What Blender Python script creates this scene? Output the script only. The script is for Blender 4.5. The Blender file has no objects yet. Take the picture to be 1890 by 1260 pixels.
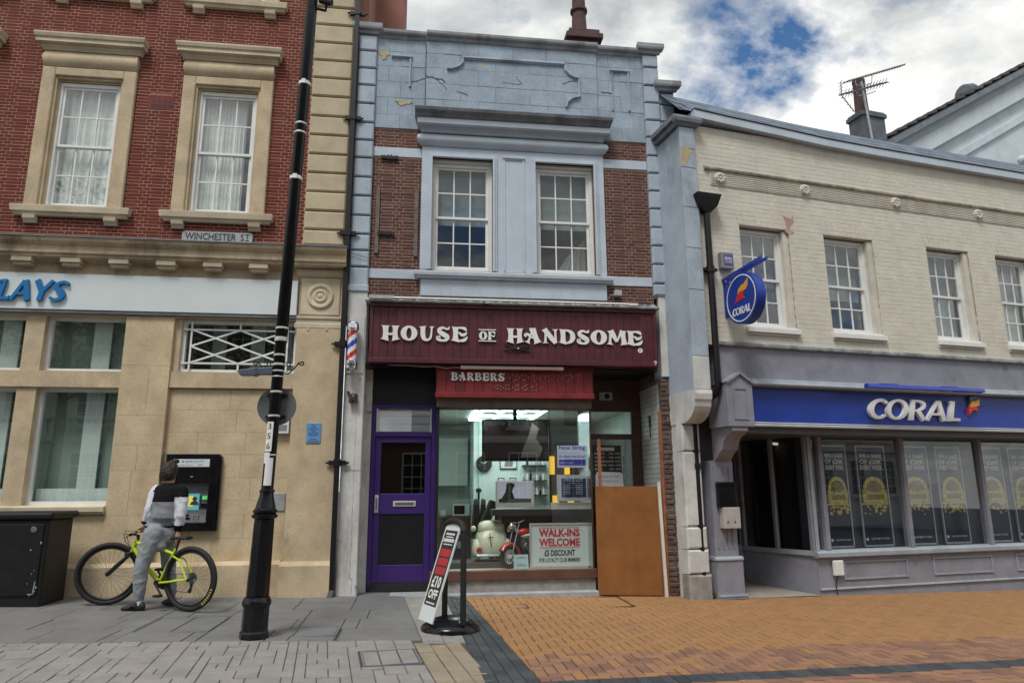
import bpy, math, random
from mathutils import Matrix, Vector, noise
random.seed(7)
R = math.radians
PI = math.pi
scene = bpy.context.scene
COL = scene.collection

# ---------------------------------------------------------------- camera
cam_d = bpy.data.cameras.new('camera')
cam = bpy.data.objects.new('camera', cam_d)
COL.objects.link(cam)
scene.camera = cam
cam_d.sensor_width = 36.0
cam_d.lens = 1280 / 1890 * 36
cam_d.clip_end = 2000
CAMPOS = Vector((0, -10.2, 1.475))
p_, y_, r_ = R(12.0), R(7.45), R(-0.35)
fwd = Vector((math.sin(y_) * math.cos(p_), math.cos(y_) * math.cos(p_), math.sin(p_)))
rgt = Vector((math.cos(y_), -math.sin(y_), 0))
upv = rgt.cross(fwd)
r2 = math.cos(r_) * rgt + math.sin(r_) * upv
u2 = -math.sin(r_) * rgt + math.cos(r_) * upv
cam.matrix_world = Matrix(((r2.x, u2.x, -fwd.x, CAMPOS.x), (r2.y, u2.y, -fwd.y, CAMPOS.y), (r2.z, u2.z, -fwd.z, CAMPOS.z), (0, 0, 0, 1)))

# ---------------------------------------------------------------- world: blue sky with broken cloud
SUN_EL, SUN_AZ = R(60), R(208)      # azimuth the light comes from, clockwise from +Y
w = bpy.data.worlds.new('World')
scene.world = w
w.use_nodes = True
nt = w.node_tree
nt.nodes.clear()
N = nt.nodes.new
L = nt.links.new
out = N('ShaderNodeOutputWorld')
bg = N('ShaderNodeBackground')
bg.inputs['Strength'].default_value = 0.1
sky = N('ShaderNodeTexSky')
sky.sky_type = 'NISHITA'
sky.sun_disc = False
sky.sun_elevation = SUN_EL
sky.sun_rotation = SUN_AZ
sky.air_density = 1.0
sky.dust_density = 0.6
tc = N('ShaderNodeTexCoord')
sep = N('ShaderNodeSeparateXYZ')
L(tc.outputs['Generated'], sep.inputs[0])
def wm(op, a, b=None, clamp=False):
    n = N('ShaderNodeMath'); n.operation = op; n.use_clamp = clamp
    for i, v in enumerate((a, b)):
        if v is None: continue
        if isinstance(v, (int, float)): n.inputs[i].default_value = v
        else: L(v, n.inputs[i])
    return n.outputs[0]
zz = wm('ADD', wm('MAXIMUM', sep.outputs[2], 0.0), 0.22)
cx = wm('DIVIDE', sep.outputs[0], zz)
cy = wm('DIVIDE', sep.outputs[1], zz)
cmb = N('ShaderNodeCombineXYZ')
L(cx, cmb.inputs[0]); L(cy, cmb.inputs[1])
def wnoise(scale, detail, rough, off, dist=0.0):
    mp = N('ShaderNodeMapping'); mp.inputs['Location'].default_value = off
    L(cmb.outputs[0], mp.inputs[0])
    n = N('ShaderNodeTexNoise'); n.inputs['Scale'].default_value = scale
    n.inputs['Detail'].default_value = detail; n.inputs['Roughness'].default_value = rough
    n.inputs['Distortion'].default_value = dist
    L(mp.outputs[0], n.inputs['Vector'])
    return n.outputs['Fac']
n1 = wnoise(1.9, 9, 0.58, (3.33, 1.7, 0.0), 0.25)
n2 = wnoise(3.4, 7, 0.6, (7.7, 2.2, 4.0), 0.3)
def wramp(fac, stops):
    r = N('ShaderNodeValToRGB')
    els = r.color_ramp.elements
    els[0].position, els[0].color = stops[0][0], (*stops[0][1], 1)
    els[1].position, els[1].color = stops[-1][0], (*stops[-1][1], 1)
    for p, c in stops[1:-1]:
        e = els.new(p); e.color = (*c, 1)
    L(fac, r.inputs[0])
    return r.outputs[0]
mask = wramp(n1, [(0.37, (0, 0, 0)), (0.47, (1, 1, 1))])
shade = wramp(n2, [(0.27, (4.2, 4.5, 4.8)), (0.43, (7.2, 7.4, 7.4)), (0.58, (11.0, 11.0, 10.6))])
mix = N('ShaderNodeMix'); mix.data_type = 'RGBA'
L(mask, mix.inputs[0])
hs = N('ShaderNodeHueSaturation'); hs.inputs['Value'].default_value = 1.25; hs.inputs['Saturation'].default_value = 1.25
L(sky.outputs[0], hs.inputs['Color'])
L(hs.outputs[0], mix.inputs[6]); L(shade, mix.inputs[7])
L(mix.outputs[2], bg.inputs['Color'])
L(bg.outputs[0], out.inputs['Surface'])

# ---------------------------------------------------------------- sun, softened by cloud
sd = bpy.data.lights.new('sun', 'SUN')
sd.energy = 2.6
sd.angle = R(16)
sd.color = (1.0, 0.975, 0.94)
sun = bpy.data.objects.new('sun', sd)
COL.objects.link(sun)
sdir = Vector((math.sin(SUN_AZ) * math.cos(SUN_EL), math.cos(SUN_AZ) * math.cos(SUN_EL), math.sin(SUN_EL)))
sun.rotation_euler = sdir.to_track_quat('Z', 'Y').to_euler()
sun.location = sdir * 40

vs = scene.view_settings
vs.view_transform = 'Standard'
vs.look = 'None'
vs.exposure = 0.0
vs.gamma = 1.0
vs.use_curve_mapping = False
scene.cycles.max_bounces = 8
scene.cycles.transparent_max_bounces = 12
scene.cycles.sample_clamp_indirect = 4.0
scene.cycles.use_denoising = True

# ================================================================ helpers
class MB:
    """collects faces of one mesh object"""
    def __init__(s):
        s.v = []; s.f = []; s.r = []; s.m = []
        s.cr = 0.0; s.cm = 0
    def add(s, vs, fs):
        o = len(s.v)
        s.v.extend(vs)
        for f in fs:
            s.f.append([o + i for i in f]); s.r.append(s.cr); s.m.append(s.cm)
        return s
    def box(s, x0, x1, y0, y1, z0, z1):
        v = [(x0, y0, z0), (x1, y0, z0), (x1, y1, z0), (x0, y1, z0), (x0, y0, z1), (x1, y0, z1), (x1, y1, z1), (x0, y1, z1)]
        return s.add(v, [(0, 3, 2, 1), (4, 5, 6, 7), (0, 1, 5, 4), (1, 2, 6, 5), (2, 3, 7, 6), (3, 0, 4, 7)])
    def cbox(s, x0, x1, y0, y1, z0, z1, c=0.003):
        """box whose front (y0) face has chamfered edges; back left open"""
        c = min(c, (x1 - x0) * .4, (z1 - z0) * .4)
        v = [(x0 + c, y0, z0 + c), (x1 - c, y0, z0 + c), (x1 - c, y0, z1 - c), (x0 + c, y0, z1 - c),
             (x0, y0 + c, z0), (x1, y0 + c, z0), (x1, y0 + c, z1), (x0, y0 + c, z1),
             (x0, y1, z0), (x1, y1, z0), (x1, y1, z1), (x0, y1, z1)]
        f = [(0, 1, 2, 3)]
        for a in (0, 4):
            for i in range(4):
                j = (i + 1) % 4
                f.append((a + j, a + i, a + 4 + i, a + 4 + j))
        return s.add(v, f)
    def tbox(s, x0, x1, y0, y1, z0, z1, c=0.004):
        """box with chamfered top edges (paving)"""
        v = [(x0 + c, y0 + c, z1), (x1 - c, y0 + c, z1), (x1 - c, y1 - c, z1), (x0 + c, y1 - c, z1),
             (x0, y0, z1 - c), (x1, y0, z1 - c), (x1, y1, z1 - c), (x0, y1, z1 - c),
             (x0, y0, z0), (x1, y0, z0), (x1, y1, z0), (x0, y1, z0)]
        f = [(0, 1, 2, 3)]
        for a in (0, 4):
            for i in range(4):
                j = (i + 1) % 4
                f.append((a + j, a + i, a + 4 + i, a + 4 + j))
        return s.add(v, f)
    def prism(s, pts, y0, y1):
        """polygon in the xz plane (anticlockwise seen from the front, -y), extruded y0 -> y1"""
        n = len(pts)
        v = [(x, y0, z) for x, z in pts] + [(x, y1, z) for x, z in pts]
        f = [tuple(range(n)), tuple(range(2 * n - 1, n - 1, -1))]
        f += [(j, i, n + i, n + j) for i in range(n) for j in [(i + 1) % n]]
        return s.add(v, f)
    def profx(s, pts, x0, x1):
        """profile in the yz plane extruded along x"""
        n = len(pts)
        v = [(x0, y, z) for y, z in pts] + [(x1, y, z) for y, z in pts]
        f = [tuple(range(n - 1, -1, -1)), tuple(range(n, 2 * n))]
        f += [(i, j, n + j, n + i) for i in range(n) for j in [(i + 1) % n]]
        return s.add(v, f)
    def moulding(s, pts, x0, x1, y0=0.0, kx=1.0):
        """cornice along x: profile (projection, z) with mitred returns at both ends back to plane y0"""
        n = len(pts)
        v = []
        for p, z in pts: v.append((x0 - p * kx, y0, z))
        for p, z in pts: v.append((x0 - p * kx, y0 - p, z))
        for p, z in pts: v.append((x1 + p * kx, y0 - p, z))
        for p, z in pts: v.append((x1 + p * kx, y0, z))
        f = []
        for k in range(3):
            for i in range(n - 1):
                a = k * n + i
                f.append((a, a + n, a + n + 1, a + 1))
        f.append((0, 3 * n, 2 * n, n)); b = n - 1
        f.append((b, n + b, 2 * n + b, 3 * n + b))
        return s.add(v, f)
    def ribbon(s, ctrl, y0, y1, ox=0, oz=0, sx=1, sz=1, shear=0, seg=7):
        """variable-width stroke through control points (x, z, width)"""
        P = [Vector(c) for c in ctrl]
        pts = []
        if len(P) == 2:
            for i in range(seg + 1): pts.append(P[0].lerp(P[1], i / seg))
        else:
            Q = [P[0] * 2 - P[1]] + P + [P[-1] * 2 - P[-2]]
            for i in range(1, len(Q) - 2):
                for k in range(seg):
                    t = k / seg
                    a, b, c, d = Q[i - 1], Q[i], Q[i + 1], Q[i + 2]
                    pts.append(.5 * ((2 * b) + (c - a) * t + (2 * a - 5 * b + 4 * c - d) * t * t + (3 * b - a - 3 * c + d) * t ** 3))
            pts.append(P[-1])
        lf, rt = [], []
        for i, q in enumerate(pts):
            a = pts[max(0, i - 1)]; b = pts[min(len(pts) - 1, i + 1)]
            d = Vector((b.x - a.x, b.y - a.y))
            if d.length < 1e-9: d = Vector((0, 1))
            d.normalize()
            wd = max(.01, q.z) / 2
            lf.append((q.x - d.y * wd, q.y + d.x * wd)); rt.append((q.x + d.y * wd, q.y - d.x * wd))
        T = lambda p: (ox + (p[0] + shear * p[1]) * sx, oz + p[1] * sz)
        n = len(pts)
        v = []
        for i in range(n):
            for yy in (y0, y1):
                for p in (lf[i], rt[i]):
                    x, z = T(p); v.append((x, yy, z))
        f = [(0, 1, 3, 2), (4 * n - 4, 4 * n - 2, 4 * n - 1, 4 * n - 3)]
        for i in range(n - 1):
            a = 4 * i; b = a + 4
            f += [(a, b, b + 1, a + 1), (a + 1, b + 1, b + 3, a + 3), (a + 3, b + 3, b + 2, a + 2), (a + 2, b + 2, b, a)]
        return s.add(v, f)
    def ring(s, cx, cz, ro, ri, y0, y1, n=28, ox=0, oz=0, sx=1, sz=1, shear=0):
        v = []
        for i in range(n):
            a = 2 * PI * i / n
            for (rx, rz) in (ro, ri):
                x = cx + rx * math.cos(a); z = cz + rz * math.sin(a)
                for yy in (y0, y1): v.append((ox + (x + shear * z) * sx, yy, oz + z * sz))
        f = []
        for i in range(n):
            a = 4 * i; b = 4 * ((i + 1) % n)
            f += [(a, b, b + 2, a + 2), (a + 2, b + 2, b + 3, a + 3), (a + 3, b + 3, b + 1, a + 1), (a + 1, b + 1, b, a)]
        return s.add(v, f)
    def tube(s, path, r, n=8, caps=True):
        P = [Vector(p) for p in path]
        rs = r if isinstance(r, (list, tuple)) else [r] * len(P)
        t0 = (P[1] - P[0]).normalized()
        ref = Vector((0, 0, 1)) if abs(t0.z) < .9 else Vector((1, 0, 0))
        u = t0.cross(ref).normalized()
        v = []
        for i, p in enumerate(P):
            t = (P[min(i + 1, len(P) - 1)] - P[max(i - 1, 0)]).normalized()
            u = (u - t * u.dot(t)).normalized()
            b = t.cross(u)
            for k in range(n):
                a = 2 * PI * k / n
                v.append(tuple(p + (u * math.cos(a) + b * math.sin(a)) * rs[i]))
        f = []
        for i in range(len(P) - 1):
            for k in range(n):
                j = (k + 1) % n
                f.append((i * n + k, i * n + j, i * n + n + j, i * n + n + k))
        if caps:
            f.append(tuple(range(n - 1, -1, -1))); m = (len(P) - 1) * n
            f.append(tuple(range(m, m + n)))
        return s.add(v, f)
    def lathe(s, prof, c, n=20, axis='z', full=2 * PI):
        """profile [(radius, height)] spun about an axis through c"""
        v = []
        m = len(prof)
        for k in range(n):
            a = full * k / n
            for r, h in prof:
                x, y = r * math.cos(a), r * math.sin(a)
                if axis == 'z': q = (c[0] + x, c[1] + y, c[2] + h)
                elif axis == 'y': q = (c[0] + x, c[1] - h, c[2] + y)
                else: q = (c[0] + h, c[1] + x, c[2] + y)
                v.append(q)
        f = []
        for k in range(n):
            j = (k + 1) % n
            for i in range(m - 1):
                f.append((k * m + i, j * m + i, j * m + i + 1, k * m + i + 1))
        if prof[0][0] > 1e-6: f.append(tuple(k * m for k in range(n - 1, -1, -1)))
        if prof[-1][0] > 1e-6: f.append(tuple(k * m + m - 1 for k in range(n)))
        return s.add(v, f)
    def quad(s, a, b, c, d):
        return s.add([a, b, c, d], [(0, 1, 2, 3)])
    def mesh(s, name, mat, smooth=False):
        me = bpy.data.meshes.new(name)
        me.from_pydata(s.v, [], s.f)
        mats = mat if isinstance(mat, (list, tuple)) else [mat]
        for m in mats: me.materials.append(M[m])
        if len(mats) > 1: me.polygons.foreach_set('material_index', s.m)
        if any(s.r):
            at = me.attributes.new('rnd', 'FLOAT', 'FACE')
            at.data.foreach_set('value', s.r)
        if smooth: me.polygons.foreach_set('use_smooth', [True] * len(s.f))
        me.update()
        return me
    def build(s, name, mat, parent=None, smooth=False, bevel=0, angle=35):
        me = s.mesh(name, mat, smooth)
        o = new(name, me, parent)
        if smooth and angle:
            me.set_sharp_from_angle(angle=R(angle))
        if bevel:
            b = o.modifiers.new('bevel', 'BEVEL'); b.width = bevel; b.segments = 2; b.limit_method = 'ANGLE'; b.angle_limit = R(40)
        return o

INV = {}
def new(name, me, parent=None):
    o = bpy.data.objects.new(name, me)
    COL.objects.link(o)
    if parent is not None:
        o.parent = parent
        if parent.name in INV: o.matrix_parent_inverse = INV[parent.name]
    return o
def tag(o, label, cat, group=None):
    o['label'] = label; o['category'] = cat
    if group: o['group'] = group
    return o
def thing(name, label, cat, loc=(0, 0, 0), rotz=0.0, group=None, world=True):
    """an Empty at the base of a thing; its parts are given in world coordinates unless world=False"""
    o = bpy.data.objects.new(name, None)
    COL.objects.link(o)
    o.empty_display_size = .2
    o.location = loc; o.rotation_euler = (0, 0, rotz)
    if world: INV[o.name] = (Matrix.Translation(loc) @ Matrix.Rotation(rotz, 4, 'Z')).inverted()
    return tag(o, label, cat, group)
def B(*a): return MB().box(*a)
def gz(x, y=0): return 0.04 - 0.025 * x

# ---------------------------------------------------------------- materials
M = {}
def mat(name, col, rough=.7, var=.12, scale=6.0, bump=.15, bscale=60.0, metal=0.0, dirt=0.0, dirtcol=(.05, .045, .04), dscale=1.3, streak=1.0, rnd=None, spec=.5, fine=.06, dlo=.52, dhi=.72, coat=0.0, bare=None, spots=0.0):
    m = bpy.data.materials.new(name); m.use_nodes = True
    M[name] = m
    t = m.node_tree; nd = t.nodes; lk = t.links
    p = nd['Principled BSDF']
    p.inputs['Roughness'].default_value = rough
    p.inputs['Metallic'].default_value = metal
    p.inputs['Specular IOR Level'].default_value = spec
    if coat: p.inputs['Coat Weight'].default_value = coat
    geo = nd.new('ShaderNodeNewGeometry')
    def nz(sc, det=5, ro=.6, st=1.0):
        n = nd.new('ShaderNodeTexNoise'); n.inputs['Scale'].default_value = sc; n.inputs['Detail'].default_value = det; n.inputs['Roughness'].default_value = ro
        if st != 1.0:
            mp = nd.new('ShaderNodeMapping'); mp.inputs['Scale'].default_value = (1, 1, st)
            lk.new(geo.outputs['Position'], mp.inputs[0]); lk.new(mp.outputs[0], n.inputs['Vector'])
        else: lk.new(geo.outputs['Position'], n.inputs['Vector'])
        return n.outputs['Fac']
    def mx(fac, a, b, mode='MIX'):
        n = nd.new('ShaderNodeMix'); n.data_type = 'RGBA'; n.blend_type = mode
        for i, v in ((0, fac), (6, a), (7, b)):
            if hasattr(v, 'links'): lk.new(v, n.inputs[i])
            elif i == 0: n.inputs[0].default_value = v
            else: n.inputs[i].default_value = (*v, 1)
        return n.outputs[2]
    def rng(fac, a, b, c=0.0, d=1.0):
        n = nd.new('ShaderNodeMapRange'); n.inputs[1].default_value = a; n.inputs[2].default_value = b; n.inputs[3].default_value = c; n.inputs[4].default_value = d
        lk.new(fac, n.inputs[0]); return n.outputs[0]
    if rnd:
        at = nd.new('ShaderNodeAttribute'); at.attribute_name = 'rnd'
        cr = nd.new('ShaderNodeValToRGB'); cr.color_ramp.interpolation = 'LINEAR'
        es = cr.color_ramp.elements
        for i, c in enumerate(rnd):
            pos = i / (len(rnd) - 1)
            e = es[0] if i == 0 else es[1] if i == len(rnd) - 1 else es.new(pos)
            e.position = pos; e.color = (*c, 1)
        lk.new(at.outputs['Fac'], cr.inputs[0])
        base = cr.outputs[0]
    else: base = mx(0.0, col, col)
    lo = tuple(max(0, 1 - var * 1.6) for _ in range(3)); hi = tuple(1 + var for _ in range(3))
    base = mx(1.0, base, mx(rng(nz(scale), .3, .7), lo, hi), 'MULTIPLY')
    if fine: base = mx(1.0, base, mx(rng(nz(scale * 22, 3), .3, .7), (1 - fine * 2,) * 3, (1 + fine,) * 3), 'MULTIPLY')
    if dirt:
        f1 = rng(nz(dscale, 8, .68, streak), dlo, dhi, 0, dirt)
        base = mx(f1, base, dirtcol)
    if spots:
        vo = nd.new('ShaderNodeTexVoronoi'); vo.inputs['Scale'].default_value = 2.6; lk.new(geo.outputs['Position'], vo.inputs['Vector'])
        base = mx(rng(vo.outputs['Distance'], .035, .055, spots, 0.0), base, (.06, .058, .055))
    if bare: base = mx(rng(nz(bare[1], 9, .62, bare[4] if len(bare) > 4 else 1.0), bare[2], bare[3]), base, bare[0])
    lk.new(base, p.inputs['Base Color'])
    if bump:
        bn = nd.new('ShaderNodeBump'); bn.inputs['Strength'].default_value = bump; bn.inputs['Distance'].default_value = .01
        lk.new(nz(bscale, 6, .65), bn.inputs['Height']); lk.new(bn.outputs[0], p.inputs['Normal'])
    return m
def emit(name, col, st):
    m = bpy.data.materials.new(name); m.use_nodes = True; M[name] = m
    p = m.node_tree.nodes['Principled BSDF']
    p.inputs['Base Color'].default_value = (*col, 1); p.inputs['Emission Color'].default_value = (*col, 1); p.inputs['Emission Strength'].default_value = st
    return m
def glass(name, tint=(.9, .95, .93), refl=1.6, base=.03, wav=.0):
    m = bpy.data.materials.new(name); m.use_nodes = True; M[name] = m
    t = m.node_tree; nd = t.nodes; lk = t.links
    nd.remove(nd['Principled BSDF'])
    tr = nd.new('ShaderNodeBsdfTransparent'); tr.inputs[0].default_value = (*tint, 1)
    gl = nd.new('ShaderNodeBsdfGlossy'); gl.inputs['Roughness'].default_value = .01; gl.inputs[0].default_value = (.95, .97, 1, 1)
    fr = nd.new('ShaderNodeFresnel'); fr.inputs[0].default_value = 1.5
    ma = nd.new('ShaderNodeMath'); ma.operation = 'MULTIPLY_ADD'; ma.use_clamp = True
    ma.inputs[1].default_value = refl; ma.inputs[2].default_value = base
    geo0 = nd.new('ShaderNodeNewGeometry'); inv = nd.new('ShaderNodeMath'); inv.operation = 'SUBTRACT'; inv.inputs[0].default_value = 1.0; lk.new(geo0.outputs['Backfacing'], inv.inputs[1])
    lk.new(fr.outputs[0], ma.inputs[0])
    m2 = nd.new('ShaderNodeMath'); m2.operation = 'MULTIPLY'; lk.new(ma.outputs[0], m2.inputs[0]); lk.new(inv.outputs[0], m2.inputs[1])
    if wav:
        geo = nd.new('ShaderNodeNewGeometry')
        n = nd.new('ShaderNodeTexNoise'); n.inputs['Scale'].default_value = 3.0; n.inputs['Detail'].default_value = 1
        lk.new(geo.outputs['Position'], n.inputs['Vector'])
        bn = nd.new('ShaderNodeBump'); bn.inputs['Strength'].default_value = wav; bn.inputs['Distance'].default_value = .02
        lk.new(n.outputs['Fac'], bn.inputs['Height']); lk.new(bn.outputs[0], gl.inputs['Normal'])
    mxs = nd.new('ShaderNodeMixShader')
    lk.new(m2.outputs[0], mxs.inputs[0]); lk.new(tr.outputs[0], mxs.inputs[1]); lk.new(gl.outputs[0], mxs.inputs[2])
    lk.new(mxs.outputs[0], nd['Material Output'].inputs['Surface'])
    return m

STAIN = (.09, .075, .06)
mat('bank_brick', (.25, .06, .03), .9, .16, 9, .5, 120, rnd=[(.12, .017, .010), (.225, .023, .011), (.30, .031, .013), (.355, .042, .016), (.25, .034, .017), (.155, .024, .014)], fine=.12, dirt=.6, dirtcol=(.085, .024, .016), dscale=.9)
mat('bank_mortar', (.46, .255, .175), .95, .15, 12, .3)
mat('mid_brick', (.2, .06, .04), .9, .16, 12, .5, 120, rnd=[(.08, .028, .024), (.14, .035, .028), (.175, .044, .033), (.20, .055, .039), (.12, .045, .036), (.155, .066, .047)], fine=.12, dirt=.35, dirtcol=(.06, .04, .035), dscale=1.1)
mat('mid_mortar', (.36, .26, .20), .95, .15, 12, .3)
mat('stone', (.53, .425, .28), .85, .16, 2.2, .3, 70, dirt=.6, dirtcol=(.36, .22, .115), dscale=1.3, fine=.08, streak=.7, bare=((.30, .23, .15), 3.1, .63, .80, .6))
mat('stone_pale', (.58, .50, .36), .85, .12, 2.5, .3, 70, dirt=.35, dirtcol=(.25, .17, .10), dscale=1.6, fine=.08)
mat('stone_joint', (.62, .48, .31), .95, .1, 8)
mat('stone_stained', (.52, .425, .285), .85, .2, 2.2, .3, 70, dirt=.75, dirtcol=(.13, .09, .06), dscale=2.2, streak=.35, fine=.08)
mat('lead', (.17, .19, .22), .55, .2, 5, .1, metal=.0, dirt=.4, dirtcol=(.08, .08, .08), dscale=4)
mat('white_paint', (.74, .745, .72), .55, .05, 5, .08, dirt=.15, dirtcol=(.4, .38, .33), dscale=3)
mat('white_sign', (.62, .675, .675), .4, .03, 3, .02, fine=.01)
mat('grey_paint', (.40, .465, .535), .75, .10, 2.5, .35, 45, dirt=.62, dirtcol=(.145, .155, .17), dscale=1.9, streak=.55, fine=.08, bare=((.40, .34, .22), 4.1, .68, .71))
mat('grey_paint_clean', (.48, .545, .615), .65, .06, 3, .15, 45, dirt=.28, dirtcol=(.25, .255, .26), dscale=1.8, streak=.35, fine=.04)
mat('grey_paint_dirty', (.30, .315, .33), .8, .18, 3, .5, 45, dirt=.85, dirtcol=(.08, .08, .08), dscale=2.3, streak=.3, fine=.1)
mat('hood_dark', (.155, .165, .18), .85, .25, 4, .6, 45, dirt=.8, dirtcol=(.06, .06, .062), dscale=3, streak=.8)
mat('bare_stone', (.46, .38, .22), .9, .15, 8, .5, 60)
mat('pier_paint', (.60, .60, .575), .8, .12, 3, .5, 40, dirt=.6, dirtcol=(.19, .17, .15), dscale=2.6, streak=.28, fine=.08, bare=((.30, .25, .19), 3.2, .66, .70))
mat('black_iron', (.007, .007, .009), .5, .3, 8, .25, 40, dirt=.15, dirtcol=(.03, .03, .03), dscale=6, spec=.35)
mat('black_gloss', (.006, .006, .008), .2, .2, 6, .03, spec=.4)
mat('black_matt', (.012, .012, .013), .7, .2, 10, .1)
mat('cream_brick', (.66, .575, .38), .85, .06, 5, .35, 60, rnd=[(.62, .585, .495), (.665, .625, .53), (.69, .65, .555), (.645, .605, .51)], dirt=.30, dirtcol=(.33, .28, .20), dscale=1.7, streak=.6)
mat('cream_paint', (.62, .58, .49), .85, .07, 4, .35, 60, dirt=.45, dirtcol=(.25, .22, .17), dscale=2.2, streak=.5)
mat('coral_grey', (.245, .25, .295), .6, .12, 3, .2, 50, dirt=.45, dirtcol=(.29, .30, .33), dscale=3.2, streak=.5, fine=.1, bare=((.13, .13, .14), 2.3, .60, .72))
mat('coral_grey_light', (.31, .345, .38), .6, .1, 5, .15, dirt=.4, dirtcol=(.12, .13, .13), dscale=4)
mat('coral_dark', (.09, .095, .11), .5, .15, 4, .1)
mat('coral_blue', (.010, .040, .31), .38, .10, 3, .04, fine=.02)
mat('coral_blue_bright', (.02, .05, .36), .35, .08, 3, .03)
mat('letter_white', (.80, .80, .78), .45, .04, 5, .03)
mat('bank_blue', (.0, .155, .40), .4, .05, 5, .02)
mat('maroon', (.095, .012, .018), .5, .22, 5, .25, 40, rnd=[(.075, .010, .016), (.105, .013, .020), (.125, .014, .021), (.09, .013, .02)], dirt=.2, dirtcol=(.06, .02, .02), dscale=3, streak=.2)
mat('maroon_red', (.19, .014, .018), .5, .2, 5, .25, 40, rnd=[(.15, .012, .017), (.20, .015, .019), (.23, .018, .02)], dirt=.2, dirtcol=(.08, .015, .015), dscale=3, streak=.2)
mat('purple', (.043, .016, .145), .4, .12, 4, .06, dirt=.2, dirtcol=(.02, .01, .05), dscale=3)
mat('navy_dark', (.003, .003, .008), .5, .2, 5, .05)
mat('brown_wood', (.075, .033, .02), .5, .3, 5, .2, 40, streak=.3)
mat('brown_paint', (.115, .052, .034), .55, .15, 4, .1)
mat('plaster_brown', (.13, .10, .085), .8, .2, 6, .2)
mat('concrete', (.30, .285, .26), .9, .2, 6, .5, 60, dirt=.5, dirtcol=(.09, .08, .07), dscale=5)
mat('chrome', (.75, .75, .76), .15, .05, 8, .02, metal=1.0)
mat('steel', (.42, .43, .44), .35, .12, 10, .05, metal=1.0)
mat('galv', (.42, .44, .45), .55, .15, 10, .1, metal=.6)
mat('silver_band', (.62, .62, .60), .4, .1, 8, .05, metal=.4)
mat('slate', (.115, .15, .20), .6, .15, 6, .3, 50, rnd=[(.09, .12, .165), (.12, .155, .205), (.14, .18, .23)])
mat('terracotta', (.085, .045, .042), .85, .2, 6, .3, dirt=.5, dirtcol=(.05, .04, .04), dscale=5)
mat('chimney_grey', (.12, .135, .15), .9, .2, 4, .4, dirt=.5, dirtcol=(.08, .08, .085), dscale=3)
mat('render_pale', (.56, .62, .66), .85, .08, 2, .2, dirt=.25, dirtcol=(.35, .38, .40), dscale=1.2)
mat('render_pink', (.30, .135, .105), .9, .1, 2, .2)
mat('tile_brown', (.10, .09, .09), .85, .2, 5, .4, rnd=[(.075, .068, .068), (.10, .09, .088), (.115, .10, .098)])
glass('glass_old', (.86, .9, .9), 1.9, .05, .10)
glass('glass_shop', (.93, .96, .95), 1.9, .04)
glass('glass_dark', (.55, .60, .58), 2.2, .06)
glass('glass_coral', (.90, .94, .96), 1.5, .03)
glass('glass_mid', (.80, .84, .84), 1.0, .03, .08)
glass('glass_bank', (.86, .92, .89), 2.0, .05)
# ================================================================ brick walls
def subtract(a, b, cuts):
    segs = [(a, b)]
    for c0, c1 in cuts:
        nx = []
        for s0, s1 in segs:
            if c1 <= s0 or c0 >= s1: nx.append((s0, s1)); continue
            if c0 > s0: nx.append((s0, c0))
            if c1 < s1: nx.append((c1, s1))
        segs = nx
    return [(p, q) for p, q in segs if q - p > .004]
def wall_cells(mb, x0, x1, z0, z1, holes, y0, y1):
    zs = sorted({z0, z1, *[min(max(h[i], z0), z1) for h in holes for i in (2, 3)]})
    for a, b in zip(zs, zs[1:]):
        if b - a < 1e-4: continue
        for s0, s1 in subtract(x0, x1, [(h[0], h[1]) for h in holes if h[2] < (a + b) / 2 < h[3]]):
            mb.box(s0, s1, y0, y1, a, b)
def list_bricks(x0, x1, z0, z1, holes, course, st=.215, hd=.1025, j=.0095):
    out = []
    k = 0
    z = z0
    while z < z1 - .015:
        zt = min(z + course - j, z1)
        segs = subtract(x0, x1, [(h[0], h[1]) for h in holes if h[2] < (z + zt) / 2 < h[3]])
        x = x0 - (.0 if k % 2 else (st + hd) / 2 + j) - random.uniform(0, .012)
        i = k % 2
        while x < x1:
            ln = st if i % 2 == 0 else hd
            for s0, s1 in segs:
                a, b = max(x, s0), min(x + ln, s1)
                if b - a > .02: out.append((a, b, z, zt, b - a > ln - 1e-4))
            x += ln + .0075; i += 1
        z += course; k += 1
    return out
def lay_bricks(part, bricks, yf, depth, mt, course, toworld=lambda v: v, limit=300, st=.215, hd=.1025, j=.0095, jit=.0015):
    """bricks nearest the camera become objects of their own, the rest one joined part"""
    bricks = sorted(bricks, key=lambda b: (toworld(Vector(((b[0] + b[1]) / 2, yf, (b[2] + b[3]) / 2))) - CAMPOS).length)
    var = {}
    for full in (st, hd):
        var[full] = []
        for q in range(8):
            m = MB(); m.cr = (q + .5) / 8
            m.cbox(-full / 2, full / 2, 0, depth, -(course - j) / 2, (course - j) / 2, .0018)
            var[full].append(m.mesh('brick', mt))
    rest = MB(); n = 0
    for a, b, z, zt, ok in bricks:
        yy = yf + random.uniform(-jit, jit)
        if ok and n < limit and zt - z > course - j - 1e-4:
            full = st if b - a > (st + hd) / 2 else hd
            o = new('brick', random.choice(var[full]), part)
            o.location = ((a + b) / 2, yy, (z + zt) / 2)
            n += 1
        else:
            rest.cr = random.uniform(.02, .98)
            rest.cbox(a, b, yy, yf + depth, z, zt, .0018)
    if rest.f:
        o = rest.build('brickwork', mt, part)
        o['kind'] = 'stuff'
    return n

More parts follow.
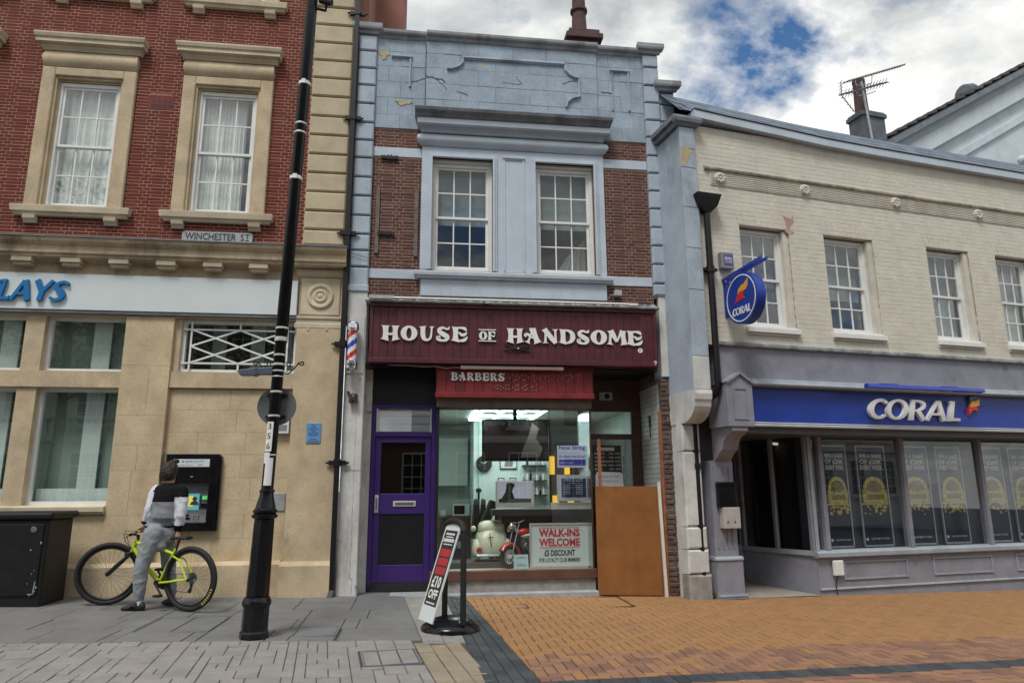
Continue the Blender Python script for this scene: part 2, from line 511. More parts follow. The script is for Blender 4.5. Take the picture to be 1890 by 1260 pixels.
# ================================================================ sash windows
def sash_window(parent, x0, x1, z0, z1, y, cols=3, rows=4, fm='white_paint', gl='glass_old', fr=.055, bar=.020, tilt=.35):
    """box frame, two sashes and single panes"""
    win = MB()
    win.box(x0, x0 + fr, y, y + .10, z0, z1); win.box(x1 - fr, x1, y, y + .10, z0, z1)
    win.box(x0 + fr, x1 - fr, y, y + .10, z1 - fr, z1); win.box(x0 + fr, x1 - fr, y - .015, y + .10, z0, z0 + fr * .7)
    W = win.build('window', fm, parent)
    a, b, c, d = x0 + fr, x1 - fr, z0 + fr * .7, z1 - fr
    zm = c + (d - c) * .5
    h = rows // 2
    for nm, s0, s1, yy in (('upper_sash', zm - .018, d, y + .022), ('lower_sash', c, zm + .018, y + .052)):
        m = MB(); t = .038
        m.box(a, a + t, yy, yy + .028, s0, s1); m.box(b - t, b, yy, yy + .028, s0, s1)
        m.box(a + t, b - t, yy, yy + .028, s1 - t, s1); m.box(a + t, b - t, yy, yy + .028, s0, s0 + (t if nm == 'upper_sash' else t * 1.5))
        p0, p1, q0, q1 = a + t, b - t, s0 + (t if nm == 'upper_sash' else t * 1.5), s1 - t
        pw = (p1 - p0 - bar * (cols - 1)) / cols; ph = (q1 - q0 - bar * (h - 1)) / h
        for i in range(1, cols):
            xx = p0 + i * (pw + bar) - bar; m.box(xx, xx + bar, yy + .003, yy + .024, q0, q1)
        for i in range(1, h):
            z_ = q0 + i * (ph + bar) - bar
            for k in range(cols):
                xx = p0 + k * (pw + bar); m.box(xx, xx + pw, yy + .004, yy + .023, z_, z_ + bar)
        m.build(nm, fm, W)
        pm = MB().quad((-pw / 2 - .004, 0, -ph / 2 - .004), (pw / 2 + .004, 0, -ph / 2 - .004), (pw / 2 + .004, 0, ph / 2 + .004), (-pw / 2 - .004, 0, ph / 2 + .004)).mesh('pane', gl)
        for i in range(cols):
            for k in range(h):
                o = new('pane', pm, W)
                o.location = (p0 + pw / 2 + i * (pw + bar), yy + .014, q0 + ph / 2 + k * (ph + bar))
                o.rotation_euler = (R(random.uniform(-tilt, tilt)), 0, R(random.uniform(-tilt, tilt)))
    return W
def curtain(parent, x0, x1, y, z0, z1, mt, amp=.02, folds=14, name='curtain'):
    m = MB(); n = folds * 6
    for i in range(n):
        xa, xb = x0 + (x1 - x0) * i / n, x0 + (x1 - x0) * (i + 1) / n
        fa = lambda t: amp * math.sin(t * folds * 2 * PI / n + math.sin(t * .31) * 1.3)
        m.quad((xa, y + fa(i), z0), (xb, y + fa(i + 1), z0), (xb, y + fa(i + 1), z1), (xa, y + fa(i), z1))
    return m.build(name, mt, parent, smooth=True, angle=0)
mat('net_curtain', (.80, .81, .77), .95, .06, 5, 0)
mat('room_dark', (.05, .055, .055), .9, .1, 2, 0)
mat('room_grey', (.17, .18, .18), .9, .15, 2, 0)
mat('blind_grey', (.26, .30, .30), .9, .06, 2, 0)
mat('blind_green', (.22, .28, .255), .9, .08, 2, 0)
mat('blind_pale', (.60, .65, .65), .9, .05, 2, 0)
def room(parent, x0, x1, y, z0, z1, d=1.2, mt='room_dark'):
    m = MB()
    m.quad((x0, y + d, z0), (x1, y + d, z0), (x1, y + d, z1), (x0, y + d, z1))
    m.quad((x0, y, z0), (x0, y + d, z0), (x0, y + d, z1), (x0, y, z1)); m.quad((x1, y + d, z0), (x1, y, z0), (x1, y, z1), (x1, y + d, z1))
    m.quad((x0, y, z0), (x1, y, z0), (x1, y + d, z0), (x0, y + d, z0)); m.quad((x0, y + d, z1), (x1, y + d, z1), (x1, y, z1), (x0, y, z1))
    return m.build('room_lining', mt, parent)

# ================================================================ the bank building
bank = thing('bank_building', 'red brick bank with tan stone ground floor and white sash windows', 'building', (-4.6, 0, gz(-4.6)))
BX0, BX1 = -9.2, -1.82
wx = [-7.77, -5.75, -3.74]                     # left edges of the stone window surrounds
SW = 1.335
holes = [(x + .02, x + SW - .02, 5.40, 8.1) for x in wx] + [(x + .02, x + SW - .02, 9.0, 11.0) for x in wx]
mw = MB()
wall_cells(mw, BX0, BX1, 4.9, 11.6, holes, .0025, .35)
bw = mw.build('brick_wall', 'bank_mortar', bank)
air = (-4.235, -3.87, 7.15, 7.37)
bl = list_bricks(BX0, BX1, 5.0, 11.6, holes + [air], .0522)
lay_bricks(bw, bl, 0, .10, 'bank_brick', .0522)
# terracotta air brick with four arched slots
a = MB(); a.box(air[0] + .005, air[1] - .005, -.006, .05, air[2] + .005, air[3] - .005)
ab = a.build('air_brick', 'air_red' if 'air_red' in M else (mat('air_red', (.17, .035, .03), .85, .1, 10, .2) and 'air_red'), bank)
s_ = MB()
for i in range(4):
    x = air[0] + .06 + i * .08
    s_.prism([(x, air[2] + .03), (x + .022, air[2] + .03), (x + .022, air[2] + .085), (x, air[2] + .085)], -.0075, .02)
    s_.prism([(x + .035, air[2] + .03), (x + .057, air[2] + .03), (x + .057, air[2] + .085), (x + .035, air[2] + .085)], -.0075, .02)
    s_.prism([(x + .005, air[2] + .14), (x + .03, air[2] + .112), (x + .055, air[2] + .14)], -.0075, .02)
s_.build('vent_slot', 'black_matt', ab)
for i in range(2):
    MB().cbox(air[0] + .02 + i * .165, air[0] + .178 + i * .165, -.002, .05, air[3] + .006, air[3] + .055, .003).build('vent_head', 'stone_red' if 'stone_red' in M else (mat('stone_red', (.30, .12, .085), .85, .1, 10, .2) and 'stone_red'), bank)

def bank_window(x, zb=5.51, zt=7.73, full=True):
    """stone architrave, frieze, cornice, sill and brackets round one sash window"""
    x1 = x + SW
    m = MB()
    iw = .185
    zo = zt - .24
    for s0, s1 in ((x, x + iw), (x1 - iw, x1)):
        m.cbox(s0, s1, -.055, .20, zb, zt, .012)
    m.cbox(x + iw, x1 - iw, -.055, .20, zt - iw * .75, zt, .012)
    S = m.build('window_surround', 'stone', bank)
    # stepped fillets round the opening
    f = MB()
    for k, (yy, ww) in enumerate(((-.02, .03), (.025, .055))):
        f.box(x + iw, x + iw + ww, yy, .2, zb, zt - iw * .75 - ww); f.box(x1 - iw - ww, x1 - iw, yy, .2, zb, zt - iw * .75 - ww)
        f.box(x + iw, x1 - iw, yy, .2, zt - iw * .75 - ww, zt - iw * .75) if k == 0 else f.box(x + iw + .03, x1 - iw - .03, yy, .2, zt - iw * .75 - ww, zt - iw * .75 - .03)
    f.build('fillet', 'stone', S)
    g = MB(); g.box(x + .02, x1 - .02, .2, .35, zt - .18, zt + .3); g.build('lintel_backing', 'stone', bank)
    if full:
        pr = [(0.0, zt + .002)] + [(.045 + .055 * math.sin(PI * t / 8) ** .8, zt + .01 + .25 * t / 8) for t in range(9)] + [(0, zt + .27)]
        n = MB(); n.moulding(pr, x + .03, x1 - .03, 0, .35); n.build('frieze', 'stone', bank, smooth=True)
        c = MB(); z = zt + .268
        c.moulding([(0, z), (.06, z), (.075, z + .025), (.10, z + .05), (.10, z + .075), (.165, z + .085), (.165, z + .145), (.185, z + .155), (.20, z + .20), (.20, z + .225), (0, z + .255)], x + .005, x1 - .005, 0, .6)
        c.build('cornice', 'stone_pale', bank)
    s = MB(); s.moulding([(0, zb - .155), (.06, zb - .155), (.075, zb - .12), (.105, zb - .105), (.115, zb - .03), (.115, zb - .012), (.0, zb + .004)], x - .02, x1 + .02)
    s.build('sill', 'stone_pale', bank)
    for xx in (x + .04, x1 - .21):
        b = MB(); b.profx([(0, zb - .156), (-.10, zb - .156), (-.09, zb - .21), (-.05, zb - .245), (-.045, zb - .262), (0, zb - .262)], xx, xx + .165)
        b.build('bracket', 'stone_pale', bank)
    W = sash_window(bank, x + iw + .035, x1 - iw - .035, zb + .004, zt - .205, .05)
    return W
for i, x in enumerate(wx):
    bank_window(x)
    room(bank, x + .19, x + SW - .19, .42, 5.4, 7.6, 1.0, 'room_grey')
    curtain(bank, x + .2, x + SW - (.2 if i == 1 else .42), .22, 5.5, 7.55, 'net_curtain', .018, 11)
    bank_window(x, 9.10, 11.2, False)
    room(bank, x + .19, x + SW - .19, .42, 9.0, 11.1, .8, 'room_dark')
    B(x - .05, x + SW + .05, -.04, .1, 11.2, 11.45).build('lintel', 'stone', bank)
# lead flashed cornice with modillions
c = MB()
c.profx([(.2, 4.665), (-.05, 4.665), (-.06, 4.69), (-.20, 4.70), (-.20, 4.73), (-.235, 4.75), (-.235, 4.845), (-.255, 4.86), (-.30, 4.90), (-.315, 4.945), (-.30, 4.962), (.2, 4.985)], BX0, -1.155)
c.build('cornice', 'stone_stained', bank)
c = MB(); c.profx([(-.33, 4.951), (-.33, 4.968), (0.0, 5.015), (0.0, 5.05), (.02, 5.05), (.02, 4.99), (-.30, 4.966)], BX0, -1.14)
c.build('lead_flashing', 'lead', bank)
for i in range(9):
    x = -5.715 + (i - 4) * .637 + 4 * .637 - 3 * .637
    if x > -2.2: continue
    b = MB(); b.cbox(x, x + .265, -.195, 0, 4.625, 4.698, .006); b.box(x + .02, x + .245, -.16, 0, 4.585, 4.625)
    b.build('modillion', 'stone_pale', bank)
MB().box(BX0, -1.84, -.03, .2, 4.45, 4.667).build('frieze_band', 'stone_stained', bank)
MB().box(BX0, -1.84, -.02, .3, 3.90, 4.45).build('frieze_backing', 'stone', bank)

# rusticated corner pilaster above the cornice
zz_ = [5.05, 5.30, 5.60, 5.91, 6.22, 6.53, 6.85, 7.17, 7.51, 7.83, 8.14, 8.46, 8.78, 9.10, 9.42, 9.74, 10.06, 10.38, 10.7, 11.02, 11.34, 11.6]
q = MB(); q.box(-1.82, -1.21, -.035, .35, 5.0, 11.6); Q = q.build('corner_pilaster', 'stone_joint', bank)
mat('quoin_stone', (.50, .385, .225), .85, .10, 3, .3, 70, rnd=[(.50, .42, .285), (.54, .46, .325), (.57, .49, .35), (.52, .44, .30)], dirt=.25, dirtcol=(.27, .19, .11), dscale=1.6)
for z0, z1 in zip(zz_, zz_[1:]):
    m = MB(); m.cr = random.uniform(.05, .95)
    m.cbox(-1.815, -1.215, -.075 + random.uniform(-.002, .002), .1, z0 + .012, z1 - .012, .02)
    m.build('stone_block', 'quoin_stone', Q)
# ground-floor corner pilaster with its capital and roundel
zg = gz(-1.5) - .1
m = MB(); m.box(-1.83, -1.205, -.06, .3, .53, 3.8); m.box(-1.83, -1.205, -.03, .3, 3.8, 4.67); m.build('pilaster', 'stone', bank)
m = MB(); m.moulding([(0, 3.79), (.035, 3.79), (.035, 3.85), (.02, 3.86), (.02, 3.92), (.04, 3.93), (.04, 3.965), (0, 3.975)], -1.83, -1.205, -.03); m.build('capital_band', 'stone_pale', bank)
m = MB(); m.moulding([(0, 4.56), (.02, 4.565), (.045, 4.60), (.045, 4.64), (.06, 4.65), (.06, 4.662), (0, 4.664)], -1.83, -1.205, -.03); m.build('capital_band', 'stone_pale', bank)
m = MB(); m.cbox(-1.80, -1.235, -.05, 0, 3.985, 4.545, .01); m.build('capital_panel', 'stone_pale', bank)
m = MB(); m.lathe([(.19, 0), (.19, .018), (.175, .03), (.145, .03), (.13, .012), (.10, .012), (.09, .03), (.07, .034), (.05, .018), (.03, .03), (0.0, .034)], (-1.52, -.05, 4.27), 36, 'y'); m.build('roundel', 'stone_pale', bank, smooth=True)
for xx in (-1.68, -1.42):
    MB().prism([(xx, 3.79), (xx + .03, 3.79), (xx + .03, 3.75), (xx, 3.75)][::-1], -.07, 0).build('drop', 'stone', bank)
# piers, mullions, transoms
mat('ashlar', (.45, .315, .175), .85, .12, 2.4, .3, 70, rnd=[(.53, .425, .27), (.555, .45, .295), (.57, .47, .315), (.54, .43, .275), (.575, .465, .30)], dirt=.6, dirtcol=(.38, .235, .125), dscale=1.5, streak=.7, fine=.08, bare=((.32, .235, .145), 2.7, .62, .80, .7))
def courses(part, x0, x1, yf, zlist, split=None, depth=.12, mt='ashlar', c=.0015):
    for k, (z0, z1) in enumerate(zip(zlist, zlist[1:])):
        xs = [x0] + (split(k) if split else []) + [x1]
        for a_, b_ in zip(xs, xs[1:]):
            m = MB(); m.cr = random.uniform(.03, .97)
            m.cbox(a_ + .0012, b_ - .0012, yf + random.uniform(-.0008, .0008), yf + depth, z0 + .0012, z1 - .0012, c)
            m.build('stone_block', mt, part)
zc = [.54, .84, 1.35, 1.65, 1.97, 2.28, 2.59, 2.895, 3.3, 3.9]
p = MB(); p.box(-4.175, -3.535, -.01, .3, .53, 3.92); P_ = p.build('pier', 'stone_joint', bank)
courses(P_, -4.178, -3.532, -.03, [.54, 1.16, 1.75, 2.1, 2.5, 3.2, 3.9], lambda k: [[], [-3.9], [-3.85], [], [-3.8], []][k] if k < 6 else [])
p = MB(); p.box(-5.50, -5.25, -.0, .3, 1.29, 3.92); p.build('mullion', 'stone', bank)
p = MB(); p.box(-6.62, -6.36, -.0, .3, 1.29, 3.92); p.build('mullion', 'stone', bank)
p = MB(); p.box(-9.2, -7.42, -.0, .3, 1.29, 3.92); p.build('pier', 'stone', bank)
p = MB(); p.box(-7.42, -4.175, -.03, .3, 2.885, 3.11); p.build('transom', 'stone', bank)
p = MB(); p.profx([(.3, 1.17), (.0, 1.17), (-.05, 1.18), (-.06, 1.20), (-.09, 1.215), (-.095, 1.275), (.02, 1.30), (.3, 1.30)], -9.2, -4.182); p.build('sill', 'stone_pale', bank)
p = MB(); p.box(-9.2, -4.18, .0, .3, .54, 1.17); P_ = p.build('apron_wall', 'stone_joint', bank)
courses(P_, -9.2, -4.182, -.012, [.545, 1.165], lambda k: [-8.2, -7.2, -6.3, -5.45, -4.75])
# recessed bay with the grille window, the cash machine wall below
p = MB(); p.box(-3.535, -1.83, .06, .3, .54, 3.0); P_ = p.build('bay_wall', 'stone_joint', bank)
ks = {0: [-2.8], 1: [-3.1, -2.4], 2: [-2.75, -2.2], 3: [-3.0, -2.35], 4: [-2.9, -2.5, -2.1], 5: [-3.1, -2.45], 6: [-2.6, -2.15]}
courses(P_, -3.533, -1.832, .048, [.545, .84, 1.15, 1.35, 1.65, 1.97, 2.28, 2.59, 2.88], lambda k: ks.get(k, [-2.7]))
p = MB(); p.box(-3.535, -1.83, -.005, .3, 2.90, 3.125); p.build('transom', 'stone', bank)
p = MB(); p.box(-3.535, -3.44, .03, .3, 3.125, 3.92); p.build('jamb', 'stone', bank)
# plinth
p = MB(); p.profx([(.3, gz(-4) - .25), (-.12, gz(-4) - .25), (-.12, .50), (-.085, .535), (-.05, .545), (.3, .545)], -9.2, -1.86); p.build('plinth', 'stone', bank)
p = MB(); p.profx([(.3, zg - .1), (-.165, zg - .1), (-.165, .48), (-.13, .515), (-.06, .532), (.3, .532)], -1.86, -1.19); p.build('plinth', 'stone', bank)
# ground-floor windows
def plain_window(parent, x0, x1, z0, z1, y, fr=.05, gl='glass_bank', fm='white_paint'):
    m = MB()
    m.box(x0, x0 + fr, y, y + .07, z0, z1); m.box(x1 - fr, x1, y, y + .07, z0, z1); m.box(x0 + fr, x1 - fr, y, y + .07, z1 - fr, z1); m.box(x0 + fr, x1 - fr, y, y + .07, z0, z0 + fr)
    W = m.build('window', fm, parent)
    MB().quad((x0 + fr - .005, y + .03, z0 + fr - .005), (x1 - fr + .005, y + .03, z0 + fr - .005), (x1 - fr + .005, y + .03, z1 - fr + .005), (x0 + fr - .005, y + .03, z1 - fr + .005)).build('pane', gl, W)
    return W
for x0, x1 in ((-5.25, -4.175), (-6.36, -5.50), (-7.42, -6.62)):
    for z0, z1 in ((1.30, 2.885), (3.11, 3.90)):
        plain_window(bank, x0, x1, z0, z1, .10)
        room(bank, x0 + .02, x1 - .02, .2, z0, z1, .16, 'blind_green')
        xm = x0 + (x1 - x0) * .5
        B(xm, xm + .24, .27, .30, z0 + .02, z1 - .02).build('blind', 'blind_pale', bank)
    B(x0 + .05, x1 - .05, .24, .26, 1.35, 1.52).build('blind_base', 'blind_pale', bank)
W = plain_window(bank, -3.44, -1.83, 3.125, 3.895, .08)
room(bank, -3.42, -1.85, .2, 3.12, 3.9, .5, 'room_dark')
for xx in (-3.1, -2.55, -2.05): B(xx, xx + .2, .36, .38, 3.13, 3.89).build('blind', 'blind_grey', bank)
g = MB(); y = .05
for xx in (-3.31, -1.97): g.box(xx - .012, xx + .012, y, y + .02, 3.16, 3.87)
for z in (3.26, 3.75): g.box(-3.42, -1.84, y - .003, y + .017, z - .012, z + .012)
g.box(-2.652, -2.628, y, y + .02, 3.16, 3.26); g.box(-2.652, -2.628, y, y + .02, 3.75, 3.87)
def bar(mb, xa, za, xb, zb_, wd, y0, y1):
    d = Vector((xb - xa, zb_ - za)).normalized() * wd / 2
    mb.prism([(xa + d.y, za - d.x), (xb + d.y, zb_ - d.x), (xb - d.y, zb_ + d.x), (xa - d.y, za + d.x)], y0, y1)
zmid = 3.505
for k, (xa, xb) in enumerate(((-3.31, -2.64), (-2.64, -1.97))):
    for za, zb_, dy in ((3.75, zmid, 0), (3.26, zmid, .001)):
        if k == 0: bar(g, xb, za, xa, zb_, .024, y - .004 - dy, y + .012); bar(g, xa, za, xb, zb_, .024, y - .007 - dy, y + .010)
        else: bar(g, xa, za, xb, zb_, .024, y - .004 - dy, y + .012); bar(g, xb, za, xa, zb_, .024, y - .007 - dy, y + .010)
g.build('grille', 'white_paint', W)
# side wall and pink-rendered stack seen over the neighbour's roof
m = MB(); m.box(-1.21, -1.02, .3, 9, 4, 11.6); m.build('side_wall', 'render_pink', bank)
m = MB(); m.box(-9.2, -1.2, .35, 9, 11.58, 11.75); m.build('roof', 'lead', bank)
m = MB(); m.box(-1.021, -.50, 1.6, 3.2, 7, 13.0); m.build('chimney_breast', 'render_pink', bank)

# ---- the white sign board with cut-out letters
bs = thing('bank_sign', 'long white sign board with blue letters above the bank windows', 'sign', (-5.5, -.06, 3.96))
m = MB(); m.box(-9.1, -1.845, -.09, -.02, 3.965, 4.485); m.build('board', 'white_sign', bs, bevel=.004)
m = MB(); m.box(-9.1, -1.845, -.075, -.015, 3.925, 3.962); m.build('under_trim', 'lead', bs)
def arc(cx, cz, rx, rz, a0, a1, w0, w1, n=9, mid=None):
    o = []
    for i in range(n):
        t = i / (n - 1); a = R(a0 + (a1 - a0) * t)
        wd = w0 + (w1 - w0) * t if mid is None else (w0 * (1 - 2 * t) + mid * 2 * t if t < .5 else mid * (2 - 2 * t) + w1 * (2 * t - 1))
        o.append((cx + rx * math.cos(a), cz + rz * math.sin(a), wd))
    return o
GLY = {
 'C': (.86, [arc(.50, .5, .36, .43, 38, 322, .17, .15, 11, .23)], None),
 'L': (.72, [[(.2, 0, .22), (.2, 1, .22)], [(.1, .075, .15), (.68, .075, .15)], [(.62, .08, .1), (.68, .2, .06)]], None),
 'A': (.95, [[(.08, 0, .16), (.46, .97, .17)], [(.84, 0, .24), (.50, .98, .22)], [(.2, .32, .13), (.75, .32, .13)]], None),
 'Y': (.90, [[(.1, 1, .24), (.47, .45, .23)], [(.85, 1, .17), (.49, .45, .18)], [(.48, .52, .22), (.48, 0, .23)]], None),
 'S': (.78, [[(.72, .80, .12), (.66, .9, .13), (.45, .93, .14), (.22, .80, .2), (.28, .6, .23), (.5, .46, .25), (.63, .28, .23), (.5, .09, .16), (.25, .07, .14), (.06, .17, .13)]], None),
 'R': (.84, [[(.2, 0, .22), (.2, 1, .22)], [(.2, .94, .12), (.45, .94, .13), (.66, .83, .18), (.66, .62, .18), (.45, .48, .12), (.2, .48, .1)], [(.42, .5, .22), (.75, 0, .24)]], None),
 'O': (.98, [], ((.49, .5), (.46, .5), (.26, .36))),
 'B': (.84, [[(.2, 0, .22), (.2, 1, .22)], [(.2, .94, .12), (.45, .94, .13), (.64, .8, .18), (.55, .58, .14), (.2, .53, .1)], [(.2, .52, .1), (.5, .52, .12), (.72, .3, .2), (.55, .07, .14), (.2, .06, .12)]], None),
}
def letters(word, glyphs, parent, x, zb, h, wx_, y0, y1, mt, shear=0.0, gap=.06, name='letter', rot=None, wf=1.0):
    for ch in word:
        if ch == ' ': x += .45 * wx_; continue
        wd, rib, rg = glyphs[ch]
        m = MB()
        for k, st in enumerate(rib): m.ribbon([(a_, b_, c_ * wf) for a_, b_, c_ in st], y0 - .0006 * k, y1, x, zb, wx_, h, shear)
        if rg: m.ring(rg[0][0], rg[0][1], rg[1], rg[2], y0, y1, 32, x, zb, wx_, h, shear)
        m.build(name, mt, parent)
        x += (wd + gap) * wx_
    return x
# C L A Y S end at x = -4.83; the word runs off the frame to the left
letters('BARC', GLY, bs, -6.80, 4.075, .295, .275, -.135, -.09, 'bank_blue', .20, .0)
letters('LAYS', GLY, bs, -5.895, 4.075, .295, .278, -.135, -.09, 'bank_blue', .20, -.03)
# ================================================================ the barber shop building
mid = thing('shop_building', 'narrow brick and pale grey painted building housing the barber shop', 'building', (1.36, 0, gz(1.36)))
# core behind the facade skins
mwall = MB()
mholes = [(-.07, 2.83, 4.74, 6.95)]
wall_cells(mwall, -.84, 3.59, 4.30, 7.06, [(.09, 1.03, 4.75, 6.58), (1.72, 2.66, 4.75, 6.58)], .0025, .35)
mw_ = mwall.build('brick_wall', 'mid_mortar', mid)
bl = []
for x0, x1, zs in ((-.838, -.082, ((4.30, 4.588), (4.745, 6.578), (6.742, 7.048))), (2.843, 3.585, ((4.30, 4.588), (4.745, 6.578), (6.742, 7.048)))):
    for z0, z1 in zs: bl += list_bricks(x0, x1, z0, z1, [], .052)
lay_bricks(mw_, bl, 0, .1, 'mid_brick', .052, limit=300)
for x0, x1 in ((-.838, -.082), (2.843, 3.585)):
    for z0, z1 in ((4.592, 4.742), (6.582, 6.738)):
        MB().cbox(x0, x1, -.012, .1, z0, z1, .004).build('string_course', 'grey_paint_clean', mid)
# quoins
zq = [4.43, 4.74, 5.0, 5.26, 5.56, 5.88, 6.19, 6.51, 6.81, 7.11, 7.44, 7.76, 8.06, 8.37, 8.66]
Q = B(-1.11, -.845, -.03, .35, 4.4, 8.66).build('quoin_core', 'grey_paint_dirty', mid)
for z0, z1 in zip(zq, zq[1:]):
    m = MB(); m.cbox(-1.12, -.838, -.07 + random.uniform(-.003, .003), .1, z0 + .012, z1 - .012, .018); m.build('stone_block', 'grey_paint', Q)
zq = [4.43, 4.63, 4.95, 5.26, 5.57, 5.89, 6.20, 6.51, 6.82, 7.15, 7.46, 7.78, 8.10, 8.44, 8.68]
Q = B(3.60, 3.84, -.03, .35, 4.4, 8.68).build('quoin_core', 'grey_paint_dirty', mid)
for z0, z1 in zip(zq, zq[1:]):
    m = MB(); m.cbox(3.588, 3.85, -.07 + random.uniform(-.003, .003), .1, z0 + .012, z1 - .012, .018); m.build('stone_block', 'grey_paint', Q)
Q = B(3.852, 4.10, .0, .35, 5.5, 8.0).build('quoin_core', 'grey_paint_dirty', mid)
zq = [5.57, 5.89, 6.20, 6.51, 6.82, 7.15, 7.46, 7.78, 8.0]
for z0, z1 in zip(zq, zq[1:]):
    MB().cbox(3.854, 4.115, -.04, .1, z0 + .012, z1 - .012, .018).build('stone_block', 'grey_paint', Q)
# parapet of painted stone blocks
P_ = B(-.838, 3.588, .0, .35, 7.06, 8.64).build('parapet', 'grey_paint_dirty', mid)
zp = [7.065, 7.30, 7.60, 7.88, 8.16, 8.42, 8.64]
mat('parapet_paint', (.40, .47, .53), .8, .14, 2.5, .5, 35, dirt=.6, dirtcol=(.16, .18, .20), dscale=2.4, streak=.6, fine=.1, bare=((.42, .37, .25), 2.6, .66, .70), rnd=[(.30, .37, .44), (.32, .395, .465), (.285, .355, .425), (.33, .405, .475)])
mat('parapet_bare', (.45, .38, .22), .9, .2, 9, .6, 40, dirt=.5, dirtcol=(.36, .42, .46), dscale=5, dlo=.45, dhi=.6)
for k, (z0, z1) in enumerate(zip(zp, zp[1:])):
    for sec, (s0, s1, yf) in enumerate(((-.838, -.052, -.015), (-.048, 2.788, -.045), (2.792, 3.588, -.015))):
        n = 2 if sec != 1 else 5
        off = .5 * (k % 2)
        xs = [s0] + [s0 + (s1 - s0) * (i + off) / n for i in range(0 if off else 1, n)] + [s1]
        for a_, b_ in zip(xs, xs[1:]):
            m = MB(); m.cr = random.uniform(.02, .98)
            m.cbox(a_ + .001, b_ - .001, yf + random.uniform(-.0035, .0035), .05, z0 + .001, z1 - .001, .0035)
            m.build('stone_block', 'parapet_paint', P_)
# patches where the paint has come off the stone
def patch(xc, zc, w_, h_, y, mt='parapet_bare', seed=0, name='bare_patch'):
    rr = random.Random(seed); n = 40; pts = []
    for i in range(n):
        a_ = 2 * PI * i / n; k = .55 + .35 * rr.random() + .2 * math.sin(3 * a_ + seed)
        pts.append((xc + w_ / 2 * math.cos(a_) * k, zc + h_ / 2 * math.sin(a_) * k))
    MB().prism(pts, y, y + .02).build(name, mt, mid)
for i, (xc, zc, w_, h_, y) in enumerate(((-.72, 8.36, .20, .2, -.0205), (-.40, 7.52, .30, .12, -.0205), (1.95, 7.42, .40, .12, -.0505))):
    patch(xc, zc, w_, h_, y, seed=i)
# cracks
mat('crack', (.075, .08, .09), .9, 0, 1, 0)
def crack(pts, y, wd=.006):
    m = MB()
    q = []
    for (xa, za), (xb, zb_) in zip(pts, pts[1:]):
        for k in range(7): q.append((xa + (xb - xa) * k / 7 + random.uniform(-.006, .006), za + (zb_ - za) * k / 7 + random.uniform(-.006, .006)))
    q.append(pts[-1])
    for k, ((xa, za), (xb, zb_)) in enumerate(zip(q, q[1:])): bar(m, xa, za, xb, zb_, wd * random.uniform(.1, .8), y - .0002 * (k % 3), y + .02)
    m.build('crack', 'crack', mid)
crack([(-.06, 8.05), (-.03, 7.98), (.05, 8.0), (.12, 7.96), (.2, 7.97), (.27, 7.91)], -.0512, .02)
crack([(.12, 7.97), (.18, 7.9), (.24, 7.85), (.29, 7.78)], -.0511, .012)
crack([(-.36, 7.88), (-.2, 7.92), (-.06, 7.98)], -.0211, .006)
crack([(-.052, 7.4), (-.047, 7.7), (-.055, 8.0), (-.05, 8.3), (-.052, 8.6)], -.0513, .008)
crack([(.45, 7.76), (.55, 7.74), (.63, 7.71)], -.0512, .01)
crack([(2.2, 8.02), (2.3, 8.08), (2.42, 8.1)], -.0512, .01)
crack([(2.85, 7.95), (3.0, 7.94), (3.05, 7.93)], -.0211, .01)
crack([(1.2, 7.98), (1.45, 7.96), (1.52, 7.98), (1.42, 8.1)], -.0512, .005)
# sunk panel mouldings
def mould(pts, y, parent=None, wd=.07, name='panel_moulding'):
    m = MB()
    for (xa, za), (xb, zb_) in zip(pts, pts[1:]):
        bar(m, xa, za, xb, zb_, wd, y - .012, y + .03); bar(m, xa, za, xb, zb_, wd * .62, y - .024, y + .03); bar(m, xa, za - .0, xb, zb_, wd * .25, y - .036, y + .03)
    return m.build(name, 'grey_paint', mid)
mould([(.53, 8.375), (2.24, 8.385)], -.048)
mould([(.55, 8.36), (.54, 8.27), (.47, 8.20), (.37, 8.155), (.29, 8.15)], -.0485, wd=.05)
mould([(2.24, 8.36), (2.26, 8.27), (2.32, 8.2), (2.40, 8.155), (2.48, 8.145)], -.0485, wd=.05)
mould([(2.475, 8.13), (2.48, 7.80)], -.048, wd=.035)
mould([(2.47, 7.80), (2.36, 7.77), (2.28, 7.70), (2.25, 7.60)], -.0485, wd=.03)
for xa, xb, za, zb_ in ((-.575, -.30, 7.80, 8.33), (3.05, 3.33, 7.62, 8.35)):
    mould([(xa - .03, zb_), (xb + .03, zb_)], -.018, wd=.05)
    mould([(xb, zb_ - .03), (xb, za)], -.0185, wd=.035)
    if xa > 0: mould([(xa, zb_ - .03), (xa, za)], -.0185, wd=.02)
# coping
def cop(x0, x1, z, y0, name='coping'):
    m = MB(); m.profx([(.4, z), (y0, z), (y0 - .02, z + .02), (y0 - .03, z + .05), (y0 - .075, z + .075), (y0 - .085, z + .10), (y0 - .085, z + .14), (y0 - .06, z + .16), (.42, z + .185)], x0, x1)
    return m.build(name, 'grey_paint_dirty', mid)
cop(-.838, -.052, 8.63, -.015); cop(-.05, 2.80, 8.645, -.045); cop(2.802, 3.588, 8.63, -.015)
for x0, x1, z, xe in ((-1.12, -.838, 8.66, .03), (3.588, 3.85, 8.68, .06), (3.86, 4.115, 8.0, .06)):
    m = MB(); m.moulding([(0, z), (.04, z + .01), (.05, z + .05), (.09, z + .07), (.10, z + .1), (.10, z + .17), (.07, z + .185), (0, z + .20)], x0, x1 if x1 > 0 else x1 - .02, -.05); m.box(x0, x1, -.05, .35, z + .005, z + .19); m.build('cap_stone', 'grey_paint_dirty', mid)
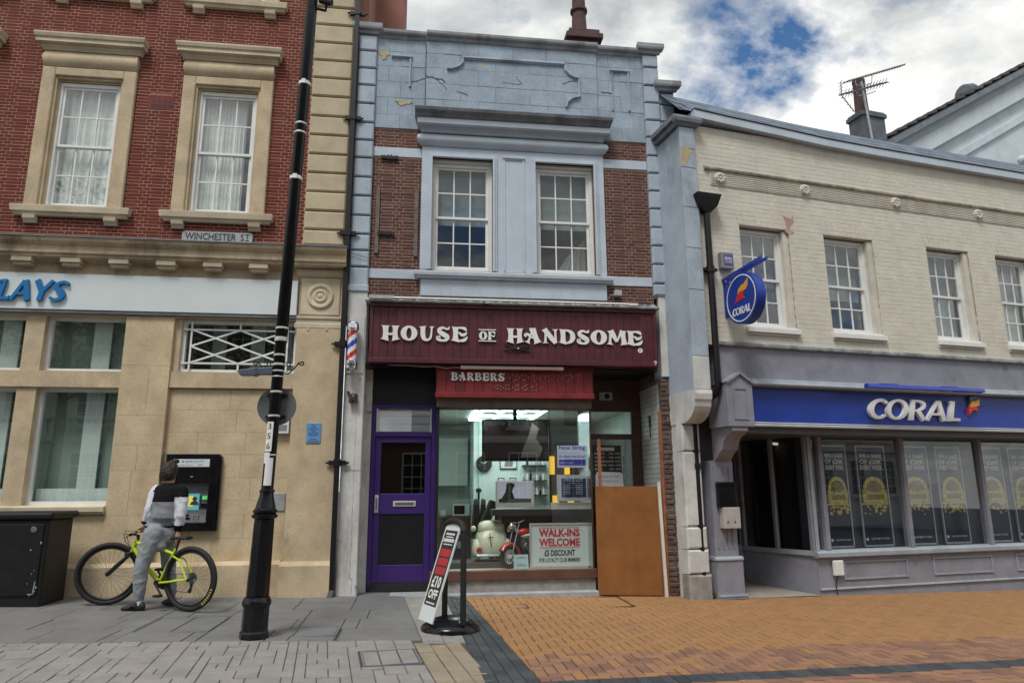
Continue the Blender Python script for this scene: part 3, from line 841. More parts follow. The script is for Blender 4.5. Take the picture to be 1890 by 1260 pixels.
# window hood, pulvinated frieze, architrave
hx0, hx1 = -.06, 2.81
m = MB(); z = 7.0
m.moulding([(0, z - .01), (.10, z - .01), (.12, z + .03), (.16, z + .05), (.16, z + .065), (.24, z + .075), (.25, z + .155)], hx0 + .02, hx1 - .02, 0, .5); m.build('hood', 'grey_paint_clean', mid)
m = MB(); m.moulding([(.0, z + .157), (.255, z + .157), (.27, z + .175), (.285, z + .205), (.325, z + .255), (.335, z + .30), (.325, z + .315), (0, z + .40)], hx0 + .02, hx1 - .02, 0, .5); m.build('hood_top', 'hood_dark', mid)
m = MB(); m.moulding([(0, 6.765)] + [(.03 + .105 * math.sin(PI * t / 10) ** .75, 6.77 + .225 * t / 10) for t in range(11)] + [(0, 6.996)], hx0 + .03, hx1 - .03); m.build('frieze', 'grey_paint_clean', mid, smooth=True)
m = MB(); wall_cells(m, -.08, 2.84, 4.735, 6.762, [(.085, 1.035, 4.735, 6.585), (1.715, 2.665, 4.735, 6.585)], -.045, .2)
A_ = m.build('window_architrave', 'grey_paint_clean', mid)
m = MB()
for x0, x1 in ((.085, 1.035), (1.715, 2.665)):
    for g_, d_, yy in ((.0, .03, -.10), (.03, .035, -.075)):
        m.box(x0 - g_ - d_, x0 - g_, yy, 0, 4.74, 6.585 + g_); m.box(x1 + g_, x1 + g_ + d_, yy, 0, 4.74, 6.585 + g_); m.box(x0 - g_ - d_, x1 + g_ + d_, yy - .002, 0, 6.585 + g_, 6.585 + g_ + d_)
m.build('fillet', 'grey_paint_clean', A_)
m = MB(); m.box(1.21, 1.235, -.058, 0, 4.76, 6.63); m.box(1.515, 1.54, -.058, 0, 4.76, 6.63); m.box(1.235, 1.515, -.058, 0, 6.605, 6.63); m.box(1.20, 1.55, -.075, 0, 6.63, 6.665); m.build('pilaster_panel', 'grey_paint_clean', A_)
for x0, x1 in ((.085, 1.035), (1.715, 2.665)):
    sash_window(mid, x0 + .002, x1 - .002, 4.745, 6.53, .04, gl='glass_mid', fr=.06)
    B(x0, x1, .0, .2, 6.532, 6.583).build('blind_box', 'white_paint', mid)
    room(mid, x0, x1, .36, 4.7, 6.6, 1.0, 'room_grey')
    B(x0 + .02, x1 - .02, .19, .20, 5.55, 6.53).build('roller_blind', 'blind_grey', mid)
m = MB()
for i in range(24):
    u0, u1 = i / 24, (i + 1) / 24
    f_ = lambda u, t: (2.30 + .32 * u - .25 * (1 - t) * (1 - u), .5 + .03 * math.sin(u * 30) , 4.78 + .75 * t - .35 * (1 - u) * t)
    m.quad(f_(u0, 0), f_(u1, 0), f_(u1, 1), f_(u0, 1))
m.build('curtain', 'net_curtain', mid, smooth=True, angle=0)
# sill and apron
m = MB(); m.moulding([(0, 4.60), (.06, 4.60), (.07, 4.625), (.10, 4.64), (.105, 4.685), (.10, 4.70), (0, 4.734)], -.06, 2.83, -.03); m.build('sill', 'grey_paint_clean', mid)
m = MB(); m.cbox(-.06, 2.83, -.05, .1, 4.33, 4.598, .006); m.build('apron', 'grey_paint_clean', mid)
# old shutter battens and pintle stains beside the left window
mat('old_wood', (.16, .13, .12), .9, .2, 12, .4, streak=.2)
for xx in (-.765, -.175): B(xx, xx + .055, -.035, -.004, 4.98 if xx < -.5 else 4.95, 6.05).build('batten', 'old_wood', mid)
for xc, zc_ in ((-.58, 6.555), (-.60, 5.30)):
    mb = MB(); mb.box(xc - .11, xc + .11, -.035, 0, zc_ - .022, zc_ + .022)
    for k in range(6): mb.box(xc - .13 + k * .045, xc - .10 + k * .045, -.045, 0, zc_ - .03 + random.uniform(-.01, .01), zc_ + .03 + random.uniform(-.01, .012))
    mb.build('rusty_bracket', 'black_matt', mid)
# floodlight on the right
mb = MB(); mb.box(2.93, 3.05, -.12, -.03, 4.40, 4.49); o = mb.build('sensor_box', 'galv', mid, bevel=.008)
mb = MB(); mb.tube([(2.95, -.06, 4.42), (2.88, -.03, 4.43), (2.86, -.03, 4.36)], .006, 6); mb.build('sensor_cable', 'galv', mid)
# ---- ground storey: piers either side
mb = MB(); mb.cbox(-1.12, -.835, -.06, .30, gz(-1) - .15, 4.44, .01); LP = mb.build('left_pier', 'pier_paint', mid)
mb = MB(); mb.box(-1.10, -.86, -.075, -.05, 3.13, 3.98); mb.build('pole_board', 'pier_paint', mid)
mb = MB(); mb.cbox(-1.135, -.825, -.085, .2, 4.36, 4.46, .01); mb.build('pier_cap', 'grey_paint', mid)
crack([(-.93, 1.2), (-.925, .7), (-.935, .3), (-.90, .28), (-.90, .1)], -.0615, .007)
crack([(-.93, 2.9), (-.928, 2.2), (-.931, 1.75), (-.93, 1.2)], -.0615, .004)
mb = MB(); mb.box(-1.12, -.835, -.0625, -.05, 1.742, 1.748); mb.build('pier_joint', 'crack', mid)
mb = MB()
for k in range(5): mb.box(-.838, -.8345, .04, .07, 1.26 + k * .1, 1.33 + k * .1)
mb.build('stencil_marks', 'letter_white', LP)
mb = MB(); mb.prism([(3.655, 3.14), (3.90, 3.14), (3.90, 4.42), (3.655, 4.42)], -.04, .3); mb.build('right_pilaster', 'pier_paint', mid)
mb = MB(); mb.cbox(3.64, 3.905, -.06, .2, 4.42, 4.60, .02); mb.cbox(3.645, 3.90, -.055, .2, 3.14, 3.18, .01); mb.build('pilaster_cap', 'grey_paint', mid)
# exposed brick pier
mat('old_brick', (.15, .07, .055), .95, .3, 12, .9, 60, rnd=[(.10, .055, .045), (.20, .075, .055), (.28, .085, .065), (.22, .13, .10), (.34, .08, .075), (.16, .11, .09)], fine=.2, dirt=.6, dirtcol=(.20, .175, .15), dscale=7)
mat('old_mortar', (.17, .15, .13), .98, .3, 20, .8, 60)
mb = MB(); mb.box(3.62, 3.93, -.02, .95, gz(3.7) - .15, 3.13); XP = mb.build('brick_pier', 'old_mortar', mid)
z = gz(3.7) - .02; k = 0
while z < 3.1:
    x = 3.615
    pat = [(.215, ), (.10, .205)][k % 2] if k % 3 else (.13, .17)
    for ln in pat:
        mb = MB(); mb.cr = random.random()
        j_ = random.uniform(-.012, .008)
        mb.cbox(x + random.uniform(0, .006), min(x + ln, 3.935) - random.uniform(.002, .008), -.032 + j_, .05, z + .004, z + .064 + random.uniform(-.006, .003), .008)
        mb.build('brick', 'old_brick', XP); x += ln + .008
    z += .073; k += 1
# white glazed-brick return inside the right recess
mat('glazed', (.48, .49, .47), .5, .1, 6, .15, dirt=.4, dirtcol=(.25, .22, .18), dscale=4)
RX = 3.60
G_ = B(RX, RX + .02, .02, .93, gz(3.6) - .1, 3.12).build('return_wall', 'old_mortar', mid)
z = gz(3.6) - .05; k = 0
while z < 3.05:
    y = .03 - (.11 if k % 2 else 0)
    while y < .92:
        ya, yb = max(y, .03), min(y + .215, .92)
        if yb - ya > .02:
            mb = MB(); mb.box(RX - .008, RX + .01, ya, yb - .008, z, z + .067); mb.build('glazed_brick', 'glazed', G_)
        y += .22
    z += .075; k += 1
# soffit of the recess and back board above the doors
B(-.84, 3.60, .02, .95, 3.24, 3.30).build('soffit', 'navy_dark', mid)
B(-.735, .215, .34, .40, 2.715, 3.24).build('blanking_panel', 'navy_dark', mid)
B(2.64, 3.62, .93, .97, 2.75, 3.24).build('blanking_panel', 'brown_wood', mid)
mb = MB(); mb.box(2.9, 3.12, .90, .925, 2.90, 3.03); o = mb.build('extractor_vent', 'galv', mid)
mb = MB(); mb.lathe([(.045, 0), (.045, .004), (0, .006)], (3.03, .90, 2.965), 16, 'y'); mb.build('fan', 'black_matt', o)
# step, plinth below the shop window
mat('kerb_stone', (.34, .36, .38), .85, .15, 5, .4, dirt=.4, dirtcol=(.15, .15, .15), dscale=4)
mb = MB(); mb.box(-.84, 2.56, -.06, .36, -.15, gz(.8) + .03); mb.build('threshold', 'kerb_stone', mid, bevel=.01)
mb = MB(); mb.box(.17, 2.55, .11, .4, .0, .215); mb.build('stall_plinth', 'concrete', mid)
B(-.74, .17, .32, .4, .06, .17).build('door_step', 'black_matt', mid)

# ---- shop window
SY = .14
mb = MB(); mb.box(.15, 2.57, SY - .07, SY + .07, .215, .34); o = mb.build('window_sill', 'brown_paint', mid, bevel=.004)
mb = MB(); mb.box(.215, 2.55, SY - .10, SY + .30, 2.665, 2.80); mb.build('window_head', 'plaster_brown', mid)
mb = MB(); mb.box(.215, .26, SY - .04, .42, .17, 2.70); mb.build('window_post', 'navy_dark', mid)
mb = MB(); mb.box(.26, 2.53, SY - .004, SY + .004, .34, 2.665); mb.build('shop_pane', 'glass_shop', mid)
mb = MB(); mb.box(2.532, 2.54, SY + .006, .93, .34, 2.665); mb.build('return_pane', 'glass_shop', mid)
B(2.53, 2.64, .90, .95, .0, 2.75).build('window_post', 'brown_wood', mid)
B(2.525, 2.545, SY - .012, SY + .005, .34, 2.665).build('corner_strip', 'brown_wood', mid)
mb = MB(); mb.box(2.53, 2.57, SY + .01, .95, -.05, .335); mb.build('stall_return', 'brown_wood', mid)

# ---- purple door
DY = .34
mb = MB()
mb.box(-.745, -.675, DY - .03, DY + .05, .15, 2.72); mb.box(.155, .225, DY - .03, DY + .05, .15, 2.72); mb.box(-.675, .155, DY - .028, DY + .05, 2.255, 2.315); mb.box(-.675, .155, DY - .028, DY + .05, 2.67, 2.72)
DF = mb.build('door_frame', 'purple', mid)
mb = MB()
mb.box(-.67, -.585, DY, DY + .045, .18, 2.25); mb.box(.065, .15, DY, DY + .045, .18, 2.25)
mb.box(-.585, .065, DY, DY + .045, .18, .42); mb.box(-.585, .065, DY, DY + .045, 1.13, 1.42); mb.box(-.585, .065, DY, DY + .045, 2.16, 2.25)
DR = mb.build('door', 'purple', mid, bevel=.006)
glass('glass_door', (.42, .42, .42), 1.6, .04)
B(-.59, .07, DY + .018, DY + .024, 1.415, 2.165).build('pane', 'glass_door', DR)
mat('kick_panel', (.009, .010, .013), .35, .2, 8, .05)
B(-.59, .07, DY + .016, DY + .028, .415, 1.135).build('kick_panel', 'kick_panel', DR)
mb = MB(); mb.box(-.39, -.06, DY - .012, DY, 1.235, 1.315); o = mb.build('letter_plate', 'silver_band', DR, bevel=.004)
B(-.36, -.09, DY - .016, DY - .011, 1.258, 1.292).build('flap', 'steel', o)
mb = MB(); mb.box(-.655, -.60, DY - .012, DY, 1.15, 1.40); mb.build('lock_plate', 'silver_band', DR, bevel=.004)
mb = MB(); mb.tube([(-.628, DY - .03, 1.2), (-.628, DY - .03, 1.36)], .011, 8); mb.build('handle', 'chrome', DR)
mat('paper', (.72, .72, .74), .8, .03, 5, 0)
# louvred fanlight of three frosted slats
mat('frost', (.36, .42, .44), .3, .08, 4, 0)
for k in range(3):
    mb = MB(); z0 = 2.322 + k * .118
    mb.add([(-.67, DY + .0, z0), (.15, DY + .0, z0), (.15, DY + .03, z0 + .113), (-.67, DY + .03, z0 + .113)], [(0, 1, 2, 3)])
    mb.build('louvre_slat', 'glass_shop', DF)
B(-.67, -.645, DY - .005, DY + .04, 2.316, 2.67).build('louvre_frame', 'silver_band', DF); B(.125, .15, DY - .005, DY + .04, 2.316, 2.67).build('louvre_frame', 'silver_band', DF)
B(-.66, -.15, DY + .06, DY + .065, 2.33, 2.66).build('fanlight_paper', 'paper', DF)

# ---- brown side door in the recess
mb = MB(); x0, x1 = 2.64, 3.52
mb.box(x0, x0 + .10, .90, .97, .0, 2.75); mb.box(x1 - .09, x1 + .08, .90, .97, .0, 2.75); mb.box(x0 + .1, x1 - .09, .90, .97, 2.26, 2.345); mb.box(x0 + .1, x1 - .09, .90, .97, 2.71, 2.75); mb.box(x0 + .1, x1 - .09, .92, .96, .0, .9)
SD = mb.build('side_door', 'brown_wood', mid)
B(x0 + .1, x1 - .09, .93, .936, .9, 2.26).build('pane', 'glass_door', SD)
B(x0 + .1, x1 - .09, .93, .936, 2.345, 2.71).build('fanlight_pane', 'glass_shop', SD)
B(2.63, 2.67, .04, .08, -.02, 2.2).build('recess_post', 'orange_wood' if 'orange_wood' in M else (mat('orange_wood', (.29, .105, .045), .6, .25, 6, .2, streak=.15) and 'orange_wood'), mid)
B(3.575, 3.615, -.02, .03, -.05, 2.62).build('recess_post', 'orange_wood', mid)

# ---- shop interior
mat('mint_wall', (.66, .75, .70), .8, .04, 3, 0)
mat('ceiling_paint', (.55, .56, .52), .9, .04, 3, 0)
mat('int_floor', (.07, .075, .075), .5, .1, 3, 0)
mat('int_dark', (.02, .018, .017), .6, .2, 4, 0)
mat('int_wood', (.10, .06, .04), .6, .2, 5, 0)
mb = MB()
mb.quad((-.8, 4.6, .1), (3.6, 4.6, .1), (3.6, 4.6, 3.1), (-.8, 4.6, 3.1))
mb.quad((-.8, .42, .1), (-.8, 4.6, .1), (-.8, 4.6, 3.1), (-.8, .42, 3.1)); mb.quad((3.6, 4.6, .1), (3.6, .99, .1), (3.6, .99, 3.1), (3.6, 4.6, 3.1))
mb.build('interior_wall', 'mint_wall', mid)
B(-.8, 3.6, .42, 4.6, .02, .1).build('interior_floor', 'int_floor', mid)
B(-.8, 3.6, 1.0, 4.6, 2.80, 2.9).build('interior_ceiling', 'ceiling_paint', mid)
B(-.8, .215, .42, .998, 2.80, 2.9).build('interior_ceiling', 'ceiling_paint', mid)
B(.217, 2.53, .20, .998, 2.80, 2.9).build('interior_ceiling', 'ceiling_paint', mid)
B(-.84, -.74, .28, .44, -.05, 3.26).build('door_jamb', 'pier_paint', mid)
B(3.93, 4.5, .5, .7, -.3, 7.2).build('party_wall', 'old_mortar', mid)
B(.225, .3, 1.6, 4.6, .1, 3.0).build('partition', 'mint_wall', mid)
mat('kitchen_white', (.6, .66, .62), .6, .04, 3, 0)
mb = MB(); mb.box(.31, .98, 3.9, 4.58, .1, .92); mb.box(.30, 1.0, 3.87, 4.59, .92, .96); o = mb.build('kitchen_counter', 'int_wood', mid)
B(.31, .95, 4.2, 4.58, 1.55, 2.5).build('wall_cupboard', 'kitchen_white', mid)
B(1.0, 1.1, 3.2, 4.58, .1, 3.0).build('wall_return', 'mint_wall', mid)
# back-wall partition right, dark shelving
B(2.45, 3.5, 3.4, 4.5, .1, 2.2).build('dark_cabinet', 'int_wood', mid)
for k in range(3): B(2.5 + k * .3, 2.6 + k * .3, 3.36, 3.39, 1.75, 2.1).build('amber_lamp', 'amber' if 'amber' in M else (emit('amber', (1, .55, .05), .8) and 'amber'), mid)
for k in range(2): B(2.55 + k * .3, 2.67 + k * .3, 3.36, 3.39, 1.05, 1.35).build('amber_lamp', 'amber', mid)
B(1.30, 3.5, 1.2, 2.2, .1, 1.10).build('dark_bench', 'int_dark', mid)
# upper rooms, flank walls, roof
B(-1.1, -1.02, .35, 8, .0, 8.3).build('flank_wall', 'old_mortar', mid)
B(3.95, 4.1, .95, 8, .0, 7.9).build('flank_wall', 'old_mortar', mid)
B(-1.1, 4.1, .36, 8, 7.9, 8.0).build('roof', 'lead', mid)
# chimney stack with a single clay pot
mb = MB(); mb.box(2.68, 3.24, 1.4, 2.0, 7.9, 9.95); mb.box(2.60, 3.32, 1.32, 2.08, 9.95, 10.06); mb.box(2.66, 3.26, 1.36, 2.04, 10.06, 10.16); CH = mb.build('chimney', 'terracotta', mid, bevel=.01)
mb = MB(); mb.lathe([(.17, 0), (.155, .1), (.135, .55), (.135, .57), (.17, .59), (.17, .64), (.135, .66), (.125, .95), (.15, .97), (.15, 1.0), (.12, 1.02), (.115, 1.2), (.135, 1.22), (.135, 1.27), (.11, 1.28), (.10, 1.28)], (2.94, 1.7, 10.16), 20); mb.build('chimney_pot', 'terracotta', CH, smooth=True)
# ================================================================ the betting shop building (own frame: x along the facade, y into it)
CB = R(9.6); CO = Vector((4.0, -.66, 0))
cor = thing('corner_building', 'cream painted brick building with slate roof and dark grey betting shop front', 'building', CO, CB, world=False)
def cw(v): return CO + Matrix.Rotation(CB, 3, 'Z') @ v
XR = 9.6
whs = [(.87, 1.785), (2.46, 3.45), (4.59, 5.53), (6.15, 7.06), (7.9, 8.85)]
hs_ = [(a_, b_, 3.84, 5.50) for a_, b_ in whs]
mb = MB(); wall_cells(mb, .13, XR, 3.55, 7.08, hs_, .0022, .28)
CW = mb.build('brick_wall', 'cream_paint', cor)
bl = list_bricks(.135, XR, 3.60, 7.07, hs_, .0735, j=.005)
lay_bricks(CW, bl, 0, .06, 'cream_brick', .0735, cw, j=.005, jit=.0011)
# rubbed flat arches: the missing corner of the first one shows raw brick
mat('raw_brick', (.46, .31, .25), .95, .2, 10, .5, 60)
def cpatch(pts, y, mt, name='bare_patch'):
    MB().prism(pts, y, y + .02).build(name, mt, cor)
cpatch([(1.70, 5.74), (1.84, 5.70), (1.91, 5.76), (1.90, 5.64), (1.83, 5.58), (1.82, 5.50), (1.90, 5.47), (1.80, 5.42), (1.72, 5.47), (1.76, 5.58)][::-1], -.0035, 'raw_brick')
for i, (a_, b_) in enumerate(whs):
    W = sash_window(cor, a_ + .005, b_ - .10, 3.885, 5.47, .11, rows=4, tilt=.5)
    mb = MB(); mb.box(b_ - .10, b_ - .002, .03, .24, 3.84, 5.48); mb.build('window_jamb', 'cream_paint', cor)
    mb = MB(); mb.box(a_ - .02, b_ + .03, -.06, .16, 3.775, 3.85); mb.box(a_ + .0, b_ - .0, -.01, .2, 3.85, 3.884); mb.build('sill', 'white_paint', cor, bevel=.005)
    mb = MB(); mb.box(a_ - .015, b_ + .01, -.028, .05, 3.74, 3.774); mb.build('sill_underside', 'cream_paint', cor)
    room(cor, a_, b_, .30, 3.8, 5.5, .9, 'room_grey')
    B(a_ + .02, b_ - .1, .34, .35, (4.6, 4.5, 3.9, 3.95, 4.2)[i], 5.45).build('blind', ('room_grey', 'blind_grey', 'blind_grey', 'blind_grey', 'blind_grey')[i], cor)
    # gauged-brick head lines
    mb = MB(); n = 9
    for k in range(n + 1):
        t = k / n; xb = a_ + (b_ - a_) * t; xt = a_ - .07 + (b_ - a_ + .14) * t
        bar(mb, xb, 5.505, xt, 5.74, .004, -.0032, .01)
    mb.build('arch_joint', 'cream_paint', cor)
# fluted band with rosettes
mb = MB()
mb.profx([(.02, 6.34), (-.03, 6.345), (-.045, 6.36), (-.05, 6.385), (-.03, 6.40), (.02, 6.42)], .30, XR)
mb.build('band_hood', 'cream_dirty' if 'cream_dirty' in M else (mat('cream_dirty', (.56, .51, .40), .9, .15, 5, .4, dirt=.7, dirtcol=(.13, .12, .10), dscale=3, dlo=.42, dhi=.6) and 'cream_dirty'), cor)
mb = MB(); mb.box(.40, XR, -.012, .02, 6.10, 6.34); FB = mb.build('fluted_band', 'cream_paint', cor)
for k in range(7):
    z = 6.115 + k * .032
    mb = MB(); mb.profx([(0, z), (-.016, z + .004), (-.021, z + .0115), (-.016, z + .019), (0, z + .023)], .42, XR); mb.build('flute', 'cream_paint', FB)
def rosette(x, z):
    mb = MB(); mb.lathe([(.10, 0), (.10, .012), (.09, .02), (0, .02)], (x, -.012, z), 20, 'y')
    o = mb.build('rosette', 'cream_paint', cor)
    for k in range(8):
        a_ = 2 * PI * k / 8
        q = MB(); q.lathe([(.0, .0), (.026, .006), (.032, .014), (.02, .026), (0, .03)], (x + .06 * math.cos(a_), -.03, z + .06 * math.sin(a_)), 8, 'y'); q.build('petal', 'cream_paint', o, smooth=True)
    q = MB(); q.lathe([(.03, 0), (.026, .02), (0, .03)], (x, -.03, z), 10, 'y'); q.build('boss', 'cream_paint', o, smooth=True)
for x in (.57, 2.17, 4.03, 5.88, 7.75): rosette(x, 6.225)
# fascia board, gutter, roof of slates
mb = MB()
segs = [(.14, 7.30), (.8, 7.262), (1.6, 7.225), (2.6, 7.17), (3.6, 7.15), (5.0, 7.14), (XR, 7.13)]
v = []
for x, z in segs: v += [(x, -.10, z - .125), (x, -.10, z), (x, .25, z + .01), (x, .25, z - .125)]
f = []
for i in range(len(segs) - 1):
    a_ = 4 * i; b_ = a_ + 4
    f += [(a_, b_, b_ + 1, a_ + 1), (a_ + 1, b_ + 1, b_ + 2, a_ + 2), (a_, a_ + 3, b_ + 3, b_)]
f += [(0, 1, 2, 3)]
mb.add(v, f); mb.build('eaves_board', 'grey_paint_clean', cor)
mb = MB(); mb.add([(x, y - .02 * 0, z + .012 + dz) for x, z in segs for y, dz in ((-.115, 0), (-.115, .012), (.0, .02))], [t for i in range(len(segs) - 1) for t in ((3 * i, 3 * i + 3, 3 * i + 4, 3 * i + 1), (3 * i + 1, 3 * i + 4, 3 * i + 5, 3 * i + 2))]); mb.build('drip_edge', 'lead', cor)
RF = MB(); pitch = R(45)
def roofz(x):
    for (xa, za), (xb, zb_) in zip(segs, segs[1:]):
        if xa <= x <= xb: return za + (zb_ - za) * (x - xa) / (xb - xa)
    return segs[0][1]
n = 16
v = []
for i in range(n + 1):
    x = -.05 + (XR + .05) * i / n
    v += [(x, .0, roofz(x) + .02), (x, .62, roofz(x) + .66), (x, 3.6, roofz(x) + .2)]
RF.add(v, [t for i in range(n) for t in ((3 * i, 3 * i + 3, 3 * i + 4, 3 * i + 1), (3 * i + 1, 3 * i + 4, 3 * i + 5, 3 * i + 2))])
RO = RF.build('roof', 'slate', cor)
for r_i in range(4):
    for k in range(30):
        x = .0 + k * .32 + (.16 if r_i % 2 else 0)
        y0 = -.02 + r_i * .155
        zf = lambda xx, yy: roofz(min(max(xx, .14), XR)) + .03 + yy * 1.0
        mb = MB(); mb.cr = random.random()
        up = .012 + .004 * random.random()
        mb.add([(x, y0, zf(x, y0) + up), (x + .312, y0, zf(x + .31, y0) + up), (x + .312, y0 + .18, zf(x + .31, y0 + .18) + .004), (x, y0 + .18, zf(x, y0 + .18) + .004), (x, y0, zf(x, y0) + up - .008), (x + .312, y0, zf(x + .31, y0) + up - .008)], [(0, 1, 2, 3), (4, 5, 1, 0)])
        mb.build('slate', 'slate', RO)
B(.13, XR, 3.4, 3.6, 3, 7.6).build('back_wall', 'old_mortar', cor)
B(XR, XR + .2, .0, 3.6, -.4, 7.0).build('end_wall', 'cream_paint', cor)
# tall pier at the party wall, corbelled out over the street
mb = MB()
mb.box(-.13, .128, -.045, .80, 2.86, 6.98)
PR = mb.build('party_pier', 'grey_paint', cor)
zz2 = [2.86, 3.35, 4.35, 5.0, 5.65, 6.3, 6.62, 6.98]
for z0, z1 in zip(zz2, zz2[1:]):
    mb = MB(); mb.cbox(-.135, .128, -.075, -.04, z0 + .003, z1 - .003, .006); mb.build('stone_block', 'grey_paint' if z0 > 3 else 'pier_paint', PR)
cpatch([(-.13, 6.62), (-.05, 6.66), (.06, 6.58), (.0, 6.45), (-.09, 6.30), (-.13, 6.35)][::-1], -.079, 'bare_stone')
mb = MB(); pr = [(.80, 2.86), (-.075, 2.86), (-.085, 2.80), (-.07, 2.72)] + [(-.05 + .40 * (1 - math.cos(PI / 2 * t / 6)), 2.70 - .30 * math.sin(PI / 2 * t / 6)) for t in range(7)] + [(.80, 2.40)]
mb.profx(pr[::-1], -.14, .135); mb.build('corbel', 'pier_paint', cor)
mb = MB(); mb.box(-.13, .128, .37, .80, gz(4) - .2, 2.41); LPR = mb.build('pier_shaft', 'pier_paint', cor)
zz3 = [gz(4) - .15, .28, .62, .93, 2.0, 2.40]
for k, (z0, z1) in enumerate(zip(zz3, zz3[1:])):
    o_ = (.05, .03, .022, .0, .0)[k]
    mb = MB(); mb.cbox(-.15 - o_ * .5, .15 + o_, .33 - o_ * .5, .5, z0 + .006, z1 - .006, .025); mb.build('stone_block', 'pier_paint' if k else 'concrete', LPR)
mb = MB(); mb.moulding([(0, 6.98), (.05, 6.99), (.07, 7.02), (.10, 7.04), (.11, 7.10), (.09, 7.13), (0, 7.16)], -.13, .128, -.05); mb.box(-.24, .22, -.10, .85, 7.09, 7.17); mb.box(-.19, .18, -.09, .85, 7.0, 7.09); mb.build('pier_cap', 'lead', cor)
# grey rendered band under the windows
mb = MB(); mb.profx([(.1, 3.53), (-.06, 3.53), (-.075, 3.545), (-.075, 3.585), (-.05, 3.60), (.1, 3.64)], .30, XR); mb.build('ledge', 'coral_ledge' if 'coral_ledge' in M else (mat('coral_ledge', (.33, .36, .36), .85, .2, 8, .5, dirt=.7, dirtcol=(.12, .11, .09), dscale=6, dlo=.42, dhi=.62) and 'coral_ledge'), cor)
B(.30, XR, -.02, .28, 2.95, 3.53).build('render_band', 'coral_grey', cor)
# shop fascia surround
mb = MB(); mb.profx([(.0, 2.93), (-.20, 2.93), (-.22, 2.95), (-.22, 2.965), (-.19, 2.985), (-.17, 3.03), (.0, 3.07)], .76, XR); mb.build('fascia_hood', 'coral_grey_light', cor)
mb = MB(); mb.profx([(.0, 2.345), (-.155, 2.345), (-.16, 2.365), (-.14, 2.38), (-.155, 2.395), (-.145, 2.405), (.0, 2.405)][::-1], .72, XR); mb.build('fascia_foot', 'coral_trim' if 'coral_trim' in M else (mat('coral_trim', (.50, .53, .56), .5, .08, 5, .1) and 'coral_trim'), cor)
B(.74, XR, -.08, .25, 2.41, 2.93).build('fascia_backing', 'coral_grey', cor)
# end block with a little gable, console under it
mb = MB(); mb.prism([(.30, 2.33), (.73, 2.33), (.73, 2.96), (.52, 3.09), (.30, 2.96)], -.20, .3); EB = mb.build('fascia_end_block', 'coral_grey', cor, bevel=.006)
mb = MB(); mb.box(.40, .64, -.212, -.19, 2.43, 2.455); mb.box(.40, .64, -.212, -.19, 2.865, 2.89); mb.box(.40, .425, -.211, -.19, 2.455, 2.865); mb.box(.615, .64, -.211, -.19, 2.455, 2.865); mb.build('panel_bead', 'coral_grey', EB)
mb = MB(); bar(mb, .29, 2.955, .52, 3.10, .03, -.23, .3); bar(mb, .52, 3.10, .74, 2.955, .03, -.231, .3); mb.build('gable_moulding', 'coral_grey', EB)
mb = MB(); pr = [(.35, 2.33), (-.18, 2.33), (-.18, 2.27), (-.12, 2.23), (-.02, 2.20), (.06, 2.12), (.10, 2.02), (.20, 1.96), (.27, 1.88), (.35, 1.86)]
mb.profx(pr, .36, .62); mb.build('console_bracket', 'coral_grey', cor, smooth=True)
# pilaster
PY = .32
mb = MB(); mb.box(.28, .66, PY, PY + .3, .50, 1.87); PL = mb.build('pilaster', 'coral_grey', cor)
for k in range(4): B(.325 + k * .085, .345 + k * .085, PY - .014, PY + .01, .62, 1.78).build('reed', 'coral_grey', PL)
mb = MB(); mb.box(.25, .69, PY - .05, PY + .3, gz(4.5) - .12, .46); mb.build('pilaster_base', 'coral_grey', cor)
mb = MB(); mb.profx([(PY + .3, .46), (PY - .065, .46), (PY - .065, .48), (PY - .03, .51), (PY + .3, .51)], .24, .70); mb.build('pilaster_base_cap', 'coral_grey_light', cor)
for k in range(3): B(.25 - .0, .72, PY - .075 - .01 * k, PY - .05, gz(4.5) - .02 + .03 * k, gz(4.5) + .004 + .03 * k).build('loose_slate', 'coral_grey_light', cor)
B(.66, XR, -.06, 1.9, 2.25, 2.345).build('soffit', 'coral_dark', cor)
# shop window: stall riser, sill, mullions, panes
WY = .36; X0 = 2.06
mb = MB(); mb.box(X0, XR, WY, WY + .3, -.5, .45); SRs = mb.build('stall_riser', 'coral_grey', cor)
mb = MB(); mb.profx([(WY, gz(6) + .08), (WY - .025, gz(6) + .08), (WY - .02, gz(6) + .10), (WY, gz(6) + .105)], X0 - .01, XR); mb.build('skirting_bead', 'coral_grey_light', SRs)
for x0, x1 in ((2.52, 3.74), (4.26, 5.50), (6.03, 7.25), (7.8, 9.0)):
    mb = MB(); z0, z1 = .10, .37
    mb.box(x0, x1, WY - .018, WY, z0, z0 + .022); mb.box(x0, x1, WY - .018, WY, z1 - .022, z1); mb.box(x0, x0 + .02, WY - .016, WY, z0 + .022, z1 - .022); mb.box(x1 - .02, x1, WY - .016, WY, z0 + .022, z1 - .022)
    mb.build('panel_bead', 'coral_grey_light', SRs)
mb = MB(); mb.profx([(WY + .1, .43), (WY - .05, .43), (WY - .07, .445), (WY - .07, .50), (WY - .02, .525), (WY + .1, .54)], X0 - .03, XR); mb.build('shop_sill', 'coral_grey_light', cor)
ml = [2.06, 2.26, 3.88, 5.55, 7.2, 8.85]
for i, x in enumerate(ml):
    mb = MB(); mb.box(x, x + (.06 if i == 0 else .075), WY + .0, WY + .13, .535, 2.26); mb.build('mullion', 'coral_grey' if i else 'coral_grey_light', cor)
for x0, x1 in zip([m_ + .075 for m_ in ml[1:]], ml[2:] + [XR]):
    B(x0, x1, WY + .06, WY + .066, .535, 2.26).build('shop_pane', 'glass_coral', cor)
B(2.12, 2.26, WY + .06, WY + .066, .535, 2.26).build('shop_pane', 'glass_shop', cor)
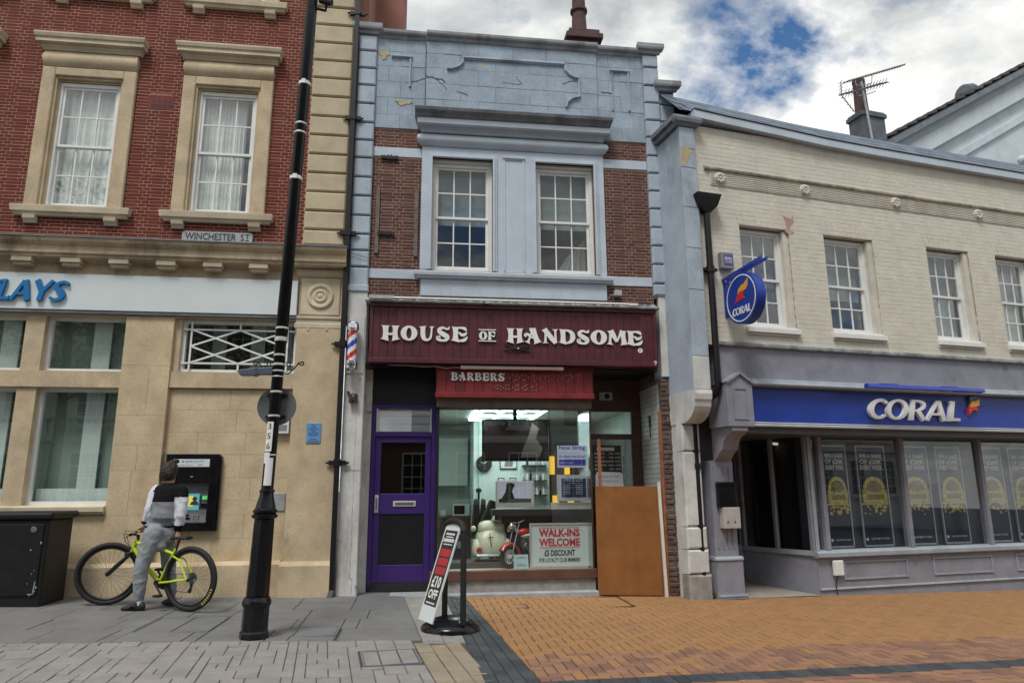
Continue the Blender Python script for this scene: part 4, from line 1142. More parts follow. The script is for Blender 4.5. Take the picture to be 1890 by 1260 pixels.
# return of the window towards the recessed door
def slab(mb, a_, b_, th, z0, z1):
    d = Vector((b_[0] - a_[0], b_[1] - a_[1])).normalized(); nx, ny = -d.y * th, d.x * th
    v = [(a_[0], a_[1]), (b_[0], b_[1]), (b_[0] + nx, b_[1] + ny), (a_[0] + nx, a_[1] + ny)]
    mb.add([(x, y, z0) for x, y in v] + [(x, y, z1) for x, y in v], [(3, 2, 1, 0), (4, 5, 6, 7), (0, 1, 5, 4), (1, 2, 6, 5), (2, 3, 7, 6), (3, 0, 4, 7)])
A0, A1 = (1.66, 1.62), (2.06, .37)
mb = MB(); slab(mb, A0, A1, .06, -.3, .46); mb.build('return_riser', 'coral_grey', cor)
mb = MB(); slab(mb, (1.63, 1.64), (2.02, .38), .10, .46, .53); mb.build('return_sill', 'coral_grey_light', cor)
mb = MB(); slab(mb, A0, A1, .008, .53, 2.26); mb.build('return_pane', 'glass_dark', cor)
for t in (0.03, .5, .97):
    c_ = (A0[0] + (A1[0] - A0[0]) * t, A0[1] + (A1[1] - A0[1]) * t)
    mb = MB(); mb.box(c_[0] - .035, c_[0] + .035, c_[1] - .03, c_[1] + .03, .53, 2.26); mb.build('mullion', 'coral_grey', cor)
# door and its leaf, dark lobby
mb = MB(); mb.box(1.28, 1.68, 1.64, 1.70, -.2, .55); mb.build('door_side_riser', 'coral_grey', cor)
mb = MB(); mb.box(.98, 1.30, 1.66, 1.71, 0, 2.26); mb.box(1.62, 1.70, 1.66, 1.71, .55, 2.26); mb.box(1.30, 1.62, 1.665, 1.705, 2.12, 2.26); mb.build('door_frame', 'coral_grey', cor)
B(1.34, 1.56, 1.672, 1.678, 1.60, 1.78).build('door_notice', 'white_sign', cor)
emit('lobby_lamp', (1.0, .92, .75), 3.0)
B(.74, .92, 1.2, 1.26, 2.215, 2.248).build('lobby_lamp', 'lobby_lamp', cor)
B(1.30, 1.62, 1.68, 1.685, .55, 2.26).build('side_pane', 'glass_dark', cor)
mb = MB(); mb.box(.70, .98, 1.66, 1.70, .02, 2.2); DL = mb.build('door_leaf', 'coral_dark', cor)
mb = MB(); mb.tube([(1.02, 1.58, .55), (1.02, 1.58, 1.55)], .016, 8); mb.tube([(1.02, 1.66, .62), (1.02, 1.58, .62)], .01, 6); mb.tube([(1.02, 1.66, 1.48), (1.02, 1.58, 1.48)], .01, 6); mb.build('door_handle', 'brass' if 'brass' in M else (mat('brass', (.55, .48, .32), .35, .1, 5, .02, metal=.9) and 'brass'), cor)
B(.62, .68, .62, 1.7, -.1, 2.26).build('lobby_side', 'coral_dark', cor)
mb = MB(); mb.add([(.69, .30, gz(5) + .012), (2.05, .33, gz(6) + .012), (1.66, 1.66, gz(5.5) + .05), (.69, 1.66, gz(5) + .05)], [(0, 1, 2, 3)]); mb.build('lobby_floor', 'concrete_pale' if 'concrete_pale' in M else (mat('concrete_pale', (.30, .27, .235), .85, .12, 6, .2) and 'concrete_pale'), cor)
B(.13, .62, .60, .66, -.3, 2.95).build('side_filler', 'coral_dark', cor)
# interior shell
mb = MB()
mb.quad((.7, 3.3, 0), (XR, 3.3, 0), (XR, 3.3, 2.5), (.7, 3.3, 2.5)); mb.quad((.7, 1.75, 2.5), (.7, 3.3, 2.5), (XR, 3.3, 2.5), (XR, .4, 2.5)); mb.quad((.7, 1.75, .1), (XR, .5, .1), (XR, 3.3, .1), (.7, 3.3, .1)); mb.quad((.7, 1.7, .1), (.7, 3.3, .1), (.7, 3.3, 2.5), (.7, 1.7, 2.5))
mb.build('interior_lining', 'room_dark', cor)
mb = MB(); mb.box(X0 + .1, XR, .78, .80, .5, 2.3); mb.build('display_back', 'poster_back' if 'poster_back' in M else (mat('poster_back', (.10, .10, .115), .8, .05, 3, 0) and 'poster_back'), cor)

# ================================================================ white gabled house and chimneys behind
hs2 = thing('gabled_house', 'pale rendered gable-end house rising behind the slate roof at right', 'building', (15.5, 4.0, gz(15)))
# ================================================================ signs on it
cs = thing('fascia_sign', 'long blue fascia sign with white CORAL letters and flag', 'sign', cw(Vector((3.5, -.1, 2.41))), CB, world=False)
FS = Vector((3.5, -.1, 2.41))
def LX(x): return x - FS.x
mb = MB(); mb.box(LX(.755), LX(XR), .0, .03, .003, .50); mb.build('board', 'coral_blue', cs)
GC = dict(GLY)
GC['C'] = (.80, [arc(.52, .5, .36, .42, 42, 318, .16, .14, 11, .27)], None)
GC['O'] = (.96, [], ((.49, .5), (.47, .5), (.28, .38)))
GC['L'] = (.62, [[(.2, 0, .26), (.2, 1, .26)], [(.1, .085, .17), (.62, .085, .17)], [(.05, .95, .1), (.3, .95, .1)]], None)
xe = letters('CORAL', GC, cs, LX(2.78), .085, .325, .455, -.05, .0, 'letter_white', .20, -.02, wf=.78)
def flag(parent, x, z, s, y0, y1):
    mb = MB(); mb.prism([(x + .0, z + .0), (x + .38 * s, z + .28 * s), (x + .8 * s, z + .25 * s), (x + .68 * s, z + .55 * s), (x + .18 * s, z + .45 * s), (x + .05 * s, z + .3 * s)], y0, y1); mb.build('flag_red', 'flag_red', parent)
    mb = MB(); mb.prism([(x + .22 * s, z + .47 * s), (x + .55 * s, z + .50 * s), (x + .92 * s, z + .58 * s), (x + 1.02 * s, z + .98 * s), (x + .7 * s, z + .86 * s), (x + .33 * s, z + .80 * s)], y0 - .001, y1); mb.build('flag_yellow', 'flag_yellow', parent)
    mb = MB(); mb.prism([(x + .22 * s, z + .80 * s), (x + .45 * s, z + .87 * s), (x + .95 * s, z + 1.0 * s), (x + .9 * s, z + 1.18 * s), (x + .4 * s, z + 1.1 * s), (x + .24 * s, z + 1.14 * s)], y0, y1); mb.build('flag_green', 'flag_green', parent)
mat('flag_red', (.62, .02, .02), .4, .04, 5, 0); mat('flag_yellow', (.72, .36, .02), .4, .04, 5, 0); mat('flag_green', (.02, .10, .13), .4, .04, 5, 0)
flag(cs, LX(4.85), .20, .27, -.045, .0)
# trough light above it
tl = thing('trough_light', 'blue sign trough light on brackets above the betting shop fascia', 'light', cw(Vector((3.75, -.4, 2.96))), CB, world=False)
mb = MB(); mb.profx([(-.05, -.02), (.05, -.03), (.05, .02), (.02, .045), (-.03, .03)], -1.15, 1.15); mb.build('trough', 'coral_blue_bright', tl, bevel=.004)
for x in (-.75, .45):
    mb = MB(); mb.tube([(x, .0, .03), (x + .05, .12, .06), (x + .05, .3, .04)], .014, 8); mb.box(x - .14, x + .18, -.01, .03, .028, .05); mb.build('bracket', 'coral_blue_bright', tl)
# round hanging sign
hsn = thing('hanging_sign', 'round blue CORAL sign hanging from a wall bracket', 'sign', cw(Vector((.42, 0, 3.73))), CB, world=False)
mb = MB(); c_ = (.36, -.36, .35)
# bracket arm coming out of the wall, disc held square to it, turned towards the street
mb = MB(); mb.box(.08, .18, -.02, .0, .25, .80); mb.box(.09, .17, -.10, -.02, .40, .76); mb.build('wall_plate', 'coral_blue_bright', hsn)
for dx in (.06, .15): 
    mb = MB(); mb.add([(dx, .0, .80), (dx + .03, .0, .80), (dx + .03, -.95, .86), (dx, -.95, .86), (dx, 0, .84), (dx + .03, 0, .84), (dx + .03, -.95, .90), (dx, -.95, .90)], [(0, 1, 2, 3), (7, 6, 5, 4), (0, 4, 5, 1), (1, 5, 6, 2), (2, 6, 7, 3), (3, 7, 4, 0)]); mb.build('arm', 'coral_blue_bright', hsn)
DTH, DR_ = .15, .375
def disc(mb, r0, x0, x1, cy, cz, n=44, r1=None):
    mb.lathe([(r0, 0), (r1 or r0, x1 - x0)], (x0, cy, cz), n, 'x')
DC = (-.47, .42)
mb = MB(); disc(mb, DR_, .04, .04 + DTH, *DC); mb.build('disc', 'coral_blue', hsn, smooth=True)
def xring(mb, ro, ri, x0, x1, cy, cz, n=44):
    v = []
    for i in range(n):
        a_ = 2 * PI * i / n
        for r in (ro, ri):
            for x in (x0, x1): v.append((x, cy + r * math.cos(a_), cz + r * math.sin(a_)))
    f = []
    for i in range(n):
        a_ = 4 * i; b_ = 4 * ((i + 1) % n)
        f += [(a_, a_ + 2, b_ + 2, b_), (a_ + 2, a_ + 3, b_ + 3, b_ + 2), (a_ + 1, b_ + 1, b_ + 3, a_ + 3), (a_, b_, b_ + 1, a_ + 1)]
    mb.add(v, f)
mb = MB(); xring(mb, .345, .328, .036, .041, *DC); mb.build('white_ring', 'letter_white', hsn)
# face graphics are laid out in xz and turned onto the disc's face
def onface(mb):
    # local (x right, z up) on the left face (normal -x): right on the face = towards -y
    mb.v = [(.04 + y, DC[0] - x, DC[1] + z) for x, y, z in mb.v]
    return mb
for nm, pts in (('flag_red', [(-.15, -.06), (-.12, .0), (-.07, .06), (-.03, .09), (.03, .08), (.10, .09), (.06, .02), (.10, -.02), (.02, -.02), (-.06, -.03)]), ('flag_yellow', [(-.07, .07), (-.04, .14), (.03, .18), (.10, .19), (.19, .25), (.18, .15), (.14, .10), (.06, .09), (-.01, .095)])):
    mb = MB(); mb.prism(pts[::-1] if False else pts, -.005 if nm == 'flag_red' else -.006, .001); onface(mb).build(nm, nm, hsn)
xx = -.23
for ch in 'CORAL':
    wd, rib, rg = GC[ch]
    mb = MB()
    for k, st in enumerate(rib): mb.ribbon([(a_, b_, c_ * .85) for a_, b_, c_ in st], -.005 - .0004 * k, .001, xx, -.235, .105, .11, .15)
    if rg: mb.ring(rg[0][0], rg[0][1], rg[1], rg[2], -.005, .001, 24, xx, -.235, .105, .11, .15)
    onface(mb).build('letter', 'letter_white', hsn); xx += (wd - .01) * .105
mb = MB(); mb.tube([(.115, -.47, .78), (.115, -.47, .86)], .02, 8); mb.build('hanger', 'coral_blue_bright', hsn)
# alarm box
al = thing('alarm_box', 'small grey alarm box with purple front on the cream wall', 'alarm box', cw(Vector((.55, -.0, 4.72))), CB, world=False)
mat('alarm_purple', (.10, .10, .27), .5, .05, 5, 0); mat('alarm_grey', (.22, .215, .24), .6, .1, 5, .05)
mb = MB(); mb.box(-.11, .11, -.09, -.002, .0, .26); mb.build('case', 'alarm_grey', al, bevel=.01)
mb = MB(); mb.prism([(-.06, .06), (.095, .06), (.095, .23), (-.06, .23)], -.096, -.09); mb.build('front_label', 'alarm_purple', al)
# rainwater pipe with hopper
rp = thing('drainpipe', 'black downpipe with hopper head on the cream building', 'drainpipe', cw(Vector((.24, -.09, .0))), CB, world=False)
mb = MB(); mb.add([(-.21, -.12, .28), (.21, -.12, .28), (.21, .08, .28), (-.21, .08, .28), (-.19, -.11, .22), (.19, -.11, .22), (.19, .08, .22), (-.19, .08, .22), (-.15, -.08, .1), (.15, -.08, .1), (.15, .08, .1), (-.15, .08, .1), (-.05, -.05, 0), (.05, -.05, 0), (.05, .05, 0), (-.05, .05, 0)], [t for k in range(3) for i in range(4) for j in [(i + 1) % 4] for t in [(4 * k + j, 4 * k + i, 4 * k + 4 + i, 4 * k + 4 + j)]] + [(0, 1, 2, 3)])
mb.v = [(x, y, z + 5.58) for x, y, z in mb.v]; mb.build('hopper', 'black_iron', rp)
mb = MB(); mb.tube([(0, 0, 5.6), (0, .0, 2.98)], .048, 12); mb.tube([(0, 0, 3.02), (0, .0, 2.92), (-.02, .06, 2.80), (-.12, .32, 2.66), (-.17, .44, 2.55), (-.17, .45, 2.42), (-.16, .45, gz(4) + .0)], .046, 12); mb.build('pipe', 'black_iron', rp, smooth=True)
for z in (4.68,): 
    mb = MB(); mb.tube([(0, 0, z - .05), (0, 0, z + .05)], .062, 12); mb.box(-.12, .12, -.01, .09, z - .02, z + .02); mb.build('collar', 'black_iron', rp)
mb = MB(); mb.tube([(-.16, .45, 1.75), (-.16, .45, 1.83)], .06, 12); mb.build('collar', 'black_iron', rp)
# cigarette bin on the pilaster
cg = thing('ashtray_bin', 'small black and pale grey wall ashtray on the grey pilaster', 'ashtray', cw(Vector((.51, PY, .90))), CB, world=False)
mat('bin_pale', (.42, .40, .37), .5, .1, 8, .05)
mb = MB(); mb.box(-.17, .11, -.10, -.004, .30, .62); mb.prism([(-.18, .62), (.12, .62), (.10, .66), (-.16, .66)], -.12, -.004); mb.build('hood', 'black_gloss', cg, bevel=.006)
mb = MB(); mb.box(-.13, .145, -.12, -.004, .0, .298); mb.build('tray', 'bin_pale', cg, bevel=.008)
mb = MB()
for x in (-.07, .05): mb.prism([(x - .015, .08), (x + .015, .08), (x, .115)], -.124, -.119)
mb.build('slot', 'black_matt', cg)
# socket box on the stall riser
sb = thing('socket_box', 'white plastic socket box on the grey stall riser', 'socket box', cw(Vector((2.35, WY, .10))), CB, world=False)
mb = MB(); mb.box(-.06, .12, -.07, -.02, .07, .29); mb.build('case', 'white_paint', sb, bevel=.012)
mb = MB(); mb.tube([(.02, -.03, .07), (.0, -.03, .0), (-.03, -.03, -.06), (-.01, -.03, -.20)], .008, 6); mb.build('cable', 'black_matt', sb)
# ================================================================ ground
TILT = math.atan(.025)
mat('asphalt', (.06, .06, .062), .9, .2, 6, .5)
mat('pave_bed', (.07, .065, .058), .95, .2, 20, .5)
def gobj(name, mb_, mt, kind='structure'):
    o = mb_.build(name, mt); o['kind'] = kind
    o.location = (0, 0, .04); o.rotation_euler = (0, TILT, 0)
    return o
mb = MB(); S_ = 300
mb.quad((-S_, -S_, -.09), (S_, -S_, -.09), (S_, S_, -.09), (-S_, S_, -.09)); gobj('ground', mb, 'asphalt')
mat('slab', (.22, .22, .22), .8, .10, 3, .25, 90, rnd=[(.15, .152, .155), (.172, .172, .172), (.19, .187, .182), (.16, .162, .165), (.18, .175, .167)], fine=.1, dirt=.35, dirtcol=(.10, .10, .10), dscale=2.5, spots=.55)
mat('sett', (.26, .25, .235), .8, .10, 4, .3, 90, rnd=[(.24, .235, .222), (.27, .26, .243), (.295, .282, .258), (.25, .24, .23), (.28, .258, .235)], fine=.12, dirt=.3, dirtcol=(.15, .145, .135), dscale=3, spots=.5)
mat('sett_tan', (.30, .25, .17), .8, .12, 4, .3, 90, rnd=[(.27, .235, .17), (.31, .25, .165), (.24, .205, .15), (.30, .27, .21), (.28, .22, .15)], fine=.12)
mat('paver_yellow', (.42, .24, .11), .8, .08, 5, .3, 120, rnd=[(.31, .16, .062), (.34, .185, .076), (.365, .20, .085), (.385, .22, .096), (.325, .168, .068)], fine=.1, dirt=.2, dirtcol=(.28, .13, .06), dscale=1.2, spots=.45, bare=((.20, .125, .07), 1.6, .60, .85))
mat('paver_red', (.30, .13, .08), .8, .1, 5, .3, 120, rnd=[(.18, .095, .068), (.24, .12, .08), (.29, .145, .085), (.24, .135, .09), (.31, .16, .088)], fine=.1)
mat('paver_black', (.045, .05, .055), .7, .15, 5, .3, 120, rnd=[(.035, .04, .046), (.05, .055, .06), (.062, .068, .073)], fine=.12)
# stone pavement in front of the bank and the door
mb = MB(); mb.quad((-14, -12, -.012), (.64, -12, -.012), (.64, .36, -.012), (-14, .36, -.012)); PV = gobj('stone_pavement', mb, 'pave_bed')
covers = [(-2.82, -2.08, -2.46, -1.60), (-.48, .02, -3.88, -3.32), (-1.24, -.80, -2.69, -2.20), (-.50, -.25, -.60, -.30)]
def clip(poly, f):
    out_ = []
    for i, p in enumerate(poly):
        q = poly[(i + 1) % len(poly)]; fp, fq = f(p), f(q)
        if fp <= 0: out_.append(p)
        if fp * fq < 0: t = fp / (fp - fq); out_.append((p[0] + (q[0] - p[0]) * t, p[1] + (q[1] - p[1]) * t))
    return out_
def poly_area(poly): return abs(sum(p[0] * q[1] - q[0] * p[1] for p, q in zip(poly, poly[1:] + poly[:1]))) / 2
def flag_stone(m, poly, zt, sl=0.0, c=.005):
    """paving piece of any outline with worn top edges"""
    n_ = len(poly); cx_, cy_ = sum(p[0] for p in poly) / n_, sum(p[1] for p in poly) / n_
    top_ = []
    for x, y in poly:
        d = math.hypot(x - cx_, y - cy_); k = max(.5, 1 - c * 1.5 / d); top_.append((cx_ + (x - cx_) * k, cy_ + (y - cy_) * k, zt + (x - cx_) * sl))
    v_ = top_ + [(x, y, zt - c + (x - cx_) * sl) for x, y in poly] + [(x, y, -.05) for x, y in poly]
    m.add(v_, [tuple(range(n_))] + [(i + o_ + n_, (i + 1) % n_ + o_ + n_, (i + 1) % n_ + o_, i + o_) for o_ in (0, n_) for i in range(n_)])
def slab_end(y): return -.20 - .085 * y
def piece(name, mt, part, x0, x1, y0, y1, top=0.0, c=.004, g_=.0045, cut=covers):
    for a_, b_, p, q in cut:
        if x0 < b_ - .02 and x1 > a_ + .02 and y0 < q - .02 and y1 > p + .02:
            # trim the piece back to the frame of the cover
            for n0, n1, m0, m1 in ((x0, min(x1, a_), y0, y1), (max(x0, b_), x1, y0, y1), (max(x0, a_), min(x1, b_), y0, min(y1, p)), (max(x0, a_), min(x1, b_), max(y0, q), y1)):
                if n1 - n0 > .03 and m1 - m0 > .03: piece(name, mt, part, n0, n1, m0, m1, top, c, g_, [t for t in cut if t != (a_, b_, p, q)])
            return
    m = MB(); m.cr = random.uniform(.02, .98)
    t = top + random.uniform(-.003, .003)
    m.tbox(x0 + g_, x1 - g_, y0 + g_ * 1.5, y1 - g_ * 1.5, -.05, t, c)
    m.build(name, mt, part)
rows = [.36, -.02, -.56, -1.13, -1.72, -2.30, -2.90]
for k, (ya, yb) in enumerate(zip(rows, rows[1:])):
    x = -9.0 + random.uniform(0, .5)
    xr = slab_end((ya + yb) / 2)
    while x < xr - .05:
        ln = random.choice((.62, .75, .9, .68)) if k else .9
        e = min(x + ln, xr)
        if xr - e < .25:
            m = MB(); m.cr = random.random()
            flag_stone(m, [(x + .0045, yb + .0068), (slab_end(yb) - .004, yb + .0068), (slab_end(ya) - .004, ya - .0068), (x + .0045, ya - .0068)], random.uniform(-.003, .003), 0, .004)
            m.build('paving_slab', 'slab', PV); break
        piece('paving_slab', 'slab', PV, x, e, yb, ya); x = e
# strip of small setts between slabs and the dark band
for k in range(2):
    y = -.02
    while y > -3.02:
        ln = random.uniform(.24, .42); yb = max(y - ln, -3.04)
        ue = lambda yy: slab_end(yy) + (.365 - .035 * yy - slab_end(yy)) * k / 2
        uf = lambda yy: slab_end(yy) + (.365 - .035 * yy - slab_end(yy)) * (k + 1) / 2
        m = MB(); m.cr = random.random()
        flag_stone(m, [(ue(yb) + .003, yb + .0045), (uf(yb) - .003, yb + .0045), (uf(y) - .003, y - .0045), (ue(y) + .003, y - .0045)], random.uniform(-.003, .003))
        m.build('sett', 'sett', PV); y = yb
# rows of setts beyond the slabs, laid a few degrees askew
rr = random.Random(11)
SROT, SPX, SPY = R(7.5), -.04, -3.03
def s2w(u, v): return (SPX + u * math.cos(SROT) - v * math.sin(SROT), SPY + u * math.sin(SROT) + v * math.cos(SROT))
def sett(u0, u1, v0, v1, mt, gu=.0032, gv=.0055):
    poly = [s2w(*p) for p in ((u0 + gu, v0 + gv), (u1 - gu, v0 + gv), (u1 - gu, v1 - gv), (u0 + gu, v1 - gv))]
    poly = clip(poly, lambda p: p[1] + 2.912)
    if len(poly) < 3: return
    cx_, cy_ = sum(p[0] for p in poly) / len(poly), sum(p[1] for p in poly) / len(poly)
    area = abs(sum(p[0] * q[1] - q[0] * p[1] for p, q in zip(poly, poly[1:] + poly[:1]))) / 2
    if area < .0015: return
    m = MB(); m.cr = rr.uniform(.02, .98)
    flag_stone(m, poly, rr.uniform(-.004, .003), rr.uniform(-.012, .012))
    m.build('sett', mt, PV)
U = .088
nx, ny = 64, 29
CV = (-.445, .045, -.84, -.29)               # cover in the sett frame
occ = [[False] * ny for _ in range(nx)]
gu0, gv0 = -nx * U, .72
for i in range(nx):
    for j in range(ny):
        if CV[0] - .05 < gu0 + (i + .5) * U < CV[1] + .05 and CV[2] - .03 < gv0 - (j + .5) * U < CV[3] + .03: occ[i][j] = True
for j in range(ny):
    for i in range(nx):
        if occ[i][j]: continue
        opts = [(2, 2), (2, 3), (3, 2), (2, 1), (1, 2), (3, 3), (2, 2), (2, 3), (3, 2)]
        rr.shuffle(opts); opts.append((1, 1))
        for w_, h_ in opts:
            if i + w_ <= nx and j + h_ <= ny and all(not occ[i + a_][j + b_] for a_ in range(w_) for b_ in range(h_)):
                for a_ in range(w_):
                    for b_ in range(h_): occ[i + a_][j + b_] = True
                sett(gu0 + i * U, gu0 + (i + w_) * U, gv0 - (j + h_) * U, gv0 - j * U, 'sett')
                break
# three columns of tan setts beside the dark band
for k in range(3):
    v = -.02 - (.0, .08, .03)[k]
    while v > -2.2:
        ln = rr.uniform(.26, .42)
        sett(.003 + k * .15, .15 + k * .15, v - ln, v, 'sett_tan'); v -= ln
# covers
def cover(name, label, x0, x1, y0, y1, cross=None, fill='slab', mtr='lead', rot=0.0):
    o = thing(name, label, 'manhole cover', ((x0 + x1) / 2, (y0 + y1) / 2, gz((x0 + x1) / 2)))
    z = gz((x0 + x1) / 2); o.rotation_euler[2] = rot
    f = .014
    m = MB()
    m.box(x0, x1, y0, y0 + f, z - .03, z + .002); m.box(x0, x1, y1 - f, y1, z - .03, z + .002); m.box(x0, x0 + f, y0 + f, y1 - f, z - .03, z + .002); m.box(x1 - f, x1, y0 + f, y1 - f, z - .03, z + .002)
    m.build('frame', mtr, o)
    xs = [x0 + f] + (cross or []) + [x1 - f]
    for a_, b_ in zip(xs, xs[1:]):
        m = MB(); m.cr = .5; m.tbox(a_ + .006, b_ - .006, y0 + f + .006, y1 - f - .006, z - .03, z + random.uniform(-.004, .0), .004); m.build('plate', fill, o)
    return o
cover('manhole_cover', 'large slab-filled double manhole cover behind the lamp post', -2.82, -2.08, -2.46, -1.60, [-2.45])
cover('manhole_cover', 'sett-filled metal-framed manhole cover near the swing sign', -.475, .015, -3.88, -3.33, [-.32, -.15], 'sett', rot=SROT)
cover('manhole_cover', 'plain slab-filled cover right of the lamp post', -1.24, -.80, -2.69, -2.20)
cover('stopcock_cover', 'small metal cover in front of the purple door', -.50, -.25, -.60, -.30, None, 'slab')
# ---- block paving, 90 degree herringbone
mb = MB(); mb.quad((.30, -12, -.014), (16, -12, -.014), (16, 2.4, -.014), (.30, 2.4, -.014)); BP = gobj('block_paving', mb, 'pave_bed')
PW, PLn, G_p = .1, .2, .010
def left_edge(y): return .63 + .074 * -(y)             # right edge of the dark band
def road_edge(x): return -4.47 + .115 * (x - .9)       # upper edge of the dark soldier course
def in_yellow(x, y):
    return x > left_edge(y) + .01 and y > road_edge(x) + .01 and x < 13.5
bricks = []
for i in range(0, 140):
    for j in range(-60, 30):
        d = (i - j) % 4
        x0 = .55 + i * PW; y0 = -.02 + j * PW
        if d == 0: r_ = (x0, x0 + PLn, y0, y0 + PW)
        elif d == 3: r_ = (x0, x0 + PW, y0, y0 + PLn)
        else: continue
        xc, yc = (r_[0] + r_[1]) / 2, (r_[2] + r_[3]) / 2
        if yc > .40 + max(0, (xc - 2.4)) * .3: continue
        if xc > 4 and yc > -.05 + (xc - 4.3) * .172: continue
        # clip to the field
        le = left_edge(yc); re = road_edge(xc)
        if r_[1] <= le - .03 or r_[3] <= re - .03: continue
        inside = all(x_ > left_edge(y_) + .004 and y_ > road_edge(x_) + .004 for x_ in r_[:2] for y_ in r_[2:])
        bricks.append((r_, inside, d))
bricks.sort(key=lambda b: (Vector(((b[0][0] + b[0][1]) / 2, (b[0][2] + b[0][3]) / 2, 0)) - CAMPOS).length)
pv = {}
for mt in ('paver_yellow', 'paver_red'):
    for d, (lx, ly) in ((0, (PLn, PW)), (3, (PW, PLn))):
        pv[mt, d] = []
        for q in range(8):
            m = MB(); m.cr = (q + .5) / 8; m.tbox(-lx / 2 + G_p / 2, lx / 2 - G_p / 2, -ly / 2 + G_p / 2, ly / 2 - G_p / 2, -.05, 0, .004); pv[mt, d].append(m.mesh('paver', mt))
rest = {'paver_yellow': MB(), 'paver_red': MB()}
n = 0
rr = random.Random(5)
for r_, full, d in bricks:
    xc, yc = (r_[0] + r_[1]) / 2, (r_[2] + r_[3]) / 2
    lim = -3.62 + .118 * (xc - .9)
    depth_in = lim - yc + rr.uniform(-.06, .06)
    red = depth_in > 0 and rr.random() < .93
    if red and .25 < depth_in < .42 and 1.9 < xc < 3.0: red = rr.random() < .35
    mt = 'paver_red' if red else 'paver_yellow'
    zt = rr.uniform(-.002, .002)
    if full and n < 300 and xc < 6.5:
        o = new('paver', rr.choice(pv[mt, d]), BP); o.location = (xc, yc, zt); n += 1
    else:
        m = rest[mt]; m.cr = rr.uniform(.02, .98)
        if full: m.tbox(r_[0] + G_p / 2, r_[1] - G_p / 2, r_[2] + G_p / 2, r_[3] - G_p / 2, -.05, zt, .004)
        else:
            g2 = G_p / 2; pl = [(r_[0] + g2, r_[2] + g2), (r_[1] - g2, r_[2] + g2), (r_[1] - g2, r_[3] - g2), (r_[0] + g2, r_[3] - g2)]
            pl = clip(clip(pl, lambda p: left_edge(p[1]) + .004 - p[0]), lambda p: road_edge(p[0]) + .004 - p[1])
            if len(pl) > 2 and poly_area(pl) > .0006: flag_stone(m, pl, zt, 0, .003)
for mt in rest:
    o = rest[mt].build('pavers', mt, BP); o['kind'] = 'stuff'
# dark band running out from the shop front
for k in range(4):
    y = .0 - .05 * k
    while y > -7:
        yb = y - .21
        ym = (y + yb) / 2
        ue = lambda yy, q: .365 - .035 * yy + (left_edge(yy) - .365 + .035 * yy) * q / 4
        m = MB(); m.cr = rr.random(); flag_stone(m, [(ue(yb, k) + .003, yb + .003), (ue(yb, k + 1) - .003, yb + .003), (ue(y, k + 1) - .003, y - .003), (ue(y, k) + .003, y - .003)], rr.uniform(-.003, .002), 0, .004); m.build('paver', 'paver_black', PV)
        y = yb
# soldier course and the red carriageway paving
DB = B(.5, .51, -5.2, -5.19, -.03, -.02).build('edge_band', 'pave_bed', BP)
x = 1.0
while x < 9.5:
    ye = road_edge(x + .05)
    m = MB(); m.cr = rr.random(); m.tbox(x + .002, x + .103, ye - .215, ye - .005, -.05, rr.uniform(-.003, .002), .004); m.build('paver', 'paver_black', DB); x += .105
x = .9
while x < 9.0:
    for k in range(6):
        ye = road_edge(x) - .225 - k * .105
        m = MB(); m.cr = rr.random(); xo = x + (.1 if k % 2 else 0)
        m.tbox(xo + .002, xo + .203, ye - .1, ye, -.05, rr.uniform(-.003, .002), .004); m.build('paver', 'paver_red', DB)
    x += .206
cover('stopcock_cover', 'small black-framed cover in the yellow paving near the dark band', 1.14, 1.40, -1.04, -.74, None, 'paver_red', 'black_matt')
cover('inspection_cover', 'wide yellow-filled inspection cover in front of the plywood board', 2.10, 2.80, -.96, -.12, [2.45], 'paver_yellow', 'black_matt')
# ================================================================ lettering helpers
def text(body, parent, mt, x, z, y, h=None, w=None, align='LEFT', bold=0.0, ext=.002, name='lettering', shear=0.0, xf=None, sp=1.0):
    cu = bpy.data.curves.new('t', 'FONT'); cu.body = body; cu.size = 1.0; cu.resolution_u = 2
    cu.offset = bold; cu.shear = shear; cu.align_x = align; cu.space_line = sp
    ob = bpy.data.objects.new('t', cu)
    me = bpy.data.meshes.new_from_object(ob)
    bpy.data.objects.remove(ob); bpy.data.curves.remove(cu)
    vs_ = [v_.co.copy() for v_ in me.vertices]
    fs_ = [tuple(p.vertices) for p in me.polygons]
    bpy.data.meshes.remove(me)
    x0 = min(v_.x for v_ in vs_); x1 = max(v_.x for v_ in vs_); y0 = min(v_.y for v_ in vs_); y1 = max(v_.y for v_ in vs_)
    sz = h / (y1 - y0) if h else w / (x1 - x0)
    sx = w / (x1 - x0) if w else sz
    ox = {'LEFT': x0, 'CENTER': (x0 + x1) / 2, 'RIGHT': x1}[align]
    m = MB(); n_ = len(vs_)
    m.add([(x + (v_.x - ox) * sx, y, z + (v_.y - y0) * sz) for v_ in vs_], fs_)
    if xf: m.v = [xf(v_) for v_ in m.v]
    return m.build(name, mt, parent)
